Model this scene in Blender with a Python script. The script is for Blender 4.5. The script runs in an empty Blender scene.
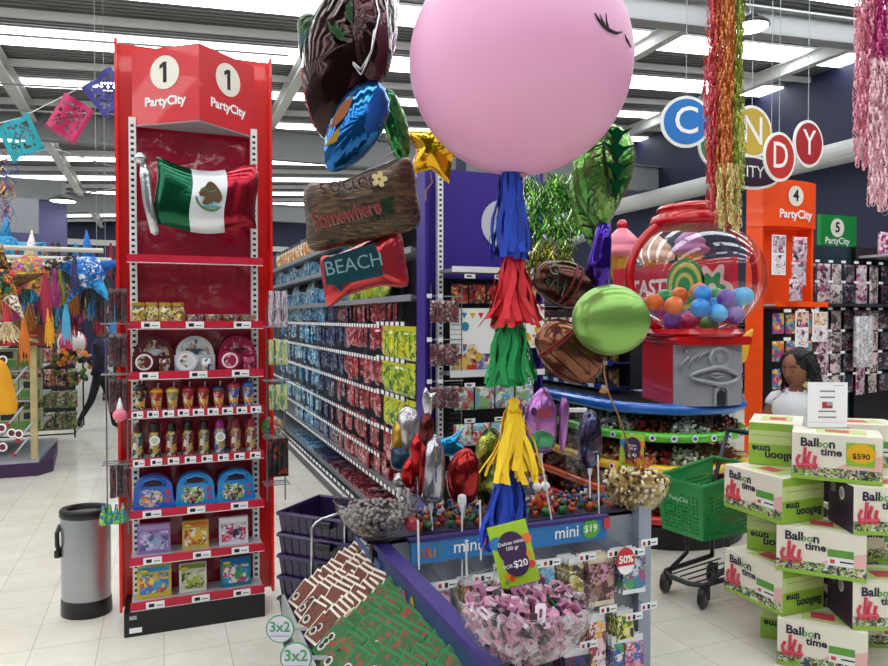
import bpy, math, random
from math import sin, cos, pi, radians, sqrt, atan2
from mathutils import Vector, Matrix, Euler, noise

random.seed(7)
sc = bpy.context.scene
col = sc.collection

# ------------------------------------------------------------------ camera
# World axes follow the store grid: y runs down the aisles, x across them.
CAM_H, FPX, YAW, PITCH = 1.65, 700.0, radians(22), math.atan(15 / 700)
cam_data = bpy.data.cameras.new('camera')
cam_data.sensor_width = 36
cam_data.lens = 36 * FPX / 888
cam_data.clip_start = 0.05
cam_data.clip_end = 200
cam = bpy.data.objects.new('camera', cam_data)
cam.location = (0, 0, CAM_H)
cam.rotation_euler = (pi / 2 - PITCH, 0, -YAW)
col.objects.link(cam)
sc.camera = cam

# ------------------------------------------------------------------ world, light, exposure
world = bpy.data.worlds.new('world')
sc.world = world
world.use_nodes = True
bg = world.node_tree.nodes['Background']
bg.inputs[0].default_value = (0.92, 0.96, 1.0, 1)
bg.inputs[1].default_value = 0.08
SKY_STRENGTH = 5.4           # daylight through the translucent roof strips
LAMP_STRENGTH = 12.0
sc.view_settings.view_transform = 'Standard'
sc.view_settings.look = 'None'
sc.view_settings.exposure = 0.15
sc.view_settings.gamma = 1.0
sc.view_settings.use_curve_mapping = False
sc.cycles.use_denoising = True
sc.cycles.max_bounces = 8
sc.cycles.transparent_max_bounces = 16
sc.cycles.sample_clamp_indirect = 4.0

# ------------------------------------------------------------------ placing helpers
def ray(px, py):
    dx = (px - 444) / FPX; dy = -(py - 333) / FPX
    c = cos(PITCH) + dy * sin(PITCH); z = -sin(PITCH) + dy * cos(PITCH)
    return Vector((dx * cos(YAW) + c * sin(YAW), -dx * sin(YAW) + c * cos(YAW), z)), c
def D(px, py, d):            # the point seen at a pixel, d metres ahead
    v, c = ray(px, py); return Vector((0, 0, CAM_H)) + v * (d / c)
def onZ(px, py, z):
    v, c = ray(px, py); return Vector((0, 0, CAM_H)) + v * ((z - CAM_H) / v.z)
def onY(px, py, y):
    v, c = ray(px, py); return Vector((0, 0, CAM_H)) + v * (y / v.y)
def onX(px, py, x):
    v, c = ray(px, py); return Vector((0, 0, CAM_H)) + v * (x / v.x)
FACE = -YAW                  # turned square to the photographer

def lin(h):
    h = h.lstrip('#'); o = []
    for i in (0, 2, 4):
        v = int(h[i:i + 2], 16) / 255
        o.append(v / 12.92 if v <= 0.04045 else ((v + 0.055) / 1.055) ** 2.4)
    return (*o, 1)

# ------------------------------------------------------------------ materials
MC = {}
def mat(name, colr, rough=0.5, metal=0.0, coat=0.0, bump=0.0, bscale=20.0, emit=0.0, var=0.0, vscale=8.0, stretch=None, bdist=0.01):
    if name in MC: return MC[name]
    m = bpy.data.materials.new(name); m.use_nodes = True
    nt = m.node_tree; b = nt.nodes['Principled BSDF']
    c = lin(colr) if isinstance(colr, str) else colr
    b.inputs['Base Color'].default_value = c
    b.inputs['Roughness'].default_value = rough
    b.inputs['Metallic'].default_value = metal
    b.inputs['Coat Weight'].default_value = coat
    if emit:
        b.inputs['Emission Color'].default_value = c
        b.inputs['Emission Strength'].default_value = emit
    if bump or var:
        tc = nt.nodes.new('ShaderNodeTexCoord'); src = tc.outputs['Object']
        if stretch:
            mp = nt.nodes.new('ShaderNodeMapping'); mp.inputs['Scale'].default_value = stretch
            nt.links.new(src, mp.inputs[0]); src = mp.outputs[0]
    if bump:
        n = nt.nodes.new('ShaderNodeTexNoise'); n.inputs['Scale'].default_value = bscale; n.inputs['Detail'].default_value = 3
        bp = nt.nodes.new('ShaderNodeBump'); bp.inputs['Strength'].default_value = bump; bp.inputs['Distance'].default_value = bdist
        nt.links.new(src, n.inputs['Vector']); nt.links.new(n.outputs[0], bp.inputs['Height']); nt.links.new(bp.outputs[0], b.inputs['Normal'])
    if var:
        n = nt.nodes.new('ShaderNodeTexNoise'); n.inputs['Scale'].default_value = vscale; n.inputs['Detail'].default_value = 4
        r = nt.nodes.new('ShaderNodeValToRGB')
        r.color_ramp.elements[0].position = 0.3; r.color_ramp.elements[1].position = 0.7
        r.color_ramp.elements[0].color = (*[max(0, x * (1 - var)) for x in c[:3]], 1)
        r.color_ramp.elements[1].color = (*[min(1, x * (1 + var)) for x in c[:3]], 1)
        nt.links.new(src, n.inputs['Vector']); nt.links.new(n.outputs[0], r.inputs[0]); nt.links.new(r.outputs[0], b.inputs['Base Color'])
    MC[name] = m
    return m

def printed(name, cols, scale=18, rough=0.35, metal=0.0, coat=0.3, smooth=False, bump=0.0, stretch=None, rand=True):
    """packaging artwork: patches of the given colours, a new layout on every copy"""
    if name in MC: return MC[name]
    m = bpy.data.materials.new(name); m.use_nodes = True
    nt = m.node_tree; b = nt.nodes['Principled BSDF']
    b.inputs['Roughness'].default_value = rough; b.inputs['Metallic'].default_value = metal; b.inputs['Coat Weight'].default_value = coat
    tc = nt.nodes.new('ShaderNodeTexCoord'); src = tc.outputs['Object']
    if rand:
        oi = nt.nodes.new('ShaderNodeObjectInfo')
        ml = nt.nodes.new('ShaderNodeMath'); ml.operation = 'MULTIPLY'; ml.inputs[1].default_value = 37.0
        ad = nt.nodes.new('ShaderNodeVectorMath'); ad.operation = 'ADD'
        nt.links.new(oi.outputs['Random'], ml.inputs[0]); nt.links.new(src, ad.inputs[0]); nt.links.new(ml.outputs[0], ad.inputs[1]); src = ad.outputs[0]
    if stretch:
        mp = nt.nodes.new('ShaderNodeMapping'); mp.inputs['Scale'].default_value = stretch
        nt.links.new(src, mp.inputs[0]); src = mp.outputs[0]
    nz = nt.nodes.new('ShaderNodeTexNoise'); nz.inputs['Scale'].default_value = scale * 0.8
    mx = nt.nodes.new('ShaderNodeMix'); mx.data_type = 'RGBA'; mx.inputs[0].default_value = 0.06
    nt.links.new(src, nz.inputs['Vector']); nt.links.new(src, mx.inputs[6]); nt.links.new(nz.outputs['Color'], mx.inputs[7])
    v = nt.nodes.new('ShaderNodeTexVoronoi'); v.inputs['Scale'].default_value = scale
    nt.links.new(mx.outputs[2], v.inputs['Vector'])
    sp = nt.nodes.new('ShaderNodeSeparateColor'); nt.links.new(v.outputs['Color'], sp.inputs[0])
    r = nt.nodes.new('ShaderNodeValToRGB'); r.color_ramp.interpolation = 'EASE' if smooth else 'CONSTANT'
    el = r.color_ramp.elements
    while len(el) < len(cols): el.new(0.5)
    for i, cc in enumerate(cols):
        el[i].position = i / len(cols); el[i].color = lin(cc)
    nt.links.new(sp.outputs[0], r.inputs[0])
    v2 = nt.nodes.new('ShaderNodeTexVoronoi'); v2.inputs['Scale'].default_value = scale * 2.9; nt.links.new(mx.outputs[2], v2.inputs['Vector'])
    sp2 = nt.nodes.new('ShaderNodeSeparateColor'); nt.links.new(v2.outputs['Color'], sp2.inputs[0])
    r2 = nt.nodes.new('ShaderNodeValToRGB'); r2.color_ramp.interpolation = r.color_ramp.interpolation
    e2 = r2.color_ramp.elements
    while len(e2) < len(cols): e2.new(0.5)
    for i, cc in enumerate(cols[1:] + cols[:1]):
        e2[i].position = i / len(cols); e2[i].color = lin(cc)
    nt.links.new(sp2.outputs[1], r2.inputs[0])
    n3 = nt.nodes.new('ShaderNodeTexNoise'); n3.inputs['Scale'].default_value = scale * .6; nt.links.new(src, n3.inputs['Vector'])
    r3 = nt.nodes.new('ShaderNodeValToRGB'); r3.color_ramp.elements[0].position = .44; r3.color_ramp.elements[1].position = .56; nt.links.new(n3.outputs[0], r3.inputs[0])
    m2 = nt.nodes.new('ShaderNodeMix'); m2.data_type = 'RGBA'; nt.links.new(r3.outputs[0], m2.inputs[0]); nt.links.new(r.outputs[0], m2.inputs[6]); nt.links.new(r2.outputs[0], m2.inputs[7])
    nt.links.new(m2.outputs[2], b.inputs['Base Color'])
    if bump:
        n2 = nt.nodes.new('ShaderNodeTexNoise'); n2.inputs['Scale'].default_value = 40
        bp = nt.nodes.new('ShaderNodeBump'); bp.inputs['Strength'].default_value = bump; bp.inputs['Distance'].default_value = 0.01
        nt.links.new(src, n2.inputs['Vector']); nt.links.new(n2.outputs[0], bp.inputs['Height']); nt.links.new(bp.outputs[0], b.inputs['Normal'])
    MC[name] = m
    return m

def clear(name, tint=(1, 1, 1, 1), gloss=0.12, rough=0.03):
    """thin clear plastic: see-through with a sheen that grows at grazing angles"""
    if name in MC: return MC[name]
    m = bpy.data.materials.new(name); m.use_nodes = True; nt = m.node_tree
    nt.nodes.clear()
    o = nt.nodes.new('ShaderNodeOutputMaterial'); t = nt.nodes.new('ShaderNodeBsdfTransparent'); g = nt.nodes.new('ShaderNodeBsdfGlossy')
    t.inputs[0].default_value = tint; g.inputs['Roughness'].default_value = rough
    lw = nt.nodes.new('ShaderNodeLayerWeight'); lw.inputs[0].default_value = 0.25
    mr = nt.nodes.new('ShaderNodeMapRange'); mr.inputs[3].default_value = gloss * 0.2; mr.inputs[4].default_value = min(1, gloss * 5)
    mx = nt.nodes.new('ShaderNodeMixShader')
    nt.links.new(lw.outputs['Facing'], mr.inputs[0]); nt.links.new(mr.outputs[0], mx.inputs[0])
    nt.links.new(t.outputs[0], mx.inputs[1]); nt.links.new(g.outputs[0], mx.inputs[2]); nt.links.new(mx.outputs[0], o.inputs[0])
    MC[name] = m
    return m

def foil(name, colr, rough=0.16, bump=0.25, bscale=9, metal=0.85):
    return mat(name, colr, rough, metal, 0.3, bump, bscale, bdist=0.02)
def foilprint(name, cols, scale=9, rough=0.2, metal=0.75, stretch=None, smooth=True):
    return printed(name, cols, scale, rough, metal, 0.3, smooth, 0.3, stretch, rand=False)

WHITE = mat('white_enamel', '#e6e6e6', 0.4)
GREYM = mat('grey_enamel', '#a4a8ad', 0.4, 0.2)
STEELG = mat('gondola_grey', '#8f97a3', 0.42, 0.15)
CHROME = mat('chrome', '#cfd2d6', 0.18, 1.0)
BLACK = mat('black_plastic', '#0c0c0e', 0.35)
DARK = mat('dark_void', '#15161c', 0.6)
RED = mat('red_gloss', '#e8140f', 0.28, 0, 0.4)
REDH = mat('red_header', '#d0101c', 0.33, 0, 0.3)
NAVY = mat('navy_paint', '#1d2140', 0.6)
PURPLE = mat('purple_board', '#351a84', 0.4)
ORANGE = mat('orange_board', '#ff5410', 0.35, 0, 0.2)
GREENB = mat('green_board', '#15863a', 0.4)
PAPER = mat('white_paper', '#f4f4f2', 0.6)
INK = mat('black_ink', '#0a0a0c', 0.6)
TAGW = mat('price_tag_white', '#eef0f2', 0.5)

# ------------------------------------------------------------------ mesh builder
TXT = {}
def text_mesh(s, bold=0.0, align='CENTER'):
    k = (s, bold, align)
    if k not in TXT:
        cu = bpy.data.curves.new('t', 'FONT'); cu.body = s; cu.align_x = align; cu.align_y = 'CENTER'; cu.offset = bold; cu.resolution_u = 3
        ob = bpy.data.objects.new('t', cu); col.objects.link(ob)
        dg = bpy.context.evaluated_depsgraph_get(); dg.update()
        me = bpy.data.meshes.new_from_object(ob.evaluated_get(dg))
        TXT[k] = ([v.co.copy() for v in me.vertices], [tuple(p.vertices) for p in me.polygons])
        bpy.data.objects.remove(ob); bpy.data.curves.remove(cu); bpy.data.meshes.remove(me)
    return TXT[k]

class MB:
    def __init__(s, m=None): s.v = []; s.f = []; s.fm = []; s.mats = []; s.m = m or WHITE
    def mi(s, m):
        m = m or s.m
        if m not in s.mats: s.mats.append(m)
        return s.mats.index(m)
    def add(s, vs, fs, m=None, M=None):
        k = len(s.v); i = s.mi(m)
        s.v += [tuple(M @ Vector(v)) if M else tuple(v) for v in vs]
        s.f += [tuple(a + k for a in f) for f in fs]; s.fm += [i] * len(fs)
        return s
    def box(s, x0, x1, y0, y1, z0, z1, m=None, M=None, bev=0.0):
        if bev <= 0:
            vs = [(x, y, z) for z in (z0, z1) for y in (y0, y1) for x in (x0, x1)]
            return s.add(vs, [(0, 2, 3, 1), (4, 5, 7, 6), (0, 1, 5, 4), (2, 6, 7, 3), (0, 4, 6, 2), (1, 3, 7, 5)], m, M)
        b = min(bev, (x1 - x0) * .49, (z1 - z0) * .49)
        out = []                                   # rounded in the x-z view
        for cx, cz, a0 in ((x1 - b, z1 - b, 0), (x0 + b, z1 - b, 90), (x0 + b, z0 + b, 180), (x1 - b, z0 + b, 270)):
            for a in (0, 30, 60, 90): out.append((cx + b * cos(radians(a0 + a)), cz + b * sin(radians(a0 + a))))
        return s.prism([(p[0], p[1]) for p in out], y0, y1, m, M)
    def prism(s, pts, y0, y1, m=None, M=None):     # outline in x-z, depth in y
        n = len(pts)
        vs = [(x, y0, z) for x, z in pts] + [(x, y1, z) for x, z in pts]
        fs = [tuple(range(n)), tuple(range(2 * n - 1, n - 1, -1))] + [((i + 1) % n, i, i + n, (i + 1) % n + n) for i in range(n)]
        return s.add(vs, fs, m, M)
    def slab(s, pts, z0, z1, m=None, M=None):      # outline in x-y, depth in z
        n = len(pts)
        vs = [(x, y, z0) for x, y in pts] + [(x, y, z1) for x, y in pts]
        fs = [tuple(range(n - 1, -1, -1)), tuple(range(n, 2 * n))] + [(i, (i + 1) % n, (i + 1) % n + n, i + n) for i in range(n)]
        return s.add(vs, fs, m, M)
    def lathe(s, prof, n=24, m=None, M=None, cap=True):
        vs = []; fs = []
        for r, z in prof:
            for i in range(n): vs.append((r * cos(2 * pi * i / n), r * sin(2 * pi * i / n), z))
        for j in range(len(prof) - 1):
            for i in range(n):
                a = j * n + i; b = j * n + (i + 1) % n; fs.append((a, b, b + n, a + n))
        if cap:
            if prof[0][0] > 1e-5: fs.append(tuple(range(n - 1, -1, -1)))
            if prof[-1][0] > 1e-5: fs.append(tuple((len(prof) - 1) * n + i for i in range(n)))
        return s.add(vs, fs, m, M)
    def tube(s, pts, r, n=8, m=None, M=None, closed=False, radii=None):
        pts = [Vector(p) for p in pts]; L = len(pts); vs = []; fs = []; up = None
        for i, p in enumerate(pts):
            if closed: t = pts[(i + 1) % L] - pts[i - 1]
            else: t = pts[min(i + 1, L - 1)] - pts[max(i - 1, 0)]
            if t.length < 1e-9: t = Vector((0, 0, 1))
            t.normalize()
            if up is None: up = t.orthogonal().normalized()
            else:
                up = up - t * up.dot(t)
                up = up.normalized() if up.length > 1e-6 else t.orthogonal().normalized()
            w = t.cross(up); rr = radii[i] if radii else r
            for k in range(n):
                a = 2 * pi * k / n; vs.append(p + (up * cos(a) + w * sin(a)) * rr)
        for i in range(L if closed else L - 1):
            j = (i + 1) % L
            for k in range(n): fs.append((i * n + k, i * n + (k + 1) % n, j * n + (k + 1) % n, j * n + k))
        if not closed: fs += [tuple(range(n - 1, -1, -1)), tuple((L - 1) * n + k for k in range(n))]
        return s.add(vs, fs, m, M)
    def ball(s, c, r, n=12, m=None, sc_=(1, 1, 1), M=None):
        k = max(5, n // 2)
        T = Matrix.Translation(c) @ Matrix.Diagonal((*sc_, 1))
        if M: T = M @ T
        return s.lathe([(max(1e-6, r * sin(pi * j / k)), -r * cos(pi * j / k)) for j in range(k + 1)], n, m, T, cap=False)
    def ribbon(s, pts, w, side, m=None, M=None):    # flat strip through points
        side = Vector(side); vs = []; fs = []
        for i, p in enumerate(pts):
            p = Vector(p); ww = w[i] if isinstance(w, (list, tuple)) else w
            sd = side[i] if False else side
            vs += [p - sd * ww / 2, p + sd * ww / 2]
        for i in range(len(pts) - 1): fs.append((2 * i, 2 * i + 1, 2 * i + 3, 2 * i + 2))
        return s.add(vs, fs, m, M)
    def disc(s, cx, cz, r, y, m=None, M=None, n=28, t=0.002, sx=1.0):
        return s.prism([(cx + sx * r * cos(2 * pi * i / n), cz + r * sin(2 * pi * i / n)) for i in range(n)], y - t, y, m, M)
    def text(s, str_, size, m=None, M=None, bold=0.02, align='CENTER', sx=1.0):   # written in x-z, read from -y
        if str_ == '1':          # a numeral with a flag
            o_ = [(-.06, -.36), (.09, -.36), (.09, .36), (-.04, .36), (-.2, .25), (-.2, .11), (-.06, .19)]
            v, f = [(x, z, 0) for x, z in o_], [tuple(range(7))]
        else: v, f = text_mesh(str_, bold, align)
        R = Matrix.Diagonal((size * sx, size, size, 1)); R = Matrix.Rotation(pi / 2, 4, 'X') @ R
        if M: R = M @ R
        return s.add(v, f, m, R)
    def pillow(s, pts, T, m=None, M=None, rings=7, puck=0.0, pk=24, m2=None, flat=0.5):
        """two foils sealed round the outline (x-z) and blown up; crimped at the seam"""
        n = len(pts); cx = sum(p[0] for p in pts) / n; cz = sum(p[1] for p in pts) / n
        for side in (-1, 1):
            vs = []; fs = []
            for j in range(rings + 1):
                r = 1 - (j / rings) ** 1.3 if j else 1.0
                h = T * max(0, 1 - r ** 2.2) ** flat
                for i, (x, z) in enumerate(pts):
                    w = 1 + puck * sin(pk * 2 * pi * i / n) * (r ** 6) if j else 1.0
                    hh = h * (1 + puck * 3 * sin(pk * 2 * pi * i / n + 1) * r ** 2)
                    vs.append((cx + (x - cx) * r * w, side * hh, cz + (z - cz) * r * w))
            for j in range(rings):
                for i in range(n):
                    a = j * n + i; b = j * n + (i + 1) % n
                    fs.append((a, b, b + n, a + n) if side < 0 else (b, a, a + n, b + n))
            s.add(vs, fs, (m2 if side > 0 and m2 else m), M)
        return s
    def build(s, name, parent=None, loc=None, rz=0.0, smooth=False, rot=None, angle=None):
        me = bpy.data.meshes.new(name); me.from_pydata(s.v, [], s.f)
        for m in (s.mats or [s.m]): me.materials.append(m)
        if s.fm: me.polygons.foreach_set('material_index', s.fm)
        if smooth: me.polygons.foreach_set('use_smooth', [True] * len(me.polygons))
        me.update()
        if smooth and angle:
            me.set_sharp_from_angle(angle=radians(angle))
        o = bpy.data.objects.new(name, me); col.objects.link(o)
        if parent: o.parent = parent
        if loc is not None: o.location = loc
        if rot: o.rotation_euler = rot
        elif rz: o.rotation_euler = (0, 0, rz)
        return o

def tag(o, label=None, cat=None, group=None, kind=None):
    if label: o['label'] = label
    if cat: o['category'] = cat
    if group: o['group'] = group
    if kind: o['kind'] = kind
    return o
def empty(name, loc, rz=0.0, label=None, cat=None, group=None, rot=None):
    o = bpy.data.objects.new(name, None); o.empty_display_size = 0.1; col.objects.link(o)
    o.location = loc; o.rotation_euler = rot or (0, 0, rz)
    return tag(o, label, cat, group)
def kids(o): return [c for c in col.objects if c.parent == o]
PROTO_KIDS = {}
def dup(o, loc, rz=None, label=None, group=None, scale=None, rot=None):
    ch = PROTO_KIDS.get(o.name)
    if ch is None: ch = PROTO_KIDS[o.name] = [(c, kids(c)) for c in kids(o)]
    r = o.copy(); col.objects.link(r); r.location = loc
    if rz is not None: r.rotation_euler = (0, 0, rz)
    if rot: r.rotation_euler = rot
    if scale: r.scale = scale if isinstance(scale, (tuple, list)) else (scale,) * 3
    if label: r['label'] = label
    if group: r['group'] = group
    for c, gg in ch:
        k = c.copy(); col.objects.link(k); k.parent = r
        for g in gg:
            q = g.copy(); col.objects.link(q); q.parent = k
    return r
class Kind:
    """builds the first one on demand, then copies it"""
    def __init__(s, fn): s.fn = fn; s.first = None
    def __call__(s, loc, label, rz=0.0, group=None, scale=None, rot=None):
        if s.first is None:
            o = s.first = s.fn(); o.location = loc; o.rotation_euler = rot or (0, 0, rz)
            if scale: o.scale = scale if isinstance(scale, (tuple, list)) else (scale,) * 3
            tag(o, label, None, group)
            return o
        return dup(s.first, loc, rz, label, group, scale, rot)
def T(x, y, z): return Matrix.Translation((x, y, z))
def RZ(a): return Matrix.Rotation(a, 4, 'Z')
def RX(a): return Matrix.Rotation(a, 4, 'X')
def RY(a): return Matrix.Rotation(a, 4, 'Y')
def circ(n, r, sx=1, sz=1, ph=0): return [(r * sx * cos(2 * pi * i / n + ph), r * sz * sin(2 * pi * i / n + ph)) for i in range(n)]
def closed_curve(ctrl, per=6):      # smooth closed outline through control points
    n = len(ctrl); out = []
    for i in range(n):
        p0, p1, p2, p3 = (Vector((*ctrl[(i + k) % n], 0)) for k in (-1, 0, 1, 2))
        for j in range(per):
            t = j / per
            q = 0.5 * (2 * p1 + (p2 - p0) * t + (2 * p0 - 5 * p1 + 4 * p2 - p3) * t * t + (3 * p1 - p0 - 3 * p2 + p3) * t ** 3)
            out.append((q.x, q.y))
    return out
# ================================================================== THE SETTING
def struct(mb, name, **k): return tag(mb.build(name, **k), kind='structure')

# floor: off-white vinyl tiles
fm = bpy.data.materials.new('vinyl_tiles'); fm.use_nodes = True
nt = fm.node_tree; b = nt.nodes['Principled BSDF']; b.inputs['Roughness'].default_value = 0.22
tc = nt.nodes.new('ShaderNodeTexCoord'); br = nt.nodes.new('ShaderNodeTexBrick')
br.offset = 0; br.squash = 1; br.inputs['Scale'].default_value = 1.0
br.inputs['Mortar Size'].default_value = 0.0025; br.inputs['Brick Width'].default_value = 0.305; br.inputs['Row Height'].default_value = 0.305
br.inputs['Color1'].default_value = lin('#e0dccf'); br.inputs['Color2'].default_value = lin('#dad6c9'); br.inputs['Mortar'].default_value = lin('#bdb8ab')
nz = nt.nodes.new('ShaderNodeTexNoise'); nz.inputs['Scale'].default_value = 3.0; nz.inputs['Detail'].default_value = 8; nz.inputs['Roughness'].default_value = 0.7
rp = nt.nodes.new('ShaderNodeValToRGB'); rp.color_ramp.elements[0].position = 0.3; rp.color_ramp.elements[0].color = (0.86, 0.85, 0.83, 1); rp.color_ramp.elements[1].position = 0.6
mx = nt.nodes.new('ShaderNodeMix'); mx.data_type = 'RGBA'; mx.blend_type = 'MULTIPLY'; mx.inputs[0].default_value = 1
nt.links.new(tc.outputs['Object'], br.inputs['Vector']); nt.links.new(tc.outputs['Object'], nz.inputs['Vector'])
nt.links.new(nz.outputs[0], rp.inputs[0]); nt.links.new(br.outputs['Color'], mx.inputs[6]); nt.links.new(rp.outputs[0], mx.inputs[7]); nt.links.new(mx.outputs[2], b.inputs['Base Color'])
struct(MB(fm).box(-14, 17, -6, 42, -0.1, 0), 'floor')

# roof: corrugated deck on purlins, with translucent daylight strips
SL = 0.065
def roofz(x): return 6.2 + SL * x
deck = mat('roof_deck', '#6f706f', 0.55, 0.2)
STRIPS = [(-5.6, .7), (-3.2, .7), (-.9, .7), (1.5, .7), (3.8, .7), (6.1, .7), (8.3, .55), (10.8, .7), (13.0, .72), (15.4, .42), (17.9, .42), (20.1, .42), (22.3, .42), (25.2, .55), (28.2, .55), (31.0, .55), (34, .55), (37, .6)]
d = MB(deck)
y = -6.0; k = 0; pitch = 0.125
prof = []
while y < 42: prof += [(y, 0), (y + .055, 0), (y + .075, .05), (y + .115, .05)]; y += pitch
vs = []; fs = []
for (yy, zz) in prof: vs += [(-14, yy, roofz(-14) + zz + .1), (17, yy, roofz(17) + zz + .1)]
for i in range(len(prof) - 1): fs.append((2 * i, 2 * i + 2, 2 * i + 3, 2 * i + 1))
d.add(vs, fs); d.add([(-14, -6, roofz(-14) + .3), (17, -6, roofz(17) + .3), (17, 42, roofz(17) + .3), (-14, 42, roofz(-14) + .3)], [(0, 1, 2, 3)])
struct(d, 'ceiling')
skym = mat('daylight_panel', (0.93, 0.97, 1.0, 1), 0.5, emit=SKY_STRENGTH)
for n, (yc, w) in enumerate(STRIPS):
    s_ = MB(skym); x0, x1 = -13.8, 16.8
    s_.add([(x, yy, roofz(x) + zz) for x in (x0, x1) for yy in (yc - w / 2, yc + w / 2) for zz in (.06, .09)], [(0, 1, 3, 2), (4, 6, 7, 5), (0, 2, 6, 4), (1, 5, 7, 3), (0, 4, 5, 1), (2, 3, 7, 6)])
    struct(s_, 'window_%d' % (n + 1))
beam_m = mat('roof_steel_white', '#c9c9c6', 0.5)
beam_g = mat('roof_steel_grey', '#8d8f8f', 0.5)
TR = Matrix(((1, 0, 0, 0), (0, 1, 0, 0), (SL, 0, 1, 6.2), (0, 0, 0, 1)))
nn = 1
for x in (-7.4, -2.5, 2.45, 8.3, 12.3):
    m = MB(beam_m).box(x - .10, x + .10, -6, 42, -.22, -.20, M=TR).box(x - .012, x + .012, -6, 42, -.20, .04, M=TR).box(x - .10, x + .10, -6, 42, .03, .055, M=TR)
    struct(m, 'trim_%d' % nn); nn += 1
for yc in [q[0] + 1.1 for q in STRIPS[:-1]]:
    m = MB(beam_m).box(-14, 17, yc - .03, yc + .03, -.04, .08, M=TR)
    struct(m, 'trim_%d' % nn); nn += 1
m = MB(mat('girder_pale', '#a2a4a4', .5)).box(-14, 17, 8.62, 8.88, -.55, -.52, M=TR).box(-14, 17, 8.73, 8.77, -.55, -.12, M=TR).box(-14, 17, 8.62, 8.88, -.14, -.11, M=TR)
struct(m, 'trim_%d' % nn); nn += 1
for (yc, z0, h) in ((17.2, 5.45, .7), (27, 5.3, .6)):
    m = MB(beam_g).box(-14, 17, yc - .13, yc + .13, z0, z0 + .03).box(-14, 17, yc - .02, yc + .02, z0, z0 + h).box(-14, 17, yc - .13, yc + .13, z0 + h, z0 + h + .03)
    struct(m, 'trim_%d' % nn); nn += 1
# cross bracing rods and conduit
m = MB(beam_g)
for a, c in (((-7.4, 20), (-2.5, 27)), ((-2.5, 20), (-7.4, 27)), ((-2.5, 20), (2.45, 27)), ((2.45, 20), (-2.5, 27)), ((-2.5, 9), (-7, 13.0)), ((8.3, 9), (12.3, 14))):
    m.tube([(a[0], a[1], 5.9), (c[0], c[1], 5.9)], .02, 6)
for yy in (11.9, 14.3, 16.0): m.tube([(-13, yy, roofz(-13) - .3), (2, yy, roofz(2) - .3)], .018, 6)
struct(m, 'trim_%d' % nn); nn += 1

# walls
struct(MB(NAVY).box(13.9, 14.1, -6, 42, 0, 7.3), 'wall_right')
struct(MB(NAVY).box(-14, 14, 36, 36.2, 0, 7.3).box(-14, 14, 35.9, 36, 5.0, 5.25, beam_m), 'wall_back')
struct(MB(mat('grey_wall', '#9a9aa0', 0.6)).box(-14.1, -13.9, -6, 42, 0, 7.3), 'wall_left')
struct(MB(beam_m).tube([(13.4, -4, 5.15), (13.4, 36, 5.15)], .24, 16), 'trim_%d' % nn); nn += 1
struct(MB(mat('violet_wall', '#55557e', 0.6)).box(-9.0, -2.2, 20.0, 20.2, 2.2, 4.6).box(-9, -2.2, 19.95, 20.0, 4.6, 5.1, beam_g), 'wall_front'); 
m = MB(mat('valance_grey', '#8e9096', 0.5)).box(-7.5, -2.0, 14.2, 14.3, 3.15, 3.75)
tag(m.build('hanging_bulkhead'), 'translucent grey fascia panel hanging above the hanging star decorations at far left', 'panel')

# round hanging lamps
def lamp(p, r, label):
    t = empty('hanging_lamp', p, 0, label, 'lamp', 'round lamps hanging from the roof')
    MB(mat('lamp_housing', '#2b2c30', 0.4, 0.4)).lathe([(.04, .16), (.10, .14), (r * .8, .07), (r, .03), (r * 1.02, 0), (r * .96, -.01)], 28, cap=False).build('housing', t, smooth=True)
    MB(mat('lamp_lens', (1, .98, .94, 1), 0.4, emit=LAMP_STRENGTH)).lathe([(1e-5, -.012), (r * .9, -.012), (r * .93, .02)], 28, cap=False).build('lens', t)
    MB(GREYM).tube([(0, 0, .15), (0, 0, roofz(p[0]) - p[2] + .02)], .008, 6).build('rod', t)
lamp(D(750, 27, 9.2), .24, 'round hanging lamp over the candy island, nearest at top right')
lamp(D(63, 201, 17), .30, 'round lamp far off above the hanging party decorations on the left')
def world_part(mb, name, root, **k):          # verts given in store coordinates, stored relative to the thing
    Mw = Matrix.Identity(4); r_ = root
    while r_: Mw = (Matrix.Translation(r_.location) @ r_.rotation_euler.to_matrix().to_4x4()) @ Mw; r_ = r_.parent
    inv = Mw.inverted()
    mb.v = [tuple(inv @ Vector(v)) for v in mb.v]
    return mb.build(name, root, **k)
def upright(mb, x, y, z0, z1, m, along='x'):
    """slotted shelf post"""
    mb.box(x - .018, x + .018, y - .02, y + .02, z0, z1, m)
    z = z0 + .04
    while z < z1 - .03:
        if along == 'x': mb.box(x - .008, x + .008, y - .0215, y - .0195, z, z + .014, INK)
        else: mb.box(x - .0215, x - .0195, y - .008, y + .008, z, z + .014, INK)
        z += .032

# ================================================================== THE RED END STAND, NUMBER 1
PW, PH = (-.22, .60), 3.135
crimson = mat('crimson_wrap', '#a81434', 0.2, 0.0, 0.7, 0.8, 5.0, bdist=0.05)
st = empty('end_display_stand', (.18, 4.05, 0), 0, 'tall red aisle end stand number 1 with shelves of party cups, bottles and lunch cases', 'shelf stand')
world_part(MB(RED).box(PW[0], PW[1], 4.20, 4.24, 0.06, PH).box(PW[0], PW[0] + .015, 4.12, 4.20, .06, PH).box(PW[1] - .015, PW[1], 4.12, 4.20, .06, PH), 'backing_board', st)
g = MB(crimson)
nx, nz = 24, 60; vs = []; fs = []
for j in range(nz + 1):
    for i in range(nx + 1):
        x = -.125 + .61 * i / nx; z = .12 + 2.6 * j / nz
        vs.append((x, 4.165 + .022 * noise.noise(Vector((x * 5, z * 4, 1))) + .01 * noise.noise(Vector((x * 14 + z * 6, z * 11, 4))), z))
for j in range(nz):
    for i in range(nx): a = j * (nx + 1) + i; fs.append((a, a + 1, a + nx + 2, a + nx + 1))
g.add(vs, fs)
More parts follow.
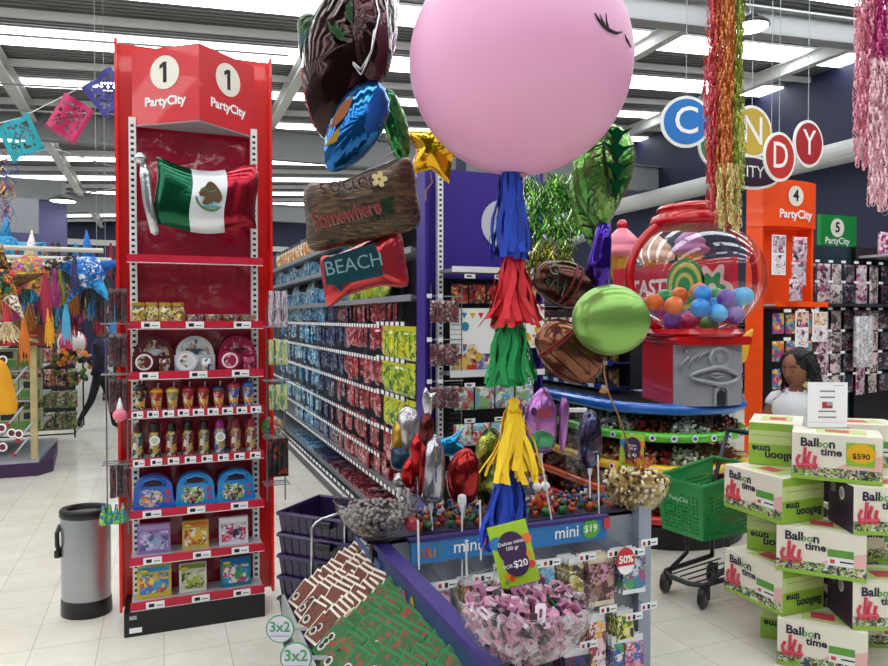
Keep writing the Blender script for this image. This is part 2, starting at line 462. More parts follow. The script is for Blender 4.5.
world_part(g, 'plastic_wrap', st, smooth=True)
for x in (-.135, .495):
    p = MB(WHITE); upright(p, x, 4.12, .1, 2.72, WHITE); world_part(p, 'upright', st)
# wedge header
apex = D(199.5, 119, 3.66); ax, ay = apex.x, apex.y
hl, hr = Vector((-.135, 4.12, 0)), Vector((.50, 4.12, 0)); ap = Vector((ax, ay, 0))
HZ0, HZ1 = 2.68, 3.075
hb = MB(REDH).slab([(hl.x, hl.y), (ax, ay), (hr.x, hr.y)], HZ0, HZ1)
hb.slab([(hl.x, hl.y), (ax, ay + .005), (hr.x, hr.y)], HZ0 - .006, HZ0, GREYM)
header = world_part(hb, 'header', st)
def frame_on(a, b_, z):                        # x along a->b, facing -y of that frame
    d_ = (b_ - a).normalized(); nrm = Vector((d_.y, -d_.x, 0))
    c = (a + b_) / 2 + nrm * .002
    return Matrix(((d_.x, -nrm.x, 0, c.x), (d_.y, -nrm.y, 0, c.y), (0, 0, 1, z), (0, 0, 0, 1)))
cream = mat('header_cream', '#efe9dc', 0.5)
for a, b_, zt in ((hl, ap, 0), (ap, hr, 0)):
    M_ = frame_on(a, b_, (HZ0 + HZ1) / 2)
    q = MB(cream).disc(0, .065, .088, 0, cream, M_); q.text('1', .15, INK, M_ @ T(0, -.003, .066), .03); world_part(q, 'number_disc', header)
    q = MB(PAPER).text('PartyCity', .066, PAPER, M_ @ T(0, -.001, -.085), .035); world_part(q, 'lettering', header)
# shelves
SH = [1.975, 1.63, 1.367, 1.166, .915, .645, .40, .165]
pinkrail = mat('red_price_rail', '#c21838', 0.35)
greysh = mat('shelf_steel', '#b9b5bd', 0.35, 0.3)
for k, z in enumerate(SH):
    sh = world_part(MB(greysh).box(-.155, .515, 3.955, 4.14, z - .028, z - .008), 'shelf', st)
    rail = world_part(MB(pinkrail).box(-.16, .52, 3.94, 3.955, z - .036, z + .004).box(-.16, .52, 3.938, 3.956, z - .039, z - .036, WHITE), 'price_rail', st)
    if k:
        tags = {1: 3, 2: 3, 3: 9, 4: 8}.get(k, 3)
        for j in range(tags):
            x = -.155 + .67 * (j + .5) / tags + random.uniform(-.02, .02) * (tags < 5); w = .045 if tags < 5 else .028
            t_ = MB(TAGW).box(x - w, x + w, 3.934, 3.937, z - .034, z + .001).box(x - w * .7, x - w * .1, 3.9332, 3.934, z - .026, z - .008, INK).box(x + w * .1, x + w * .8, 3.9332, 3.934, z - .022, z - .018, INK)
            world_part(t_, 'price_tag', rail)
base = world_part(MB(BLACK).box(-.19, .52, 3.93, 4.2, 0, .125), 'base', st)
world_part(MB(TAGW).box(-.165, -.105, 3.9255, 3.93, .02, .045).box(-.165, -.13, 3.9255, 3.93, .09, .108, GREYM), 'sticker', st)

# --- goods on stand 1
def jar_kind(body, lid, h, r, lidh=.02, handle=False, nm='drinking_jar', cat='jar', prnt=True):
    def f():
        t = empty(nm, (0, 0, 0)); tag(t, None, cat)
        MB(body).lathe([(r * .8, 0), (r, .012), (r, h * .75), (r * .82, h * .86), (r * .82, h)], 18).build('body', t, smooth=True, angle=50)
        MB(lid).lathe([(r * .9, h), (r * .93, h + .004), (r * .93, h + lidh), (r * .8, h + lidh + .004)], 18).build('lid', t, smooth=True, angle=40)
        if handle: MB(body).tube([(r * .9, 0, h * .2), (r * 1.5, 0, h * .3), (r * 1.5, 0, h * .6), (r * .9, 0, h * .72)], .005, 6).build('handle', t)
        return t
    return Kind(f)
yj = printed('yellow_jar_print', ['#c9a23a', '#e8d58a', '#7c6a2a', '#f0ead0', '#3f3a2a'], 45)
gold = mat('jar_lid_gold', '#c9a94a', .3, .5)
kj = jar_kind(yj, gold, .092, .035, .014)
for i, x in enumerate((-.11, -.045, .02, .085)):
    kj((x, 4.02, SH[1] - .008), ['leftmost gold lidded jar with yellow print on the upper shelf of red stand', 'second gold lidded yellow jar from the left on red stand', 'third gold lidded yellow jar from the left on red stand', 'gold lidded yellow jar beside the small printed bowls on red stand'][i], group='yellow jars on the red stand')
def bowl_small():
    m = printed('party_bowl_print', ['#e9e2c8', '#c9a23a', '#8a3b2a', '#d9dfe2', '#54602a', '#2f6aa8'], 60)
    t = MB(m).lathe([(.03, 0), (.034, .002), (.045, .045), (.047, .047), (.043, .045), (.03, .006), (1e-5, .005)], 18, cap=False).build('printed_bowl', smooth=True); return tag(t, None, 'bowl')
kb = Kind(bowl_small)
for i in range(4): kb((.17 + .092 * i, 4.0, SH[1] - .008), 'small yellow and white printed bowl, %s on red stand' % ['beside the gold lidded jars', 'second past the gold jars', 'third past the gold jars', 'at the right end of its shelf'][i], group='printed bowls on the red stand')
# dinnerware sets: big plate, small plate, cup
def dish_set(c1, c2, c3, label, x, i):
    m = printed('dish_print_%d' % i, [c1, c1, c2, c1, c3], 22, rand=False); m1 = mat('dish_%d' % i, c1, .3, 0, .4)
    t = empty('childrens_dinner_set', (x, 4.07, SH[2] - .008), 0, label, 'dinner set', 'dinner sets on the red stand')
    MB(m1).disc(0, .095, .098, 0, m1, t=.008).disc(0, .095, .078, -.0085, m, t=.001).build('plate', t)
    MB(m1).box(-.105, .105, -.01, .004, 0, .09, m1).build('backing_card', t)
    MB(m1).disc(-.045, .058, .056, -.045, m1, t=.01).disc(-.045, .058, .043, -.0555, PAPER, t=.001).disc(-.045, .058, .034, -.057, m, t=.001).build('bowl', t)
    MB(m).lathe([(.024, 0), (.029, .075), (.026, .075), (.021, .004)], 14, m, T(.055, -.06, 0)).build('cup', t, smooth=True)
dish_set('#5c1620', '#b8a06a', '#c8cbd4', 'dark maroon dinner set of plate, bowl and cup at left of red stand', -.04, 0)
dish_set('#d8dce0', '#a88b3a', '#3a4a6a', 'white dinner set with plate, bowl and cup in the middle of red stand', .17, 1)
dish_set('#a0104a', '#e3a0b8', '#401020', 'magenta dinner set of plate, bowl and cup at right of red stand', .395, 2)
# tumblers
tum = [('#23201f', '#141414', 'black tumbler with smoky body'), ('#b8231c', '#e59a1a', 'red tumbler with orange lid'), ('#8b8a6a', '#d9b23a', 'grey tumbler with yellow domed lid'),
       ('#a01323', '#a81522', 'first red tumbler with red lid'), ('#9b1822', '#b01824', 'second red tumbler with red lid'), ('#b0202a', '#24406a', 'red tumbler with navy lid'),
       ('#3a55b0', '#b92b52', 'blue printed tumbler with pink lid'), ('#4a58a8', '#3868b8', 'violet blue tumbler at the right end')]
for i, (c1, c2, lb) in enumerate(tum):
    hh = .12 + (.02 if i in (0, 6, 7) else 0)
    x = -.125 + .6 * (i + .25) / 7.6
    t = empty('lidded_tumbler', (x, 4.02, SH[3] - .008), 0, lb + ' on the tumbler shelf of red stand', 'tumbler', 'tumblers on the red stand')
    MB(printed('tumbler_print_%d' % i, [c1, c1, '#e8e0d0', c1, '#d9a030'], 40, rand=False)).lathe([(.022, 0), (.031, hh * .8)], 16).build('body', t, smooth=True, angle=50)
    MB(mat('tumbler_lid_%d' % i, c2, .3, 0, .4)).lathe([(.033, hh * .78), (.034, hh * .86), (.028, hh * .95), (.012, hh), (.008, hh * 1.02)], 16).build('lid', t, smooth=True)
    MB(WHITE).tube([(.006, 0, hh * .95), (.01, 0, hh * 1.22)], .003, 6).build('straw', t)
# bottles
bts = [('#1f4a4a', '#401020', 'teal bottle with dark cap at left end'), ('#1a3030', '#121418', 'dark green bottle with round white tag'), ('#4a1420', '#141414', 'first dark red bottle with black cap'),
       ('#481018', '#101216', 'second dark red bottle with black cap'), ('#57502a', '#121212', 'dark bottle with yellow print'), ('#1f6fae', '#a01c86', 'blue bottle with purple cap and round white tag'),
       ('#7a2038', '#8a1030', 'clear red bottle with crimson cap'), ('#7e2030', '#a01840', 'crimson capped bottle at right end')]
for i, (c1, c2, lb) in enumerate(bts):
    x = -.12 + .58 * i / 7
    t = empty('drink_bottle', (x, 4.02, SH[4] - .008), 0, lb + ' on red stand', 'bottle', 'bottles on the red stand')
    MB(printed('bottle_print_%d' % i, [c1, c1, c1, '#d8d0c0', '#b02020' if i in (2, 3) else c1, '#c0a040'], 34, rand=False)).lathe([(.027, 0), (.03, .008), (.028, .06), (.03, .125), (.018, .142)], 16).build('body', t, smooth=True, angle=60)
    MB(mat('bottle_cap_%d' % i, c2, .3, 0, .3)).lathe([(.021, .138), (.023, .142), (.022, .172), (.014, .184), (.008, .19)], 14).build('cap', t, smooth=True, angle=40)
    if i in (1, 5): MB(PAPER).disc(0, .095, .026, -.034, PAPER, t=.002).disc(0, .095, .018, -.036, mat('tag_sage', '#b9c4a8', .6), t=.0005).build('round_tag', t)
    else: MB(mat('strap_grey', '#b8bcc4', .3, .5)).box(-.003, .003, -.034, -.03, .03, .13).build('strap', t)
# lunch cases
def lunch(x, c, cols, label, fig):
    t = empty('lunch_case', (x, 4.03, SH[5] - .008), 0, label, 'lunch box', 'blue lunch cases on the red stand')
    m = mat('case_' + c, c, .3, 0, .5)
    out = closed_curve([(-.09, .0), (.09, .0), (.096, .06), (.09, .125), (.055, .165), (0, .178), (-.055, .165), (-.09, .125), (-.096, .06)], 4)
    MB(m).prism(out, -.04, .04).build('shell', t)
    MB(mat('handle_gap', '#2a1030', .5)).prism(closed_curve([(-.05, .125), (.05, .125), (.042, .15), (0, .16), (-.042, .15)], 3), -.0415, -.04).build('handle_opening', t)
    MB(m).tube([(-.055, -.04, .12), (-.045, -.052, .155), (0, -.055, .168), (.045, -.052, .155), (.055, -.04, .12)], .008, 8).build('handle', t, smooth=True)
    pm = printed('case_art_' + fig, cols, 42, rand=False)
    MB(pm).prism(closed_curve([(-.062, .025), (.03, .018), (.036, .09), (-.058, .105)], 3), -.0425, -.04).build('printed_panel', t)
    for z in (.045, .085): MB(mat('latch_' + fig, '#c02a40' if fig == 'a' else '#9a4a80', .3)).box(.058, .078, -.046, -.04, z - .012, z + .014).build('latch', t)
lunch(-.045, '#1560c4', ['#1b62c0', '#c8d0d8', '#d6c020', '#1b62c0', '#20407a', '#e08020'], 'blue lunch case with yellow and white print at left of red stand', 'a')
lunch(.165, '#1285cc', ['#9ccb3a', '#1a1c20', '#e8e8ea', '#1285cc', '#9ccb3a', '#a84a70'], 'bright blue lunch case with green panel in the middle of red stand', 'b')
lunch(.375, '#1285cc', ['#9ccb3a', '#1a1c20', '#e8e8ea', '#1285cc', '#9ccb3a', '#a84a70'], 'bright blue lunch case with green panel at right of red stand', 'b')
# craft packs
def craft(x, z, w, h, cols, label, name='craft_kit', title=None, tcol=PAPER, logo=False, cat='craft pack'):
    t = empty(name, (x, 4.04, z - .008), 0, label, cat, 'craft packs on the red stand', rot=(radians(-6), 0, 0))
    i = len(MC)
    base_m = mat('pack_edge_%d' % i, cols[0], .4, 0, .3)
    MB(base_m).box(-w / 2, w / 2, -.02, .012, 0, h, base_m).build('carton', t)
    pm = printed('craft_print_%d' % i, cols, 30, rand=False)
    MB(pm).box(-w * .42, w * .42, -.0225, -.02, h * .12, h * .74).build('window', t)
    q = MB(tcol).box(-w * .46, w * .46, -.022, -.02, h * .8, h * .96, tcol)
    if title: q.text(title, h * .14, INK if tcol is PAPER else PAPER, T(.01, -.0225, h * .88), .01)
    q.build('title_strip', t)
    if logo: MB(mat('logo_green', '#1f8a3a', .4)).prism(circ(16, .5 * h * .32, 1, .45), -.001, 0, mat('logo_green', '#1f8a3a', .4), T(-w * .3, -.0235, h * .84)).prism(circ(16, .5 * h * .26, 1, .4), -.0015, 0, mat('logo_yellow', '#e8c81a', .4), T(-w * .3, -.0243, h * .84)).build('round_logo', t)
craft(-.045, SH[6], .165, .155, ['#9a78b8', '#d9cfe4', '#5a5a90', '#c8b0dc', '#8fb0d0'], 'lilac metallic craft pack at left above the lowest shelf', tcol=mat('lilac', '#b89ad0', .4))
craft(.165, SH[6], .135, .15, ['#c9b04a', '#d86a1a', '#e8e0d0', '#7a2a20', '#e0b020'], 'orange and yellow colouring pack in the middle above the lowest shelf', logo=True, tcol=mat('orange_s', '#d8661a', .4))
craft(.365, SH[6], .155, .15, ['#d9dde4', '#d890a8', '#d8406a', '#e8e8ee', '#3a2a50'], 'white and pink doll craft pack at right above the lowest shelf')
craft(-.045, SH[7], .17, .165, ['#d8bc2a', '#1f7ac8', '#1f7ac8', '#e8d84a', '#d84a2a', '#2aa0d8'], 'yellow and blue marker kit at left of the lowest shelf', logo=True, tcol=mat('sky_s', '#3aa0d8', .4))
craft(.15, SH[7], .14, .155, ['#d8dcc8', '#8aa02a', '#c8d0a8', '#2a2a20', '#a8b84a'], 'green and white stamp kit in the middle of the lowest shelf', logo=True, tcol=mat('olive_s', '#7a942a', .4))
craft(.375, SH[7], .16, .155, ['#1f7a90', '#e8e0d8', '#2a90c8', '#e8e8e8', '#d03a5a', '#2aa04a'], 'blue and green paint kit at right of the lowest shelf', logo=True, tcol=mat('blue_s', '#1a68b8', .4))

# flag balloon on stand 1
fl = empty('flag_balloon', (.17, 3.98, 2.30), 0, 'foil balloon shaped like a waving green, white and red flag on a silver pole', 'balloon')
gm, wm, rm2 = foil('foil_flag_green', '#0c5a3a', .2), foil('foil_flag_white', '#dcdde2', .25, metal=.3), foil('foil_flag_red', '#a81a30', .2)
W0, W1 = -.19, .325; nx, nz = 30, 14
for name, a, b_, m in (('green_band', 0, 10, gm), ('white_band', 10, 20, wm), ('red_band', 20, 30, rm2)):
    q = MB(m)
    for side in (-1, 1):
        vs = []; fs = []
        for j in range(nz + 1):
            for i in range(a, b_ + 1):
                u = i / nx; v = j / nz * 2 - 1; x = W0 + (W1 - W0) * u
                e = max(0, 1 - abs(v) ** 3) ** .5 * max(0, 1 - abs(u * 2 - 1) ** 6) ** .5
                zc = .03 * sin(u * 5 + 2.2); hh = .178 * (1 - .06 * sin(u * pi))
                cr = 1 + .05 * sin(j * 4.0) * abs(u * 2 - 1) ** 4
                vs.append((x + .01 * sin(v * 3), side * .055 * e + .03 * sin(u * 6 + .5), zc + v * hh * cr))
        n_ = b_ - a + 1
        for j in range(nz):
            for i in range(n_ - 1):
                k = j * n_ + i; fs.append((k, k + 1, k + n_ + 1, k + n_) if side < 0 else (k + 1, k, k + n_, k + n_ + 1))
        q.add(vs, fs)
    q.build(name, fl, smooth=True)
em = MB(mat('emblem_brown', '#5a4326', .5)); egr = mat('emblem_green', '#4a7a4a', .5)
ey = -.075
def em_pt(a, r): return (.072 + r * cos(a), 0.0 + r * sin(a))
eg = [(.06, .03), (.075, .05), (.095, .045), (.115, .02), (.125, -.01), (.11, -.03), (.09, -.02), (.075, -.04), (.05, -.035), (.06, -.01), (.04, -.005), (.045, .02)]
em.prism(closed_curve(eg, 3), ey - .012, ey, None, T(-.008, 0, 0))
em.tube([(.075 + .055 * cos(a), ey - .003, -.005 + .055 * sin(a)) for a in [radians(185 + 170 * i / 14) for i in range(15)]], .005, 5, egr)
em.tube([(.03, ey - .008, .005), (.05, ey - .014, .022), (.07, ey - .014, .008), (.095, ey - .012, .02)], .003, 5, egr)
em.tube([(.045, ey - .005, -.045), (.075, ey - .01, -.04), (.105, ey - .006, -.045)], .005, 5, mat('emblem_blue', '#4aa0b0', .5))
emo = em.build('eagle_emblem', fl); emo.scale = (1.35, 1, 1.35); emo.location.x = -.022
MB(foil('foil_pole_silver', '#c8cad0', .2)).tube([(-.245, 0, .15), (-.243, 0, .1), (-.228, 0, -.05), (-.195, 0, -.2), (-.19, 0, -.215)], .025, 12, radii=[.02, .026, .026, .024, .01]).ball((-.262, 0, .18), .032, 14, None).build('pole', fl, smooth=True)

# side racks of stand 1
wire = mat('wire_rack', '#7d8086', .3, .8)
def side_rack(x, sgn, zs, label):
    t = empty('wire_side_rack', (x, 3.98 if sgn < 0 else 4.0, 0), 0, label, 'wire rack')
    q = MB(wire)
    for dx in (0, .10 * sgn): q.tube([(dx, 0, zs[-1] - .1), (dx, 0, zs[0] + .12)], .004, 6)
    q.build('frame', t)
    for z in zs:
        q = MB(wire)
        for yy in (-.05, .0, .05): q.tube([(-.02 * sgn, yy, z), (.12 * sgn, yy, z)], .003, 5)
        q.tube([(-.02 * sgn, -.05, z), (.12 * sgn, -.05, z), (.12 * sgn, .05, z), (-.02 * sgn, .05, z)], .003, 5, closed=True).build('shelf', t)
side_rack(-.165, -1, [1.62, 1.36, .9, .62], 'wire side rack hooked on the left edge of the red stand')
side_rack(.545, 1, [1.6, 1.30, .98, .72], 'wire side rack hooked on the right edge of the red stand')
def pack_mesh(name, cols, w, h, t_, scale=40, header=None, cat='packet', stretch_=None):
    def f():
        m = printed('pk_' + name + cols[0], cols, scale, stretch=stretch_)
        q = MB(m).pillow([(-w / 2, -h), (-w / 4, -h), (w / 4, -h), (w / 2, -h), (w / 2, -h / 2), (w / 2, 0), (w / 4, 0), (-w / 4, 0), (-w / 2, 0), (-w / 2, -h / 2)], t_ / 2, m, rings=3, flat=.6)
        if header: q.box(-w / 2, w / 2, -.002, .002, -.002, h * .16, header)
        o = q.build(name); return tag(o, None, cat)
    return Kind(f)
dp = pack_mesh('dark_favour_packet', ['#2a2224', '#3a1a22', '#5a5058', '#141418', '#6a2030'], .030, .17, .02, 60)
for r_, z in enumerate((1.80, 1.57, 1.34, .90)):
    for j in range(3):
        dp((-.175 - .03 * j, 3.93 + .02 * (j % 2), z), 'dark narrow favour packet hanging left of red stand, %s row' % ['topmost', 'second', 'third', 'fourth'][r_], radians(random.uniform(-25, 25)), 'dark packets on the left side rack')
gp = pack_mesh('straw_packet', ['#9a8a98', '#d8cfd8', '#5a3a4a', '#c8b8c8'], .032, .20, .02, 50, stretch_=(4, 1, .4))
for j in range(3): gp((.565 + .037 * j, 3.95, 1.80), 'mauve straw packet on the top of the right side rack', radians(random.uniform(-10, 10)), 'mauve packets on the right side rack')
mk = pack_mesh('marker_packet', ['#c8d060', '#2aa0a8', '#e8e0d0', '#d8c030', '#3a7a4a'], .030, .14, .018, 50, stretch_=(4, 1, .4))
for r_, z in enumerate((1.53, 1.28)):
    for j in range(3): mk((.565 + .037 * j, 3.95, z), 'green and yellow marker packet, %s row of the right side rack' % ['upper', 'lower'][r_], radians(random.uniform(-10, 10)), 'marker packets on the right side rack')
t = MB(printed('clown_disc', ['#2a6ac0', '#e0b020', '#3a9a4a', '#e06020', '#e8e0c0'], 30, rand=False)).ball((0, 0, 0), .065, 16, None, (1, .35, 1)).build('round_toy_packet', loc=D(272, 427, 4.08), smooth=True)
tag(t, 'round blue, orange and yellow toy pack hanging right of the red stand', 'toy pack')
um = pack_mesh('black_cased_marker', ['#151518', '#2a2a2a', '#151518', '#a03a20', '#1a1a22'], .03, .22, .025, 22)
for j in range(4): um((.56 + .028 * j, 3.97, .98), 'black case with orange band hung low on the right side rack', 0, 'black cases on the right side rack')
bl = MB(printed('bubble_print', ['#1f80a8', '#5ab02a', '#90c83a', '#1a60a8'], 40, rand=False))
bub = Kind(lambda: tag(MB(printed('bubble_print2', ['#1f80a8', '#5ab02a', '#90c83a', '#1a60a8'], 40)).lathe([(.018, 0), (.02, .01), (.016, .05), (.008, .075), (.006, .10)], 10).build('bubble_wand', smooth=True), None, 'toy'))
for j in range(4): bub((-.19 - .03 * j, 3.93 - .01 * (j % 2), .60), 'blue and green bubble wand hanging low beside the black rimmed bin', 0, 'bubble wands left of the red stand')
pt = MB(mat('pink_toy', '#e87890', .35)).ball((0, 0, .03), .035, 12).lathe([(.02, .05), (.012, .09), (.002, .12)], 10, PAPER).build('pink_figure_toy', loc=onY(120, 421, 3.93), smooth=True); tag(pt, 'small pink toy with white pointed hat at left of red stand', 'toy')

# bin
bn = empty('litter_bin', (-.40, 4.36, 0), -YAW, 'oval brushed steel litter bin with black rim and base left of red stand', 'bin')
steel = mat('brushed_steel', '#a9abb0', .32, .9, 0, .15, 60, stretch=(1, 1, 20))
Ms = Matrix.Diagonal((1, .8, 1, 1))
MB(steel).lathe([(.128, .075), (.13, .08), (.132, .56), (.13, .565)], 40, None, Ms).build('body', bn, smooth=True, angle=50)
MB(BLACK).lathe([(.133, 0), (.136, .01), (.134, .09), (.129, .092)], 40, None, Ms).build('base', bn, smooth=True, angle=40)
MB(BLACK).lathe([(.134, .545), (.138, .55), (.138, .58), (.13, .592), (.108, .594), (.10, .585), (.10, .54)], 40, None, Ms, cap=False).lathe([(1e-5, .535), (.1, .535)], 40, DARK, Ms, cap=False).build('rim', bn, smooth=True, angle=40)
h = MB(BLACK).tube([(-.125, -.035, .50), (-.12, -.075, .47), (-.12, -.075, .40), (-.125, -.035, .34)], .012, 8)
h.box(-.137, -.112, -.075, -.03, .33, .37).build('handle', bn)
for i, (x, y_, a) in enumerate(((-.05, -.02, .3), (.02, .0, -.4), (.055, -.03, .9), (.0, -.05, 1.5))):
    o = MB(PAPER if i != 1 else mat('red_wrapper', '#c03028', .5)).pillow([(-.025, -.02), (.03, -.024), (.024, .02), (-.03, .018)], .008, rings=3).build('crumpled_wrapper', loc=bn.location + Vector((x, y_, .552)), rot=(radians(80), 0, a))
    tag(o, ['white scrap of paper at left inside the bin top', 'red and dark wrapper lying inside the bin top', 'white scrap of paper at right inside the bin top', 'white scrap at the front of the bin top'][i], 'litter')
# ================================================================== GONDOLA RUN WITH COLOUR-SORTED PARTYWARE
gface = mat('gondola_backboard', '#3b4150', .6)
gbase = mat('gondola_base', '#4a4a4c', .45, .2)
shelfm = mat('gondola_shelf', '#8e9298', .4, .3)
RX0 = 1.50; RXF = 1.86                        # shelf fronts, backing face
run = empty('gondola_shelving', (1.9, 8.5, 0), 0, 'long grey shelving run of colour sorted party ware left of the purple end stand', 'shelving')
world_part(MB(gface).box(RXF, RXF + .06, 4.35, 13.2, 0.1, 2.75), 'back_panel', run)
world_part(MB(gbase).box(RX0 - .03, 2.3, 4.35, 13.2, 0, .11).box(RX0 - .034, RX0 - .03, 4.35, 13.2, .085, .115, WHITE), 'base', run)
for yy in [4.4 + i * 1.1 for i in range(9)]:
    p = MB(shelfm); upright(p, RXF - .01, yy, .1, 2.75, shelfm, 'y'); world_part(p, 'upright', run)
tagrow = MB(TAGW)
SHZ = [(2.36, .30), (2.12, .26), (1.80, .26), (.42, .20), (.17, .10)]
for z, inset in SHZ:
    world_part(MB(shelfm).box(RX0 + .05, RXF, 4.4, 13.2, z - .02, z).box(RX0 + .04, RX0 + .05, 4.4, 13.2, z - .035, z + .008, shelfm), 'shelf', run)
def tagline(root, x, z, y0, y1, step, name='price_tag_row'):
    """black rail with white tags set at every hook"""
    q = MB(mat('rail_black', '#1c1d22', .5)).box(x, x + .006, y0, y1, z - .016, z + .016)
    yy = y0 + step / 2
    while yy < y1: q.box(x - .003, x, yy - step * .28, yy + step * .28, z - .014, z + .014, TAGW); yy += step
    return world_part(q, name, root)
PEG = [1.56, 1.31, 1.06, .80, .58]
for z in (2.36, 2.12, 1.80): pass
for z in PEG: tagline(run, RX0 + .02, z + .03, 5.05, 13.0, .085)
tagline(run, RX0 + .03, .405, 4.5, 13, .10); tagline(run, RX0 - .02, .15, 5.0, 13, .16)

def zone(y_, z):
    """colour family by how far down the aisle"""
    e = y_ + random.uniform(-.06, .06)
    if e > 8.6: return 'pale_blue'
    if e > 7.6: return 'sky_blue'
    if e > 6.9: return 'navy'
    if e > 6.35: return 'dark_red' if z < 1.2 else 'navy'
    if e > 5.15: return 'red'
    return 'lime' if z > .95 else 'red'
PAL = {'pale_blue': ['#78a8c0', '#a8c4d0', '#4a88a8', '#b8c8d0', '#346e90'], 'sky_blue': ['#3a90c0', '#7ab8d8', '#2a6a98', '#b8d8e4', '#1f5a88'],
       'navy': ['#1a2650', '#2a3868', '#101430', '#5a6890', '#707a90'], 'dark_red': ['#5a1824', '#7e2430', '#98a0b0', '#3a1420', '#a05058'],
       'red': ['#981c28', '#b83844', '#601420', '#c89098', '#7a1822'], 'lime': ['#a8c81c', '#d8d81a', '#6a9a1a', '#e0e060', '#3f7a20']}
WORD = {'pale_blue': 'pale blue', 'sky_blue': 'sky blue', 'navy': 'navy blue', 'dark_red': 'dark red', 'red': 'red', 'lime': 'lime green and yellow'}
RK = {}
def rk(fam, kind):
    if (fam, kind) not in RK:
        def f():
            m = printed('ware_' + fam, PAL[fam], 16, rough=.25, coat=.5)
            if kind == 'hanging_packet':
                q = MB(m).pillow([(-.045, -.18), (-.02, -.182), (.02, -.182), (.045, -.18), (.046, -.09), (.045, 0), (.02, 0), (-.02, 0), (-.045, 0), (-.046, -.09)], .014, m, rings=3).box(-.045, .045, -.003, .003, -.002, .03, mat('hang_card_' + fam, PAL[fam][1], .5))
            elif kind == 'plate_pack':
                q = MB(m).lathe([(.10, 0), (.115, .006), (.115, .03), (.10, .034)], 20, m, RX(pi / 2 - .25) @ T(0, .11, 0))
            elif kind == 'cup_stack':
                q = MB(m)
                for k in range(4): q.lathe([(.032, .0 + k * .02), (.042, .09 + k * .02), (.044, .092 + k * .02)], 14)
            elif kind == 'wrapped_bundle':
                q = MB(m).box(-.06, .06, -.06, .06, 0, .10, m, bev=.02)
            elif kind == 'flat_box':
                q = MB(m).box(-.10, .10, -.09, .09, 0, .05, m)
            return tag(q.build(kind, smooth=(kind in ('cup_stack', 'plate_pack'))), None, {'hanging_packet': 'packet', 'plate_pack': 'plates', 'cup_stack': 'cups', 'wrapped_bundle': 'bundle', 'flat_box': 'box'}[kind])
        RK[(fam, kind)] = Kind(f)
    return RK[(fam, kind)]
ROWW = ['top', 'second', 'third', 'fourth', 'lowest']
RLX = -pi / 2     # goods face the aisle (local -y turned to -x)
for r_, z in enumerate(PEG):
    y_ = 5.08 + .02 * r_
    while y_ < (10.2 if r_ < 4 else 9):
        fam = zone(y_, z); step = .13 if y_ < 8 else .20
        rk(fam, 'hanging_packet')((RX0 + .085 + random.uniform(-.02, .02), y_, z), '%s packet on the %s peg row of the long shelving run' % (WORD[fam], ROWW[r_]), RLX + random.uniform(-.18, .18), '%s packets, %s peg row' % (WORD[fam], ROWW[r_]), scale=(random.uniform(.9, 1.3), random.uniform(.8, 1.5), random.uniform(.8, 1.12)))
        y_ += step
for r_, z in enumerate((1.56, 1.31, 1.06, .80)):        # second packet behind, nearer bay sticks out
    y_ = 4.42
    while y_ < 5.0:
        fam = 'lime' if z > 1.0 else 'red'
        rk(fam, 'hanging_packet')((RX0 + .06, y_, z), '%s packet on the %s peg row beside the purple end stand' % (WORD[fam], ROWW[r_]), RLX + random.uniform(-.15, .15), '%s packets next to the purple stand, %s row' % (WORD[fam], ROWW[r_]), scale=1.1)
        y_ += .115
    tagline(run, RX0 - .005, z + .05, 4.38, 5.02, .115)
for r_, z in enumerate((2.36, 2.12, 1.80)):
    y_ = 5.4
    while y_ < 11:
        fam = 'sky_blue' if (y_ > 6.6 and y_ < 8.4) else ('pale_blue' if y_ >= 8.4 else 'lime')
        if r_ == 0 and y_ > 8.3: fam = 'peach'
        PAL.setdefault('peach', ['#e8b070', '#f0d0a0', '#d89040', '#f4e4cc', '#c87830']); WORD['peach'] = 'peach orange'
        kind = ['plate_pack', 'wrapped_bundle', 'cup_stack'][(int(y_ * 3) + r_) % 3] if fam != 'peach' else 'hanging_packet'
        rk(fam, kind)((RX0 + .17, y_, z + (.2 if kind == 'hanging_packet' else .002)), '%s %s on the %s shelf of the long shelving run' % (WORD[fam], kind.replace('_', ' '), ['top', 'second', 'third'][r_]), RLX, '%s %ss, %s shelf of the long run' % (WORD[fam], kind.replace('_', ' '), ['top', 'second', 'third'][r_]), scale=(1.25, 1.1, 1.7 if kind == 'wrapped_bundle' else 1.25))
        y_ += .2
y_ = 5.1
while y_ < 10:
    fam = zone(y_, 1.0) if y_ > 6.3 else 'red'
    rk(fam, 'hanging_packet')((RX0 + .16, y_, 1.775), '%s packet hanging just under the third shelf of the long shelving run' % WORD[fam], RLX + random.uniform(-.2, .2), '%s packets under the third shelf of the long run' % WORD[fam], scale=(1.2, 1.2, random.uniform(.8, 1.05))); y_ += .15
y_ = 4.6
while y_ < 9:
    fam = zone(y_, .5); k_ = 'wrapped_bundle'
    rk(fam, k_)((RX0 + .14, y_, .421), '%s wrapped bundle on the low shelf of the long shelving run' % WORD[fam], RLX, '%s bundles, low shelf of the long run' % WORD[fam], scale=(1, 1, .9))
    rk(fam, 'flat_box')((RX0 + .14, y_ + .06, .171), '%s flat box on the bottom deck of the long shelving run' % WORD[fam], RLX, '%s flat boxes, bottom deck of the long run' % WORD[fam])
    y_ += .24

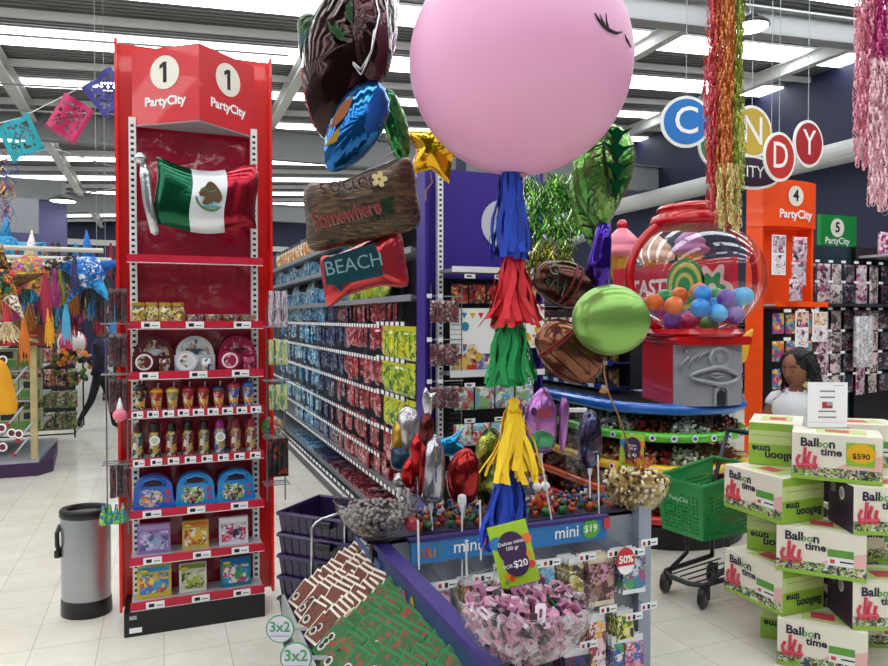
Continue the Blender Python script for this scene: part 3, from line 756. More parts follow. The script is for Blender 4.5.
# ================================================================== PURPLE END STAND
ps = empty('end_display_stand', (1.95, 4.2, 0), 0, 'purple aisle end stand behind the hanging blue, red and green tassels', 'shelf stand')
world_part(MB(PURPLE).box(1.51, 2.34, 4.16, 4.2, .06, 2.60).box(1.51, 1.525, 4.05, 4.16, .06, 2.60).box(2.325, 2.34, 4.05, 4.16, .06, 2.6), 'backing_board', ps)
for x in (1.625, 2.245):
    p = MB(WHITE); upright(p, x, 4.10, .1, 2.58, WHITE); world_part(p, 'upright', ps)
world_part(MB(mat('moon_grey', '#b9b8c6', .4)).disc(2.10, 2.27, .16, 4.155, t=.004), 'round_emblem', ps)
world_part(MB(shelfm).box(1.62, 2.26, 3.86, 4.12, 1.93, 1.95).box(1.61, 2.27, 3.85, 3.86, 1.925, 1.96, WHITE), 'shelf', ps)
world_part(MB(DARK).box(1.64, 2.24, 4.12, 4.15, .1, 1.9), 'peg_panel', ps)
for z in (1.70, 1.28, 1.06): world_part(MB(shelfm).box(1.62, 2.26, 3.9, 4.12, z - .4, z - .385).box(1.615, 2.265, 3.89, 3.9, z - .41, z - .375, WHITE), 'shelf', ps)
# posters / sets on the purple stand
def banner_set(x, z, w, h, cols, label, y_=4.0, sc_=14):
    m = printed('banner_%d' % len(MC), cols, sc_, rand=False)
    t = empty('party_banner_pack', (x, y_, z), 0, label, 'party pack')
    MB(PAPER).box(-w / 2, w / 2, -.008, .008, 0, h).build('card', t)
    q = MB(m).box(-w * .45, w * .45, -.011, -.008, h * .06, h * .3)
    q.box(-w * .3, -w * .06, -.011, -.008, h * .3, h * .45, m)
    q.build('artwork', t)
    q = MB(mat('bunting_red', '#c03038', .5)); cs = ['bunting_red', 'bunting_teal', 'bunting_gold']
    mat('bunting_teal', '#2a8aa0', .5); mat('bunting_gold', '#e0b030', .5)
    for i in range(7): xx = -w * .42 + w * .84 * i / 6; q.prism([(xx - .018, h * .93), (xx + .018, h * .93), (xx, h * .84)], -.011, -.009, MC[cs[i % 3]])
    q.build('bunting', t)
    q = MB(MC['bunting_teal'])
    for (bx, bz, c_) in ((-.12, .72, 'bunting_teal'), (.14, .42, 'bunting_gold'), (-.02, .25, 'bunting_gold'), (.1, .75, 'bunting_red')): q.prism(circ(14, .026, 1, 1.1), -.001, 0, MC[c_], T(bx * w / .45, -.011, bz * h))
    q.build('balloon_print', t)
banner_set(1.83, 1.31, .40, .40, ['#e8e0d0', '#c03030', '#e8c060', '#3a6ab0', '#f0e8e0', '#3a2018'], 'white party banner set with bunting and balloon print on purple stand', 3.93)
banner_set(2.17, 1.46, .24, .28, ['#f0e8e0', '#c83030', '#f0e0a0', '#2a6ab0'], 'white box with red and blue dots behind the red tassel', 3.95)
redp = pack_mesh('red_party_packet', ['#8a1a20', '#c03030', '#3a1a18', '#d8a060', '#401820'], .11, .12, .03, 26)
for j in range(5): redp((1.70 + .12 * j, 3.95, 1.86), 'red and brown party packet in the top row under the purple stand shelf', 0, 'red party packets, top row of the purple stand')
lbp = pack_mesh('white_party_packet', ['#d8e0e4', '#70a8c8', '#c04048', '#88b870', '#e8e4d8'], .13, .14, .03, 18)
for j in range(4): lbp((1.72 + .14 * j, 3.93, 1.225), 'white and blue party packet in the middle row of the purple stand', 0, 'white party packets, middle row of the purple stand')
for j in range(5): lbp((1.68 + .125 * j, 3.86, 1.01), 'white and blue party packet in the lower row of the purple stand', 0, 'white party packets, lower row of the purple stand', scale=.9)
for j in range(5): redp((1.68 + .125 * j, 3.86, .83), 'dark red party packet low on the purple stand', 0, 'dark packets, bottom row of the purple stand', scale=(1, 1, 1.5))
for z in (1.90, 1.245, 1.03):
    for j in range(3):
        x = 1.72 + .2 * j
        world_part(MB(TAGW).box(x - .035, x + .035, 3.84, 3.843, z - .012, z + .014).box(x - .02, x + .01, 3.8392, 3.84, z - .004, z + .006, INK), 'price_tag', ps)
cl = pack_mesh('clip_strip_packet', ['#6a4a50', '#8a3038', '#2a2028', '#b8a8a8', '#4a2a28'], .045, .12, .02, 50)
wr = empty('wire_side_rack', (1.50, 4.05, 0), 0, 'wire clip rack on the left edge of the purple stand', 'wire rack')
q = MB(wire)
for x in (0, .2): q.tube([(x, -.13, .9), (x, -.13, 1.85)], .003, 5)
for z in [.95 + .03 * i for i in range(26)]: q.tube([(.12, -.13, z), (.2, -.13, z)], .0018, 4)
q.build('frame', wr)
for z in (1.78, 1.52, 1.27):
    MB(wire).tube([(-.03, -.15, z), (.2, -.15, z)], .004, 5).box(-.035, -.005, -.156, -.152, z - .012, z + .014, TAGW).box(.035, .065, -.156, -.152, z - .012, z + .014, TAGW).build('hook_bar', wr)
for r_, z in enumerate((1.755, 1.495, 1.24)):
    for j in range(4): cl((1.505 + .047 * j, 3.89, z), 'small brown and red packet on the %s bar of the purple stand clip rack' % ['top', 'middle', 'lower'][r_], 0, 'clip rack packets, %s bar' % ['top', 'middle', 'lower'][r_], scale=(1, 1, 1.1))
# filler goods low on the end stand facing the counter
lowc = pack_mesh('mixed_toy_packet', ['#a03030', '#303a70', '#d0b040', '#2a6a40', '#c8c8c8', '#50204a'], .09, .13, .03, 30)
for r_, z in enumerate((.66, .48)):
    for j in range(6): lowc((1.66 + .11 * j, 3.84, z), 'mixed coloured toy packet low on the purple stand, %s row' % ['upper', 'bottom'][r_], 0, 'toy packets low on the purple stand, %s row' % ['upper', 'bottom'][r_])
# ================================================================== CANDY ISLAND
IX, IY, IR, IL = 3.66, 4.50, .60, 4.6
def stadium(r, n=28):
    out = [(IX + r * cos(pi + pi * i / n), IY + r * sin(pi + pi * i / n)) for i in range(n + 1)]
    return out + [(IX + r * cos(pi * i / n), IY + IL + r * sin(pi * i / n)) for i in range(n + 1)]
isl = empty('candy_counter', (IX, IY + 1, 0), 0, 'long round ended sweets counter with blue, green, yellow, orange and red rounded edges', 'counter')
world_part(MB(BLACK).slab(stadium(IR + .02), 0, .16).slab(stadium(IR - .32), .16, 1.0), 'plinth', isl)
RINGS = [(1.0, IR, '#1468c8', 'blue', .042), (.80, IR + .01, '#58c030', 'green', .036), (.57, IR + .02, '#f0c020', 'yellow', .036), (.38, IR + .03, '#e85818', 'orange', .032), (.21, IR + .04, '#c01820', 'red', .034)]
sweets = [['#d8d8d0', '#f0f0e8', '#c8c8c0'], ['#3a1a14', '#7a2418', '#b03020'], ['#c8a070', '#e8d8b0', '#d84040'], ['#902030', '#c83040', '#e0c8a0'], ['#4a3020', '#c09060', '#e8e0d0'], ['#d8c8a0', '#a03030', '#508040']]
for z, r, c, w, tr in RINGS:
    m = mat('ring_' + w, c, .22, 0, .6)
    ring = MB(m).tube([(x, y_, z) for x, y_ in stadium(r)], tr, 10, closed=True)
    ring.slab(stadium(r - .01), z - .025, z - .005, m)
    ringo = world_part(ring, 'rounded_edge', isl, smooth=True, angle=50)
    if w in ('green', 'yellow'):
        q = MB(PAPER); eye = mat('dot_' + w, '#3050a0' if w == 'green' else '#a03050', .5)
        for a in range(188, 360, 13):
            cx, cy = IX + (r + tr) * cos(radians(a)), IY + (r + tr) * sin(radians(a))
            M_ = T(cx, cy, z) @ RZ(radians(a + 90))
            q.prism(circ(12, .024), -.003, .002, PAPER, M_); q.prism(circ(10, .013), -.005, -.003, eye, M_)
        for k in range(10):
            M_ = T(IX - r - tr, IY + .15 + .22 * k, z) @ RZ(-pi / 2)
            q.prism(circ(12, .024), -.003, .002, PAPER, M_); q.prism(circ(10, .013), -.005, -.003, eye, M_)
        world_part(q, 'printed_dots', ringo)
clearm = clear('acrylic', (.97, .98, .98, 1), .12)
def heap(z, r0, r1, a0, a1, cols, n, h, label):
    m3 = [mat('sweet' + c, c, .35, 0, .3) for c in cols]
    q = MB(m3[0])
    for i in range(n):
        a = radians(random.uniform(a0, a1)); rr = random.uniform(r0, r1)
        q.ball((IX + rr * cos(a), IY + rr * sin(a), z + random.uniform(0, h) * (1 - .4 * (rr - r0) / (r1 - r0))), random.uniform(.011, .017), 6, random.choice(m3), (1, 1, .8))
    o = q.build('loose_sweets'); tag(o, label, 'sweets', kind='stuff')
def divider(z, a, h):
    M_ = T(IX, IY, 0) @ RZ(radians(a))
    world_part(MB(clearm).box(.30, IR - .02, -.002, .002, z, z + h, M=M_), 'clear_divider', isl)
for t_i, (z, nm) in enumerate(((.80, 'green'), (.57, 'yellow'), (.38, 'orange'), (.21, 'red'))):
    k = t_i
    for a in range(180, 360, 30):
        divider(z, a, .15)
        cols = sweets[(k + t_i) % 6] if a < 240 else sweets[[0, 1, 3, 1, 5, 2][(k) % 6]]
        if a >= 240 and a < 270: cols = sweets[0]
        if a >= 270: cols = sweets[1]
        heap(z + .01, .33, IR - .03, a + 1, a + 29, cols, 95, .11, 'loose sweets above the %s edge, %s of the rounded counter end' % (nm, ['far left', 'left', 'left of centre', 'right of centre', 'right', 'far right'][(a - 180) // 30])); k += 1
    # straight flank
    for kk in range(9):
        cols = sweets[(kk * 2 + t_i) % 6]; m3 = [mat('sweet' + c, c, .35, 0, .3) for c in cols]; q = MB(m3[0])
        for i in range(60):
            q.ball((IX - random.uniform(.33, IR - .03), IY + .03 + .28 * kk + random.uniform(0, .25), z + .01 + random.uniform(0, .11)), random.uniform(.014, .022), 5, random.choice(m3))
        tag(q.build('loose_sweets'), 'loose sweets above the %s edge, %s bin along the counter flank' % (nm, ['first', 'second', 'third', 'fourth', 'fifth', 'sixth', 'seventh', 'eighth', 'ninth'][kk]), 'sweets', kind='stuff')
# pack shelving on top of the island behind the machine
tw = empty('pack_display', (3.85, 6.5, 1.03), 0, 'dark blue pack display on the sweets counter behind the giant sweet machine', 'shelving')
world_part(MB(DARK).box(3.74, 4.0, 4.98, 9.0, 1.03, 1.72), 'back_panel', tw)
navs = mat('navy_shelf', '#232a6a', .4)
for z in (1.06, 1.27, 1.49):
    shn = world_part(MB(navs).box(3.56, 3.74, 4.98, 9, z - .01, z).box(3.555, 3.562, 4.98, 9, z - .03, z + .012, navs), 'shelf', tw)
    for k in range(14): world_part(MB(TAGW).box(3.550, 3.555, 5.05 + k * .2, 5.13 + k * .2, z - .024, z + .008), 'price_tag', shn)
bagk = pack_mesh('sweet_bag', ['#2a201a', '#5a2a1a', '#b08030', '#181818', '#7a8a2a'], .13, .17, .05, 26)
bagk2 = pack_mesh('pink_sweet_bag', ['#b03060', '#d87090', '#601838', '#e8c8d0'], .13, .14, .05, 26)
for r_, z in enumerate((1.06, 1.27, 1.49)):
    for k in range(15):
        kk = bagk2 if (r_ == 2 and k % 2 == 0) else bagk
        kk((3.63, 5.06 + .165 * k, z + .165), ('pink' if kk is bagk2 else 'dark') + ' bag of sweets on the %s shelf behind the giant sweet machine' % ['lower', 'middle', 'upper'][r_], RLX + random.uniform(-.1, .1), 'bags of sweets behind the machine, %s shelf, %s' % (['lower', 'middle', 'upper'][r_], 'pink' if kk is bagk2 else 'dark'))

# TASTY sign panel
tsg = empty('sweets_sign', (4.42, 5.2, 1.5), 0, 'red sign board reading TASTY behind the clear globe', 'sign')
TS = mat('sign_tasty_red', '#c41c2e', .35)
world_part(MB(TS).box(4.40, 4.46, 4.50, 6.15, 1.52, 2.16).box(4.41, 4.45, 4.6, 4.64, 1.03, 1.52, GREYM).box(4.41, 4.45, 5.96, 6.0, 1.03, 1.52, GREYM), 'board', tsg)
MS = Matrix(((0, 1, 0, 4.398), (-1, 0, 0, 0), (0, 0, 1, 0), (0, 0, 0, 1)))      # x of the text runs to -y
def sgn(y_, z): return MS @ T(-y_, 0, z)
world_part(MB(PAPER).text('TASTY', .22, mat('sign_pale', '#e8dcd8', .5), sgn(5.53, 1.93), .03), 'lettering', tsg)
q = MB(mat('sign_green', '#2a8a48', .4)); gold_s = mat('sign_gold', '#c8b860', .4)
M_ = sgn(5.06, 1.94)
q.prism(circ(32, .25), -.004, 0, None, M_); q.prism(circ(32, .215), -.007, -.004, gold_s, M_); q.prism(circ(32, .17), -.010, -.007, None, M_); q.prism(circ(32, .12), -.013, -.010, gold_s, M_)
q.prism(circ(24, .08), -.016, -.013, None, M_)
world_part(q, 'round_logo', tsg)
q = MB(mat('flower_pink', '#e8b8b8', .4)); M_ = sgn(4.72, 1.90)
fl_o = [((.19 + .045 * cos(6 * 2 * pi * i / 48)) * cos(2 * pi * i / 48), (.19 + .045 * cos(6 * 2 * pi * i / 48)) * sin(2 * pi * i / 48)) for i in range(48)]
q.prism(fl_o, -.004, 0, None, M_); q.prism([(x * .68, z * .68) for x, z in fl_o], -.008, -.004, MC['sign_green'], M_); q.prism(circ(20, .05), -.011, -.008, None, M_)
world_part(q, 'flower_logo', tsg)

# giant sweet machine
mc = empty('giant_sweet_machine', D(693, 330, 5.2), FACE + radians(10), 'giant red sweet dispenser with clear globe of plastic balls on top of the counter', 'dispenser')
mc.location.z = 1.02
grey_p = mat('moulded_grey', '#9a9ba2', .28, .1, .4)
redm = mat('machine_red', '#c00a14', .25, 0, .25)
MB(redm).box(-.27, .27, -.20, .27, 0, .50, redm, bev=.02).build('body', mc)
fp = MB(grey_p)
vs = []; fs = []; n1 = 16
for j in range(9):
    for i in range(n1 + 1):
        u = i / n1 * 2 - 1; z = .01 + .43 * j / 8
        vs.append((u * .265, -.21 - .07 * (1 - u * u) - .02 * (1 - j / 8) * (1 - u ** 4), z))
for j in range(8):
    for i in range(n1): a = j * (n1 + 1) + i; fs.append((a, a + 1, a + n1 + 2, a + n1 + 1))
fp.add(vs, fs); fp.box(-.265, .265, -.21, -.195, .01, .44)
face = fp.build('front_plate', mc, smooth=True, angle=40)
def fy(x): return -.215 - .07 * (1 - (x / .265) ** 2) - .01
q = MB(grey_p).lathe([(.085, 0), (.085, .03), (.075, .04), (.062, .035), (.055, .02), (1e-5, .02)], 24, grey_p, T(.035, fy(.035) + .02, .345) @ RX(pi / 2))
q.lathe([(.03, .02), (.026, .032), (1e-5, .034)], 12, grey_p, T(.035, fy(.035) + .02, .345) @ RX(pi / 2)); q.build('coin_dial', mc, smooth=True, angle=40)
lip = [(x - .04, z) for x, z in closed_curve([(-.12, .235), (-.02, .27), (.05, .285), (.12, .27), (.225, .225), (.21, .19), (.1, .165), (.03, .17), (-.05, .185), (-.12, .205)], 4)]
q = MB(grey_p).tube([(x, fy(x) - .015, z) for x, z in lip], .016, 8, closed=True)
q.tube([(-.05, fy(-.05) - .014, .228), (.01, fy(.01) - .016, .243), (.07, fy(.07) - .016, .225), (.01, fy(.01) - .016, .208)], .009, 6, closed=True)
q.build('moulded_mouth', mc, smooth=True)
q = MB(grey_p)
for k in range(3):
    q.tube([(x, fy(x) + .0, z) for x, z in [(-.235 + .055 * k, .25 + .035 * k), (-.22 + .06 * k, .31 + .03 * k), (-.18 + .07 * k, .36 + .018 * k)]], .010, 6)
q.ball((-.20, fy(-.2), .395), .015, 8).build('moulded_hair', mc, smooth=True)
arch = [(-.005, .012), (-.005, .11), (.02, .145), (.05, .155), (.08, .145), (.105, .11), (.105, .012)]
q = MB(grey_p).tube([(x, fy(x) - .01, z) for x, z in arch], .012, 8)
q.prism([(.02, .015), (.08, .015), (.08, .10), (.05, .125), (.02, .10)], fy(.05) - .012, fy(.05) + .02, DARK); q.build('dispensing_chute', mc, smooth=False)
MB(redm).box(-.285, .285, -.30, .30, .44, .50, redm, bev=.02).lathe([(.34, .50), (.36, .52), (.33, .55), (.25, .56)], 32).build('collar', mc)
gr, gz = .505, .93
gl = MB(clear('globe_acrylic', (.985, .985, .985, 1), .10, .02)).lathe([(max(1e-5, gr * sin(pi * j / 20)), gz - .43 * cos(pi * j / 20)) for j in range(2, 19)], 40, cap=False)
gl.build('globe', mc, smooth=True)
MB(redm).lathe([(.20, 1.30), (.30, 1.30), (.32, 1.33), (.30, 1.38), (.26, 1.39), (.255, 1.41), (.27, 1.43), (.25, 1.455), (.15, 1.475), (1e-5, 1.48)], 36).build('lid', mc, smooth=True, angle=60)
arcp = lambda s_: [(s_ * (gr + .0) * sin(a) * 1.0, .0, gz - .45 * cos(a)) for a in [radians(20 + 140 * i / 16) for i in range(17)]]
MB(redm).tube(arcp(-1), .035, 8).build('hoop', mc, smooth=True)
MB(redm).tube(arcp(1), .022, 8).build('hoop', mc, smooth=True)
bc = {'blue': '#1a90e8', 'orange': '#f07018', 'purple': '#7048a8', 'pink': '#c83870', 'green': '#2a9a48', 'light blue': '#3ab0f0'}
def pball(c):
    if ('pb', c) not in RK:
        RK[('pb', c)] = Kind(lambda: tag(MB(mat('ball_' + c, bc[c], .3, 0, .3)).ball((0, 0, 0), .068, 16).build('plastic_ball', smooth=True), None, 'ball'))
    return RK[('pb', c)]
Mc = Matrix.Translation(mc.location) @ RZ(mc.rotation_euler.z)
balls = [('orange', -.34, -.05, .74), ('orange', -.26, -.2, .715), ('pink', -.2, .12, .70), ('purple', -.22, -.10, .61), ('blue', -.10, -.27, .70), ('blue', -.02, -.16, .80), ('light blue', .03, -.28, .66), ('pink', -.07, -.05, .60),
         ('purple', .13, -.22, .77), ('purple', .17, -.26, .65), ('light blue', .27, -.16, .78), ('light blue', .35, -.1, .79), ('green', .07, -.1, .58), ('green', -.15, .15, .78), ('orange', .0, .2, .80), ('orange', .12, .12, .83),
         ('pink', .1, .05, .64), ('blue', .24, .1, .72), ('orange', .26, -.05, .65), ('purple', .0, .1, .62), ('green', .3, .2, .80), ('pink', -.3, .15, .72), ('blue', -.1, .28, .72)]
bcount = {}
for c, x, y_, z in balls:
    pball(c)(Mc @ Vector((x, y_, z)), '%s plastic ball inside the clear globe of the giant sweet dispenser' % c, 0, '%s balls in the globe' % c)

# ice-cream props behind
def icecream(p, c, label, s=1.0, rz=0):
    t = empty('giant_ice_cream', p, rz, label, 'decoration'); t.scale = (s, s, s)
    MB(printed('waffle', ['#d8963a', '#e0a850', '#c88430'], 30, rand=False)).lathe([(.03, -.55), (.17, 0), (.18, .02)], 16).build('cone', t, smooth=True)
    MB(mat('scoop_' + c, c, .4, 0, .3, .4, 12)).lathe([(.16, 0), (.24, .03), (.25, .08), (.2, .12), (.19, .15), (.2, .19), (.14, .25), (.12, .27), (.06, .33), (.001, .35)], 20).build('scoop', t, smooth=True)
    MB(mat('cherry', '#d01828', .2, 0, .6)).ball((0, 0, .38), .06, 12).build('cherry', t, smooth=True)
icecream(D(622, 258, 8.0), '#e07890', 'giant pink ice cream prop with red cherry left of the globe')
icecream(D(655, 262, 7.2), '#d8a890', 'giant peach ice cream prop seen through the left of the globe', .8)
icecream(D(690, 255, 8.4), '#a86aa0', 'giant mauve ice cream prop seen through the middle of the globe', .9)
o = tag(MB(mat('yellow_toy', '#e8b820', .4)).pillow(closed_curve([(-.08, -.15), (.06, -.15), (.1, 0), (.13, .14), (.02, .09), (-.1, .15), (-.1, 0)], 4), .04, puck=.02).build('yellow_pack_shape', loc=D(738, 345, 6.1), rz=FACE, smooth=True), 'yellow eared party cut out between the sweet machine and the orange stand', 'decoration')

# hoop sign high behind the tassel, tinsel curtains
tag(MB(mat('arch_grey', '#9a9aa8', .4)).tube([(.42 * cos(radians(a)), 0, .42 * sin(radians(a))) for a in range(190, 352, 9)], .035, 8).build('hanging_hoop', loc=D(562, 190, 5.6), rz=FACE, smooth=True), 'grey curved hanging hoop behind the green tinsel', 'sign')
def tinsel(p, w, h, cols, label, n=260, rz=FACE):
    ms = [mat('tinsel' + c, c, .2, .8) for c in cols]; q = MB(ms[0])
    for i in range(n):
        x = random.uniform(-w / 2, w / 2); y_ = random.uniform(-.04, .04); z = random.uniform(-h, 0); L = random.uniform(.06, .16); m = random.choice(ms); a = random.uniform(0, pi)
        pts = []
        for k in range(5): pts.append((x + .02 * sin(k * 1.3 + i), y_ + .01 * cos(k + i), z - L * k / 4))
        q.ribbon(pts, .007, (cos(a), sin(a), 0), m)
    return tag(q.build('tinsel_garland', loc=p, rz=rz), label, 'garland')
tinsel(D(552, 172, 3.9), .30, .32, ['#4a9a2a', '#8ac84a', '#2a6a1a', '#c8e0a0'], 'green tinsel garland hanging between blue tassel and leaf balloon', 420)
tinsel(D(548, 238, 3.9), .26, .14, ['#8a8a2a', '#c8c860', '#4a5a1a', '#e8e8b0'], 'gold green tinsel garland above the brown barrel balloon', 260)

# round CANDY signs
def letter_sign(px, py, d, r, ch, c, label, rz=0, sx=1):
    p = D(px, py, d)
    t = empty('round_letter_sign', p, rz, label, 'sign')
    MB(PAPER).prism(circ(40, r, sx), -.01, .01).build('white_disc', t)
    MB(mat('letter_' + c, c, .5)).prism(circ(40, r * .88, sx), -.016, -.010).build('colour_disc', t)
    MB(PAPER).text(ch, r * 1.5, PAPER, T(0, -.018, 0), .005, sx=.95 * sx).build('letter', t)
    MB(GREYM).tube([(0, 0, r), (0, 0, roofz(p.x) - p.z + .02)], .004, 5).build('wire', t)
letter_sign(686, 122, 7, .255, 'C', '#1272c0', 'round blue hanging sign with white letter C', FACE)
letter_sign(716, 146, 7.3, .235, 'A', '#1a8a4a', 'round green hanging sign with letter A partly behind the streamers')
letter_sign(752, 132, 7.4, .275, 'N', '#c8a83a', 'round mustard yellow hanging sign with letter N')
letter_sign(779, 157, 7.0, .245, 'D', '#c02a1c', 'round red orange hanging sign with letter D', sx=.85)
letter_sign(808, 144, 7.2, .24, 'Y', '#a8121e', 'round dark red hanging sign with letter Y', sx=.85)
t = empty('oval_sign', D(750, 172, 7.25), 0, 'dark plum oval hanging sign reading CITY under the round letters', 'sign')
MB(PAPER).prism(circ(36, .42, 1, .42), 0, .02).build('white_disc', t)
MB(mat('plum', '#2a1430', .4)).prism(circ(36, .39, 1, .38), -.006, 0).text('CITY', .17, PAPER, T(.0, -.008, .0), .005).build('dark_panel', t)
MB(GREYM).tube([(-.3, .01, .1), (-.3, .01, 2.9)], .004, 5).tube([(.3, .01, .1), (.3, .01, 2.9)], .004, 5).build('wire', t)

# chain streamers
def chain_streamer(px, py0, py1, d, wpx, c, label, n=7, seed=1, taper=0.0):
    R = random.Random(seed); p0 = D(px, py0, d); p1 = D(px, py1, d); L = p0.z - p1.z; w = wpx * d / 700
    ms = [mat('chain_' + c, c, .5), mat('chain_l' + c, tuple(min(1, v * 1.2 + .03) for v in lin(c)[:3]) + (1,), .5)]
    q = MB(ms[0])
    n = int(n * 1.9)
    for s_ in range(n):
        x0 = (s_ + .5) / n * w - w / 2 + R.uniform(-.3, .3) * w / n; y0 = R.uniform(-.05, .05); z = 0; k = 0; ls = R.uniform(.8, 1.0) * L; ph = R.uniform(0, 6)
        while z > -ls:
            a = R.uniform(0, pi); h = .026; x = x0 * (1 - taper * (1 + z / L) * .4) + .012 * sin(z * 5 + ph)
            pts = [(x + .017 * cos(b) * cos(a), y0 + .017 * cos(b) * sin(a), z - .02 + .024 * sin(b)) for b in [2 * pi * i / 8 for i in range(9)]]
            q.ribbon(pts, .010, (-sin(a), cos(a), 0.15), ms[k % 2]); z -= h; k += 1
    return tag(q.build('paper_chain_streamer', loc=(p0.x, p0.y, p0.z), rz=FACE), label, 'streamer')
chain_streamer(718, -12, 215, 4.6, 17, '#d04850', 'coral red paper chain streamer, left strand of the multicolour bunch', 9, 1)
chain_streamer(727, -12, 226, 4.55, 14, '#cc7a38', 'orange paper chain streamer in the middle of the multicolour bunch', 8, 2)
chain_streamer(736, -12, 218, 4.6, 13, '#98a83a', 'olive green paper chain streamer, right strand of the multicolour bunch', 8, 3)
chain_streamer(728, 165, 230, 4.5, 24, '#d0c080', 'pale yellow paper chain streamer hanging lowest in the multicolour bunch', 6, 4)
chain_streamer(869, -12, 170, 4.3, 17, '#e8a0b0', 'pale pink paper chain streamer, left strand of the pink bunch', 10, 5)
chain_streamer(880, -12, 160, 4.25, 15, '#c03a80', 'magenta paper chain streamer, right strand of the pink bunch', 9, 6)
chain_streamer(879, 60, 215, 4.2, 20, '#e8c0c8', 'light pink paper chain streamer hanging lowest at the right edge', 6, 7)
# ================================================================== ORANGE STAND 4, GREEN STAND 5, RIGHT-HAND WALL OF GOODS
SX0, SX1, SY = 6.0, 6.76, 5.9
os_ = empty('end_display_stand', (6.5, 5.7, 0), 0, 'orange aisle end stand number 4', 'shelf stand')
world_part(MB(ORANGE).box(SX0, SX1, SY, SY + .04, 0, 3.12).box(SX0, SX0 + .03, SY - .18, SY, 0, 3.10).box(SX1 - .03, SX1, SY - .18, SY, 1.75, 3.1), 'backing_board', os_)
cxm = (SX0 + SX1) / 2; hw = (SX1 - SX0) / 2
hp = []
for i in range(13): u = i / 12 * 2 - 1; hp.append((cxm + u * (hw + .006), SY - .20 - .07 * (1 - u * u)))
hp += [(SX1 + .006, SY - .002), (SX0 - .006, SY - .002)]
hdo = world_part(MB(ORANGE).slab(hp, 2.64, 3.14), 'header', os_)
M_ = T(cxm, SY - .275, 2.90)
world_part(MB(cream).disc(0, .07, .11, 0, cream, M_).text('4', .17, INK, M_ @ T(0, -.004, .07), .03), 'number_disc', hdo)
world_part(MB(PAPER).text('PartyCity', .125, PAPER, M_ @ T(0, -.003, -.13), .03), 'lettering', hdo)
for z in (1.80,): world_part(MB(greysh).box(SX0 + .03, SX1 - .03, SY - .34, SY, z - .02, z).box(SX0 + .03, SX1 + .02, SY - .36, SY - .34, z - .03, z + .025, ORANGE), 'shelf', os_)
world_part(MB(DARK).box(SX0 + .06, SX1 - .02, SY - .03, SY - .005, .1, 1.75), 'peg_panel', os_)
pal_a = ['#2a60c0', '#e08030', '#c03080', '#e8d060', '#7040a0', '#3aa0b0']
pk1 = pack_mesh('bright_toy_packet', pal_a, .17, .22, .06, 11)
pk2 = pack_mesh('pink_party_packet', ['#d8a8b8', '#e8d8dc', '#a04068', '#c8c0c8', '#3a2a38'], .19, .26, .04, 14)
pk3 = pack_mesh('pale_party_packet', ['#b8b0a8', '#d8d0cc', '#6a5858', '#e8c0c8', '#484048'], .18, .24, .04, 14)
pk4 = pack_mesh('dark_party_packet', ['#1a1a22', '#3a3844', '#6a2040', '#8a8690', '#202838'], .18, .22, .04, 14)
ordw = ['top', 'second', 'third', 'fourth', 'fifth', 'sixth']
for r_, z in enumerate((1.70, 1.40, 1.10, .85)):
    for j in range(3):
        pk1((SX0 + .17 + .20 * j, SY - .25, z), 'bright blue, orange and pink toy pack hanging on the %s row under the orange stand' % ordw[r_], random.uniform(-.3, .1), 'bright toy packs under the orange stand, %s row' % ordw[r_])
        world_part(MB(TAGW).box(SX0 + .10 + .2 * j, SX0 + .2 + .2 * j, SY - .39, SY - .385, z + .01, z + .045), 'price_tag', os_)
# hanging cards in the recess of 4
def hang_card(p, w, h, cols, label, rz=0):
    i = len(MC); t = empty('hanging_calendar_card', p, rz, label, 'card')
    MB(PAPER).box(-w / 2, w / 2, -.004, .004, -h, 0).build('card', t)
    MB(printed('hc%d' % i, cols, 16, rand=False)).box(-w * .45, w * .45, -.006, -.004, -h * .45, -h * .03).build('picture', t)
    MB(printed('hd%d' % i, ['#f0e8ec', '#e8d0dc', '#f4eef0', '#503040', '#f0e0e8'], 22, rand=False)).box(-w * .45, w * .45, -.006, -.004, -h * .97, -h * .5).build('face_print', t)
hang_card(D(779, 235, 7.4), .19, .42, ['#8a8aa8', '#c8a8b8', '#b03050', '#e8e0e0'], 'white card with dotted print hanging inside the orange stand')
for (px, py, d, s_) in ((800, 237, 7.5, 1.0), (799, 262, 7.5, 1.0), (796, 279, 7.4, .9)):
    pk2(D(px, py, d), 'pink and white party pack hanging in the recess of the orange stand', -.1, 'pink packs in the recess of the orange stand', scale=s_)
hang_card(D(802, 311, 7.0), .17, .36, ['#e8b0c0', '#e8d0a0', '#c05070', '#3a2030'], 'pale pink hanging card with two dark dots below the orange stand shelf')
hang_card(D(820, 312, 7.1), .2, .30, ['#e0b8b0', '#e8e0d0', '#a06070', '#e8c060'], 'cream hanging card right of the dotted pink card')
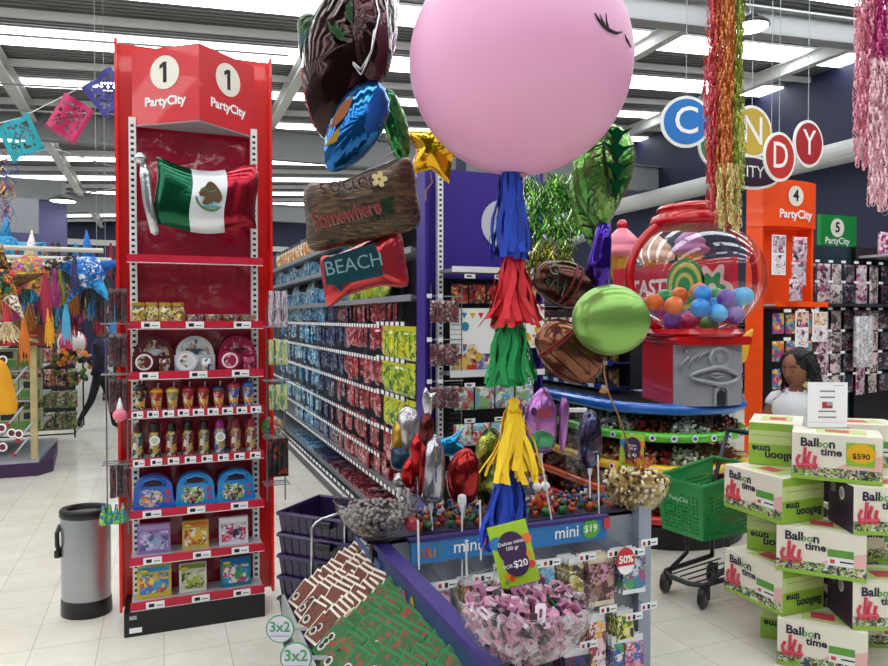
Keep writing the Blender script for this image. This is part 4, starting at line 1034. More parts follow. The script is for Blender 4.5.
# red pack under sign / board right of 4
bd = empty('peg_wall', (8.5, 6.3, 0), 0, 'black peg wall full of hanging party packs at the far right', 'shelving')
world_part(MB(mat('teal_board', '#16323e', .5)).box(6.80, 8.1, 6.28, 6.36, 0, 2.55), 'back_panel', bd)
world_part(MB(BLACK).box(8.1, 11.2, 6.28, 6.36, 0, 2.55), 'back_panel', bd)
for x in (6.84, 8.1, 9.1, 10.1): world_part(MB(BLACK).box(x - .02, x + .02, 6.22, 6.28, 0, 2.55), 'upright', bd)
for z in (1.82,): world_part(MB(mat('shelf_dark', '#3a3c42', .4, .3)).box(6.82, 11.2, 5.85, 6.28, z - .03, z), 'shelf', bd)
world_part(MB(greysh).box(8.15, 11.2, 5.8, 6.28, 2.40, 2.43), 'shelf', bd)
for r_, z in enumerate((2.30, 2.06, 1.74, 1.48, 1.22, .96)):
    x = 6.93; j = 0
    while x < 9.9:
        kk = (pk3, pk2, pk4)[(j * 5 + r_ * 3) % 3] if x < 8.8 else (pk4, pk3, pk4)[(j + r_) % 3]
        nm = {id(pk3): 'pale', id(pk2): 'pink', id(pk4): 'dark'}[id(kk)]
        kk((x, 6.08, z), '%s party pack on the %s row of the black peg wall' % (nm, ordw[r_]), random.uniform(-.15, .15), '%s packs on the peg wall, %s row' % (nm, ordw[r_]))
        world_part(MB(TAGW).box(x - .04, x + .03, 5.98, 5.985, z + .005, z + .035), 'price_tag', bd)
        x += .215; j += 1
pkp = pack_mesh('pink_boxed_toy', ['#e8a8b8', '#f0e0e4', '#b03a78', '#e8d8dc', '#802060'], .24, .28, .14, 12)
for j in range(8): pkp((8.3 + .27 * j, 5.98, 2.71), 'pink and white boxed toy on the high shelf at the far right', random.uniform(-.1, .1), 'pink boxed toys on the high shelf')
# tall pale tubes and greens
tb = Kind(lambda: tag(MB(printed('tube_print', ['#c8c8cc', '#e8e8ea', '#a8a0a8'], 20)).lathe([(.03, 0), (.035, .01), (.035, .6), (.03, .61)], 12).build('wrapping_paper_roll', smooth=True), None, 'paper roll'))
for j in range(4): tb((7.72 + .075 * j, 5.92, 1.06), 'pale upright paper roll standing on the peg wall right of the woman', 0, 'pale paper rolls beside the woman')
gs = empty('header_sign', D(837, 231, 10.2), 0, 'green header board number 5 behind the orange stand', 'sign')
MB(GREENB).box(-.36, .36, -.03, .03, -.26, .22).build('board', gs)
MB(cream).disc(-.03, .04, .135, -.031, cream).text('5', .2, INK, T(-.03, -.036, .04), .03).build('number_disc', gs)
MB(PAPER).text('PartyCity', .13, PAPER, T(-.03, -.033, -.15), .02).build('lettering', gs)
MB(GREENB).box(-.33, .33, 0, .04, -2.9, -.26).build('backing_board', gs)

# blue-grey racks far right and beyond
far = [mat('far_a', '#2c3040', .6), mat('far_b', '#3a3036', .6)]
def far_rack(x0, x1, y_, h, pal, label, facing='y', rows=6, step=.28, catname='distant_packet', word='distant'):
    t = empty('gondola_shelving', ((x0 + x1) / 2, y_, 0), 0, label, 'shelving')
    world_part(MB(far[0]).box(x0, x1, y_, y_ + .08, 0, h), 'back_panel', t)
    kk = pack_mesh(catname, pal, step * .8, h / rows * .72, .12, 9)
    for r_ in range(rows):
        z = h * (r_ + 1) / rows - .03
        world_part(MB(shelfm).box(x0, x1, y_ - .4, y_, z - h / rows * .86, z - h / rows * .83), 'shelf', t)
        x = x0 + step / 2
        while x < x1:
            kk((x, y_ - .2, z), '%s on the %s shelf of the %s' % (word, (ordw + ['seventh', 'eighth'])[rows - 1 - r_], label.split(' with ')[0]), random.uniform(-.2, .2), '%s, %s row' % (word, (ordw + ['seventh', 'eighth'])[rows - 1 - r_]))
            x += step
    return t
far_rack(4.4, 9.6, 11.5, 2.2, ['#5a3a50', '#a08890', '#2a2a3a', '#c0b0b0', '#703050'], 'far dark shelving behind the giant sweet machine with mauve packs', rows=6, step=.3, catname='mauve_packet', word='mauve pack')
far_rack(1.9, 4.3, 14.5, 2.3, ['#4a5a8a', '#a03a50', '#c8c0c0', '#2a3050', '#b89050'], 'distant shelving right of the purple stand with mixed packs', rows=6, step=.3, catname='mixed_packet', word='mixed pack')
far_rack(9.0, 13.0, 12.0, 2.2, ['#6a5058', '#c0a8b0', '#3a3038', '#e0d8d8'], 'distant shelving by the navy right wall with pale packs', rows=6, step=.32, catname='pale_far_packet', word='pale pack')
# ================================================================== LEFT: PIÑATAS, RACKS, AISLE
def banner(px, py, d, size, c, label, rot, seed=0):
    """tissue paper banner with punched pattern"""
    p = D(px, py, d); R = random.Random(seed); n = 14; q = MB(mat('tissue_' + c, c, .55)); s = size
    holes = set()
    for i in range(2, n - 2):
        for j in range(2, n - 2):
            r = math.hypot(i - 6.5, j - 6.5)
            if (int(r * 1.3) % 2 == 0 and (i + j) % 2 == 0) or (i in (2, 11) or j in (2, 11)) and (i + j) % 3 == 0: holes.add((i, j))
    vs = []
    for j in range(n + 1):
        for i in range(n + 1):
            x = (i / n - .5) * s; z = (j / n - .5) * s; vs.append((x, .03 * sin(i * .7 + seed) * s * 2, z))
    fs = [(j * (n + 1) + i, j * (n + 1) + i + 1, (j + 1) * (n + 1) + i + 1, (j + 1) * (n + 1) + i) for i in range(n) for j in range(n) if (i, j) not in holes]
    q.add(vs, fs)
    for i in range(n): 
        x = (i + .5) / n * s - s / 2; q.add([(x - s / n * .35, 0, -s / 2), (x + s / n * .35, 0, -s / 2), (x, 0, -s / 2 - .03)], [(0, 1, 2)])
    o = q.build('paper_banner', loc=p, rot=(0, rot, FACE)); sol = o.modifiers.new('thickness', 'SOLIDIFY'); sol.thickness = .001
    return tag(o, label, 'banner')
banner(20, 137, 4.6, .24, '#10a0b0', 'turquoise punched tissue paper banner at top left', radians(-25), 1)
banner(70, 117, 4.4, .23, '#c01860', 'magenta punched tissue paper banner at top left', radians(32), 2)
banner(107, 92, 4.3, .22, '#3a3a90', 'violet blue punched tissue paper banner beside the red stand top', radians(-38), 3)
tag(MB(WHITE).tube([D(-20, 128, 4.7), D(20, 118, 4.65), D(60, 98, 4.45), D(95, 80, 4.35), D(130, 60, 4.5)], .003, 5).build('banner_string'), 'thin cord holding the three tissue paper banners', 'cord')

def tassel(name, loc, h, r, cols, label, n=34, seed=0, cat='tassel', group=None, rough=.7, w=.012, flare=1.0, top=.25, metal=0, rz=0, sway=0.0):
    """a bound head and a skirt of paper strips"""
    R = random.Random(seed)
    ms = [mat('strip_%s_%d' % (c, int(rough * 10)), c, rough, metal) for c in cols]
    t = empty(name, loc, rz, label, cat, group)
    MB(ms[0]).lathe([(r * .12, 0), (r * .22, -h * .04), (r * .16, -h * .1), (r * .3, -h * .16)], 10).build('knot', t, smooth=True)
    q = MB(ms[0])
    for i in range(n):
        a = 2 * pi * i / n + R.uniform(-.1, .1); rr = r * R.uniform(.45, 1.0); L = h * R.uniform(.82, 1.0); m = R.choice(ms); tw = R.uniform(-.8, .8)
        pts = []
        for k in range(8):
            u = k / 7; rad = rr * (top * .4 + (1 - top * .4) * (u ** .75)) * (1 if u < .7 else 1 + (flare - 1) * (u - .7) / .3)
            aa = a + tw * u * .5
            pts.append((rad * cos(aa) + sway * u * u + .01 * sin(u * 7 + i), rad * sin(aa), -h * .04 - (L - h * .04) * u))
        side = (-sin(a) , cos(a), 0)
        wl = [w * (.5 + .7 * min(1, k / 4)) for k in range(8)]
        q.ribbon(pts, wl, side, m)
    o = q.build('paper_strips', t)
    return t

def star_pinata(p, r, bodycol, conecols, tipcols, label, pts=5, cone_len=1.0, seed=0):
    t = empty('star_pinata', p, FACE + .2, label, 'pinata')
    fr = printed('fringe' + bodycol[0], bodycol, 26, rough=.8, coat=0, rand=False, bump=.6)
    MB(fr).ball((0, 0, 0), r, 20).build('round_body', t, smooth=True)
    R = random.Random(seed)
    for k in range(pts):
        a = pi / 2 + 2 * pi * k / pts + R.uniform(-.1, .1); L = r * cone_len * R.uniform(1.5, 1.9)
        d_ = Vector((cos(a), -.25 * (k % 2), sin(a))).normalized()
        M_ = d_.to_track_quat('Z', 'Y').to_matrix().to_4x4()
        MB(printed('cone' + conecols[k % len(conecols)], [conecols[k % len(conecols)], conecols[(k + 1) % len(conecols)], conecols[k % len(conecols)]], 30, rough=.8, coat=0, rand=False, bump=.5)).lathe([(r * .42, 0), (.004, L)], 14, None, M_ @ T(0, 0, r * .75)).build('cone', t, smooth=True)
        tp = d_ * (r * .75 + L)
        if abs(a - pi / 2) > .5:
            q = MB(mat('tip_' + tipcols[k % len(tipcols)], tipcols[k % len(tipcols)], .7))
            for i in range(16):
                aa = 2 * pi * i / 16; q.ribbon([(tp.x + .01 * cos(aa), tp.y + .01 * sin(aa), tp.z), (tp.x + .03 * cos(aa), tp.y + .03 * sin(aa), tp.z - .12), (tp.x + .045 * cos(aa + .3), tp.y + .045 * sin(aa), tp.z - R.uniform(.25, .38))], .012, (-sin(aa), cos(aa), 0))
            q.build('tip_tassel', t)
    return t
star_pinata(D(30, 272, 6.2), .15, ['#e08030', '#e8d040', '#c03050', '#50a040', '#8040a0'], ['#f0f0f0', '#e0d0a0', '#302028', '#c07830', '#40302a'], ['#c07020', '#7a9a30', '#c03040', '#e0a020', '#303060'], 'rainbow fringed star pinata with white cone on top', seed=3)
star_pinata(D(88, 272, 6.4), .15, ['#1460b8', '#2a90d8', '#e8f0f4', '#1a50a0', '#1a70c0'], ['#1a6ac0', '#2080c8', '#1858a8', '#30a0d8', '#1a60b0'], ['#40a8d8', '#2a90c8', '#50b8e0', '#2a80b8', '#3898c8'], 'blue fringed star pinata with white paper curls', seed=5)
star_pinata(D(2, 285, 5.3), .13, ['#402018', '#d8a020', '#c83020', '#207040', '#201818'], ['#301818', '#d8b040', '#c03828', '#e8e0d0', '#604020'], ['#c8a020', '#a03020', '#308040', '#c87020', '#a02040'], 'dark red and gold star pinata cut by the left edge', seed=9)
star_pinata(D(6, 250, 8.2), .17, ['#2a90c0', '#4ab0d8', '#1a70a8'], ['#40a0d0', '#2a88c0', '#e8e8e8', '#3090c8', '#60b8d8'], ['#3098c8', '#4aa8d0', '#2888b8', '#50b0d8', '#3a98c8'], 'small light blue star pinata farther back at the left edge', seed=11)
# rack of hanging tassel strands under the piñatas
tc_ = [('#2a90b8', 'light blue'), ('#b03080', 'magenta'), ('#a86820', 'orange'), ('#1c403a', 'dark green'), ('#8a2430', 'red'), ('#2c6898', 'blue'), ('#221e28', 'black'), ('#602048', 'plum'), ('#8a9030', 'lime'), ('#502430', 'maroon')]
k = 0
for row, (py, d, h) in enumerate(((248, 7.2, .42), (270, 6.9, .42), (290, 7.4, .40))):
    for px in range(3, 118, 7):
        c, wd = tc_[(k * 7 + row * 3) % 10]; c2 = tc_[(k * 3 + 1) % 10][0]
        if px > 100: c, wd = [('#a02040', 'crimson'), ('#282830', 'black'), ('#304a48', 'dark teal')][k % 3]
        tassel('hanging_tassel', D(px + random.uniform(-3, 3), py + random.uniform(-6, 8), d + random.uniform(-.3, .4)), h * random.uniform(.8, 1.1), .07, [c, c], '%s paper tassel in the %s line of the pinata rack' % (wd, ['upper', 'middle', 'lower'][row]), 18, k, group='%s tassels, %s line of the pinata rack' % (wd, ['upper', 'middle', 'lower'][row]), w=.012)
        k += 1
pr = empty('hanging_rack', (-1.2, 7.8, 2.35), 0, 'pale overhead rail rack that carries the pinatas', 'rack')
q = MB(mat('rail_cream', '#c8c4b8', .5))
for yy in (6.6, 7.6): q.tube([(-3.4, yy, 2.22), (-.45, yy, 2.22)], .02, 8)
q.build('rail', None); col.objects[-1]
o = col.objects['rail']; o.parent = pr; o.matrix_parent_inverse = Matrix.Translation(-Vector(pr.location))
q = MB(mat('rail_cream', '#c8c4b8', .5))
for x in (-3.3, -.5):
    for yy in (6.6, 7.6): q.tube([(x, yy, 2.22), (x, yy, roofz(x))], .0025, 4, GREYM)
world_part(q, 'hanger', pr)

# tall timber framed rack with signboard (far left)
tr = empty('timber_rack', (-1.5, 8.9, 0), 0, 'timber framed rack with brown signboard and dark purple base at far left', 'shelving')
wood = mat('pale_wood', '#b8a878', .5, var=.15)
LX = -1.25
world_part(MB(mat('plum_base', '#3a2048', .5)).slab([(-2.6, 8.35), (LX + .05, 8.35), (LX + .16, 8.55), (LX + .05, 9.8), (-2.6, 9.8)], 0, .14).slab([(-2.6, 8.35), (LX + .05, 8.35), (LX + .05, 9.8), (-2.6, 9.8)], .14, .17, GREYM), 'base', tr)
for x, yy in ((LX, 8.45), (-2.5, 8.45)): world_part(MB(wood).box(x - .03, x + .03, yy - .03, yy + .03, .15, 1.62), 'post', tr)
sgb = MB(mat('signboard_brown', '#7a2a10', .5)).box(-2.6, LX + .12, 8.36, 8.42, 1.36, 1.58)
sgb.prism(circ(20, .09), -.01, 0, mat('sign_brown_light', '#c06a3a', .5), T(-1.62, 8.36, 1.47)).prism(circ(20, .07), -.012, -.01, MC['signboard_brown'], T(-1.62, 8.36, 1.47)).box(-1.5, -1.2, 8.352, 8.36, 1.46, 1.475, MC['sign_brown_light'])
world_part(sgb, 'signboard', tr)
for z in (.45, .78, 1.1): world_part(MB(GREYM).box(-2.5, LX, 8.5, 9.7, z - .015, z), 'shelf', tr)
gb = Kind(lambda: tag(MB(mat('green_carton', '#8a9470', .5)).box(-.10, .10, -.08, .08, 0, .22).box(-.09, .09, -.083, -.08, .02, .10, mat('carton_green', '#4a7a30', .5)).box(-.06, .06, -.084, -.083, .12, .19, INK).build('green_carton'), None, 'carton'))
for r_, z in enumerate((.455, .785, 1.105)):
    for j in range(6): gb((-2.35 + .21 * j, 8.62, z), 'small green and white carton on the %s shelf of the timber rack' % ['lower', 'middle', 'upper'][r_], 0, 'cartons on the timber rack, %s shelf' % ['lower', 'middle', 'upper'][r_])
ax_ = Kind(lambda: tag(MB(GREYM).tube([(0, 0, 0), (.25, 0, .3)], .016, 8, mat('dowel_pale', '#b8b4c0', .4)).ball((.0, 0, .0), .04, 10, mat('red_knob', '#a82030', .4)).build('toy_bat', smooth=True), None, 'toy'))
for i, (px, py) in enumerate(((8, 425), (8, 405), (18, 440), (12, 385), (14, 455))): ax_(D(px, py, 6.9), 'grey toy bat with red knob leaning at the front of the timber rack', -YAW, 'toy bats at the timber rack', scale=.6)
dsk = Kind(lambda: tag(MB(PAPER).disc(0, 0, .055, 0, t=.008).disc(0, 0, .038, -.008, mat('disc_dark', '#602030', .5), t=.002).build('round_toy_badge'), None, 'toy'))
for i, (px, py) in enumerate(((3, 447), (2, 428), (12, 433), (19, 434), (3, 360), (2, 380))): dsk(D(px, py, 6.0), 'round white rimmed toy disc at the far left edge', FACE, 'round toy discs at the left edge', scale=.7)
ys = MB(mat('yellow_cloth', '#e0a010', .7, bump=.5, bscale=8)).pillow(closed_curve([(-.13, -.20), (.0, -.24), (.11, -.2), (.08, 0), (.03, .16), (-.03, .2), (-.08, .12)], 5), .05).build('yellow_costume', loc=D(3, 385, 5.6), rz=FACE, smooth=True); tag(ys, 'yellow hanging costume with round labels at the far left edge', 'costume')
straw = tassel('straw_skirt', D(8, 322, 5.8), .18, .17, ['#c8b890', '#b8a070', '#e0d0a8'], 'straw fringe hat hanging at the left edge above the signboard', 60, 21, cat='hat', w=.008, flare=1.5)

# aisle racks beyond
gr1 = empty('wire_toy_rack', (-1.25, 10.6, 0), 0, 'black wire rack hung with red and pink toys further along the left aisle', 'rack')
q = MB(BLACK)
for x in (-1.9, -1.05): 
    for yy in (10.2, 11.3): q.tube([(x, yy, .1), (x, yy, 2.2)], .012, 6)
for z in (.15, .8, 1.5, 2.2): q.tube([(-1.9, 10.2, z), (-1.05, 10.2, z), (-1.05, 11.3, z), (-1.9, 11.3, z)], .01, 6, closed=True)
world_part(q, 'frame', gr1)
world_part(MB(mat('dim_panel', '#30343a', .6)).box(-1.85, -1.08, 10.6, 10.65, .15, 2.1), 'mesh_panel', gr1)
rt = pack_mesh('red_hanging_toy', ['#8a2430', '#b05060', '#b8a898', '#301820', '#a87830', '#281c20'], .12, .22, .07, 34)
gt = pack_mesh('green_hanging_toy', ['#38502c', '#7a9048', '#a8a890', '#1c241c', '#702c30'], .13, .22, .07, 34)
for r_, z in enumerate((2.1, 1.82, 1.55, 1.27, 1.0, .72, .45)):
    for j in range(7):
        kk = gt if (z < .8 and j > 1) or (j + r_) % 5 == 0 else rt
        kk((-1.84 + .128 * j, 10.12, z), ('green' if kk is gt else 'red') + ' toy hanging on the %s row of the black wire rack in the left aisle' % (ordw + ['seventh'])[r_], random.uniform(-.3, .3), '%s toys, %s row of the wire rack' % ('green' if kk is gt else 'red', (ordw + ['seventh'])[r_]))
clb = MB(mat('beach_pink', '#e02860', .3, 0, .4)).ball((0, 0, 0), .16, 18)
t = empty('beach_ball', D(72, 343, 7.8), FACE, 'pink and white striped beach ball hanging beside the brown signboard', 'ball')
q = MB(MC['beach_pink']); pw = mat('beach_white', '#f0e8ea', .3, 0, .4)
n = 24; kz = 10
for i in range(n):
    m = MC['beach_pink'] if (i // 4) % 2 == 0 else pw
    vs = []; fs = []
    for j in range(kz + 1):
        for a in (2 * pi * i / n, 2 * pi * (i + 1) / n): vs.append((.15 * sin(pi * j / kz) * cos(a), .15 * sin(pi * j / kz) * sin(a), .15 * cos(pi * j / kz)))
    for j in range(kz): fs.append((2 * j, 2 * j + 2, 2 * j + 3, 2 * j + 1))
    q.add(vs, fs, m)
q.build('panels', t, smooth=True)
wreath = MB(mat('wr', '#201818', .6)); R = random.Random(4)
for i in range(90):
    a = R.uniform(0, 2 * pi); rr = R.uniform(.1, .2); wreath.ball((rr * cos(a), R.uniform(-.06, .06), rr * sin(a)), .028, 6, mat('wr' + R.choice(['o', 'b', 'g']), {'o': '#e08020', 'b': '#18181c', 'g': '#486020'}['obg'[i % 3]], .6))
tag(wreath.build('paper_flower_ring', loc=D(72, 366, 7.7), rz=FACE), 'orange, black and green paper flower ring under the beach ball', 'decoration')
def aisle_rack(x0, x1, y0, y1, h, pal, label, step, rows, name, word):
    t = empty('gondola_shelving', ((x0 + x1) / 2, (y0 + y1) / 2, 0), 0, label, 'shelving')
    world_part(MB(far[1]).box(x0 + .2, x1 - .2, y0, y1, 0, h), 'back_panel', t)
    world_part(MB(gbase).box(x0, x1, y0, y1, 0, .15), 'base', t)
    kk = pack_mesh(name, pal, step * .85, h / rows * .75, .1, 9)
    for r_ in range(rows):
        z = h * (r_ + 1) / rows
        x = x0 + step / 2
        while x < x1:
            kk((x, y0 - .12, z), '%s on the %s row of the %s' % (word, (ordw + ['seventh', 'eighth'])[rows - 1 - r_], label.split(' with ')[0]), random.uniform(-.2, .2), '%s, %s row' % (word, (ordw + ['seventh', 'eighth'])[rows - 1 - r_])); x += step
aisle_rack(-1.1, .3, 15.5, 17, 2.2, ['#3a3a48', '#a08890', '#c8c8c0', '#60303a', '#485a50'], 'dim end shelving of the left aisle with mixed goods', .22, 7, 'mixed_goods_packet', 'mixed goods pack')
aisle_rack(-4.6, -1.5, 13.5, 15, 2.4, ['#3a5068', '#a0a890', '#c8c8b0', '#50603a', '#603048'], 'dim shelving behind the wire rack with pale goods', .3, 6, 'pale_goods_packet', 'pale goods pack')
# floral clusters hanging left of stand 1 and at top-left wall
tinsel(D(7, 150, 5.5), .1, .5, ['#3070c0', '#c03050', '#d0a040', '#303080'], 'blue and red tinsel strand hanging at the top left edge', 70)
# ================================================================== STACK OF HELIUM KIT CARTONS
lime_m = mat('carton_lime', '#8fb83a', .4, var=.08); pale_l = mat('carton_pale_lime', '#c3d488', .4); cream_c = mat('carton_cream', '#e9e2d2', .4)
plum_c = mat('carton_plum', '#2e1438', .4); pinkf = mat('carton_pink', '#e6b4b0', .45); redf = mat('figure_red', '#d0455a', .5); navt = mat('carton_text', '#1a1838', .5)
photo_m = printed('photo_strip', ['#2a3020', '#8fb83a', '#c8d8c0', '#304060', '#e8c8b8', '#2a2024', '#7aa040'], 48)
grn_t = mat('text_green', '#5aa03a', .5)
starm = mat('burst_yellow', '#e8b010', .45)
def kit_carton(label, loc, rz, W=.37, Dp=.25, H=.218, price=False, white='front'):
    """white printed long face, lime side with upside-down print, plum end"""
    t = empty('balloon_kit_carton', loc, rz, label, 'carton', None)
    q = MB(cream_c).box(0, W, 0, Dp, 0, H, cream_c)
    q.box(0, W, -.0015, 0, 0, .018, lime_m).box(.10, W - .06, .05, Dp - .05, H, H + .001, pale_l).box(.14, .24, .08, .16, H + .001, H + .002, redf)
    q.build('box', t)
    fp = MB(cream_c)
    fp.add([(W * .32, -.001, .02), (W, -.001, .02), (W, -.001, H * .62), (W * .6, -.001, H * .4)], [(0, 1, 2, 3)], pinkf)
    fp.box(.0, W, -.002, -.001, .018, .062, photo_m)
    for i in range(4):                         # balloon-animal figures
        x = .03 + .022 * i
        fp.tube([(x, -.004, .05), (x - .008 + .008 * (i % 2), -.004, .09), (x + .004, -.004, .115 + .018 * ((i * 2) % 3))], .0075, 6, redf)
    fp.tube([(.025, -.004, .065), (.11, -.004, .07)], .009, 6, redf)
    M_ = T(.115, -.003, H - .045) @ RY(radians(3))
    fp.text('Ball', .056, navt, T(.075, -.003, H - .043), .03).text('oo', .05, grn_t, T(.128, -.003, H - .046), .012).text('n', .056, navt, T(.168, -.003, H - .045), .03).text('time', .048, navt, T(.165, -.003, H - .083), .03)
    fp.build('front_print', t)
    r = MB(lime_m)
    if price:
        r.box(.225, W - .03, -.003, -.001, H * .36, H * .86, lime_m)
        r.prism([((.055 + .006 * (i % 2)) * cos(2 * pi * i / 24) * 1.0 + .285, (.043 + .005 * (i % 2)) * sin(2 * pi * i / 24) + H * .64) for i in range(24)], -.0045, -.003, starm)
        r.text('$590', .035, INK, T(.285, -.006, H * .58), .02)
    else:
        r.box(.215, W - .05, -.003, -.001, H * .46, H * .62, mat('patch_green', '#5c9a3a', .4))
        r.box(.215, W - .05, -.003, -.001, H * .28, H * .46, mat('patch_white', '#e9ebe6', .4)).box(.225, .245, -.004, -.003, H * .33, H * .41, redf).box(.265, .32, -.004, -.003, H * .36, H * .39, INK)
    r.build('info_panel', t)
    sd = MB(lime_m)                            # side face at x = 0, looking towards -x ; print upside down
    MSd = Matrix(((0, 1, 0, 0), (-1, 0, 0, Dp), (0, 0, 1, 0), (0, 0, 0, 1)))
    def side(q, M_):
        q.box(0, Dp, -.0015, 0, 0, H, lime_m, M_).box(0, Dp, -.002, -.0015, H * .5, H * .82, pale_l, M_).box(.02, Dp - .02, -.0025, -.002, H * .70, H * .71, mat('dim_print', '#6a7a5a', .5), M_)
        q.text('Balloon', .055, navt, M_ @ T(Dp * .64, -.003, H * .22) @ RY(pi), .035).text('time', .048, navt, M_ @ T(Dp * .24, -.003, H * .38) @ RY(pi), .035)
    def plum(q, M_):
        q.box(0, Dp, -.0015, 0, 0, H, plum_c, M_).box(.03, .075, -.003, -.0015, H * .7, H * .9, mat('label_dim', '#8a8490', .5), M_).prism(circ(18, .03, .8), -.003, -.0015, cream_c, M_ @ T(.14, 0, H * .75))
        q.prism(circ(18, .024, .8), -.004, -.003, mat('label_dim2', '#a09aa8', .5), M_ @ T(.14, 0, H * .75))
    MRt = Matrix(((0, -1, 0, W), (1, 0, 0, 0), (0, 0, 1, 0), (0, 0, 0, 1)))
    if white == 'front':       # left end plum, right end lime
        plum(sd, MSd); sd.build('plum_end', t); s2 = MB(lime_m); side(s2, MRt); s2.build('lime_end', t)
    else:
        side(sd, MSd); sd.build('lime_end', t); s2 = MB(plum_c); plum(s2, MRt); s2.build('plum_end', t)
    return t
HL = .221
A1 = atan2(-.277, .232)
def put(label, corner, rz, lev, price=False, **k):
    return kit_carton(label, (corner[0], corner[1], .002 + lev * HL), rz, price=price, **k)
# front column, white faces to the lens
put('white printed balloon kit carton at the bottom of the front column', (2.712, 2.470), A1, 0)
put('white printed balloon kit carton in the middle of the front column', (2.722, 2.490), A1, 2, white='front')
put('white printed balloon kit carton with yellow $590 price burst on top of the stack', (2.794, 2.471), A1, 4, price=True)
# crossed layers: white face turned to the left, lime side to the lens  (rz=-90: front faces -x)
def cross(label, x, y, lev):
    # local front (-y) -> world -x ; local x -> world -y
    t = kit_carton(label, (x, y + .37, .002 + lev * HL), -pi / 2, Dp=.27, white='front')
    return t
cross('balloon kit carton on the second layer with white face turned left', 2.742, 2.47, 1)
cross('balloon kit carton on the fourth layer with white face turned left', 2.735, 2.47, 3)
A2 = atan2(-.46, .89)
put('balloon kit carton with plum end showing, at the right on the second layer', (2.925, 2.245), A2, 1)
put('balloon kit carton with plum end showing, at the right on the fourth layer', (2.91, 2.235), A2, 3)
D1v, D2v = Vector((cos(A1), sin(A1))), Vector((-sin(A1), cos(A1)))
def backbox(label, ox, oy, lev, a):
    # lime short side turned to the lens, behind the front column
    c_ = Vector((ox, oy)) + D1v * (a + .25) + D2v * .262
    return kit_carton(label, (c_.x, c_.y, .002 + lev * HL), A1 + pi / 2, white='lime')
backbox('balloon kit carton with lime side forward at back left of the bottom layer', 2.712, 2.470, 0, -.09)
backbox('balloon kit carton with lime side forward at back left of the third layer', 2.722, 2.490, 2, -.15)
tl = backbox('balloon kit carton with lime side forward at back left of the top layer', 2.794, 2.471, 4, -.21)
# right-hand columns partly out of frame
put('balloon kit carton behind the front column at the right of the bottom layer', (3.14, 2.50), A1 + .35, 0)
put('balloon kit carton behind the front column at the right of the third layer', (3.12, 2.48), A1 + .35, 2)
put('balloon kit carton behind the priced carton at the right of the top layer', (3.17, 2.62), A1 + .25, 4)
kit_carton('balloon kit carton in the back row on the second layer', (3.30, 2.55, .002 + HL), .0, Dp=.26)
kit_carton('balloon kit carton in the back row on the fourth layer', (3.30, 2.55, .002 + 3 * HL), .0, Dp=.26)

# notice in a clear stand on top
nt_ = empty('notice_stand', tuple(D(827, 433, 3.46)[:2]) + (5 * HL + .002,), FACE - radians(4), 'white notice in a clear upright stand on top of the carton stack', 'notice')
NW, NH = .19, .225
MB(clearm).box(-NW / 2 - .004, NW / 2 + .004, .003, .006, 0, NH).box(-NW / 2 - .004, NW / 2 + .004, -.03, .05, 0, .003).build('clear_stand', nt_)
MB(mat('clip_pale', '#c8d0d4', .3)).tube([(-.012, 0, NH), (-.01, 0, NH + .012), (.01, 0, NH + .012), (.012, 0, NH)], .004, 6).build('clip', nt_)
q = MB(mat('notice_paper', '#fafaff', .6)).box(-NW / 2, NW / 2, -.002, .002, .003, NH)
for z, w in ((.178, .036), (.148, .036), (.078, .042), (.049, .044)):
    for k in range(7): q.box(-w + k * w * 2 / 7, -w + (k + .8) * w * 2 / 7, -.0028, -.002, z, z + .006, INK)
q.box(.03, .075, -.0028, -.002, .208, .211, GREYM)
q.box(-.026, .024, -.0028, -.002, .096, .128, mat('notice_pic', '#b03040', .5)).box(-.004, .024, -.0032, -.0028, .110, .128, GREYM)
q.box(-NW / 2 + .005, NW / 2 - .005, -.0028, -.002, .026, .0268, redf); q.build('printed_sheet', nt_)

# ================================================================== WOMAN BEHIND THE CARTONS
skin = mat('skin_brown', '#8c583e', .5); hairm = mat('hair_black', '#0c0807', .7, 0, 0, .8, 60); blouse = mat('white_blouse', '#dfdfe2', .7, bump=.3, bscale=10)
def skin_body(name, verts, edges, radii, m, parent, levels=2, root=0):
    me = bpy.data.meshes.new(name); me.from_pydata(verts, edges, []); me.materials.append(m)
    o = bpy.data.objects.new(name, me); col.objects.link(o); o.parent = parent
    sk = o.modifiers.new('skin', 'SKIN')
    if not me.skin_vertices: me.skin_vertices.new() if hasattr(me.skin_vertices, 'new') else None
    sv = me.skin_vertices[0].data
    for i, r in enumerate(radii): sv[i].radius = r if isinstance(r, tuple) else (r, r); sv[i].use_root = (i == root)
    sk.use_smooth_shade = True; sub = o.modifiers.new('sub', 'SUBSURF'); sub.levels = levels; sub.render_levels = levels
    return o
def ensure_skin(me):
    pass
wl = D(796, 400, 4.36)
wm = empty('person', (wl.x, wl.y, 0), FACE - radians(28), 'dark haired woman in white sleeveless blouse looking down to the left behind the cartons', 'person')
HT = 1.44
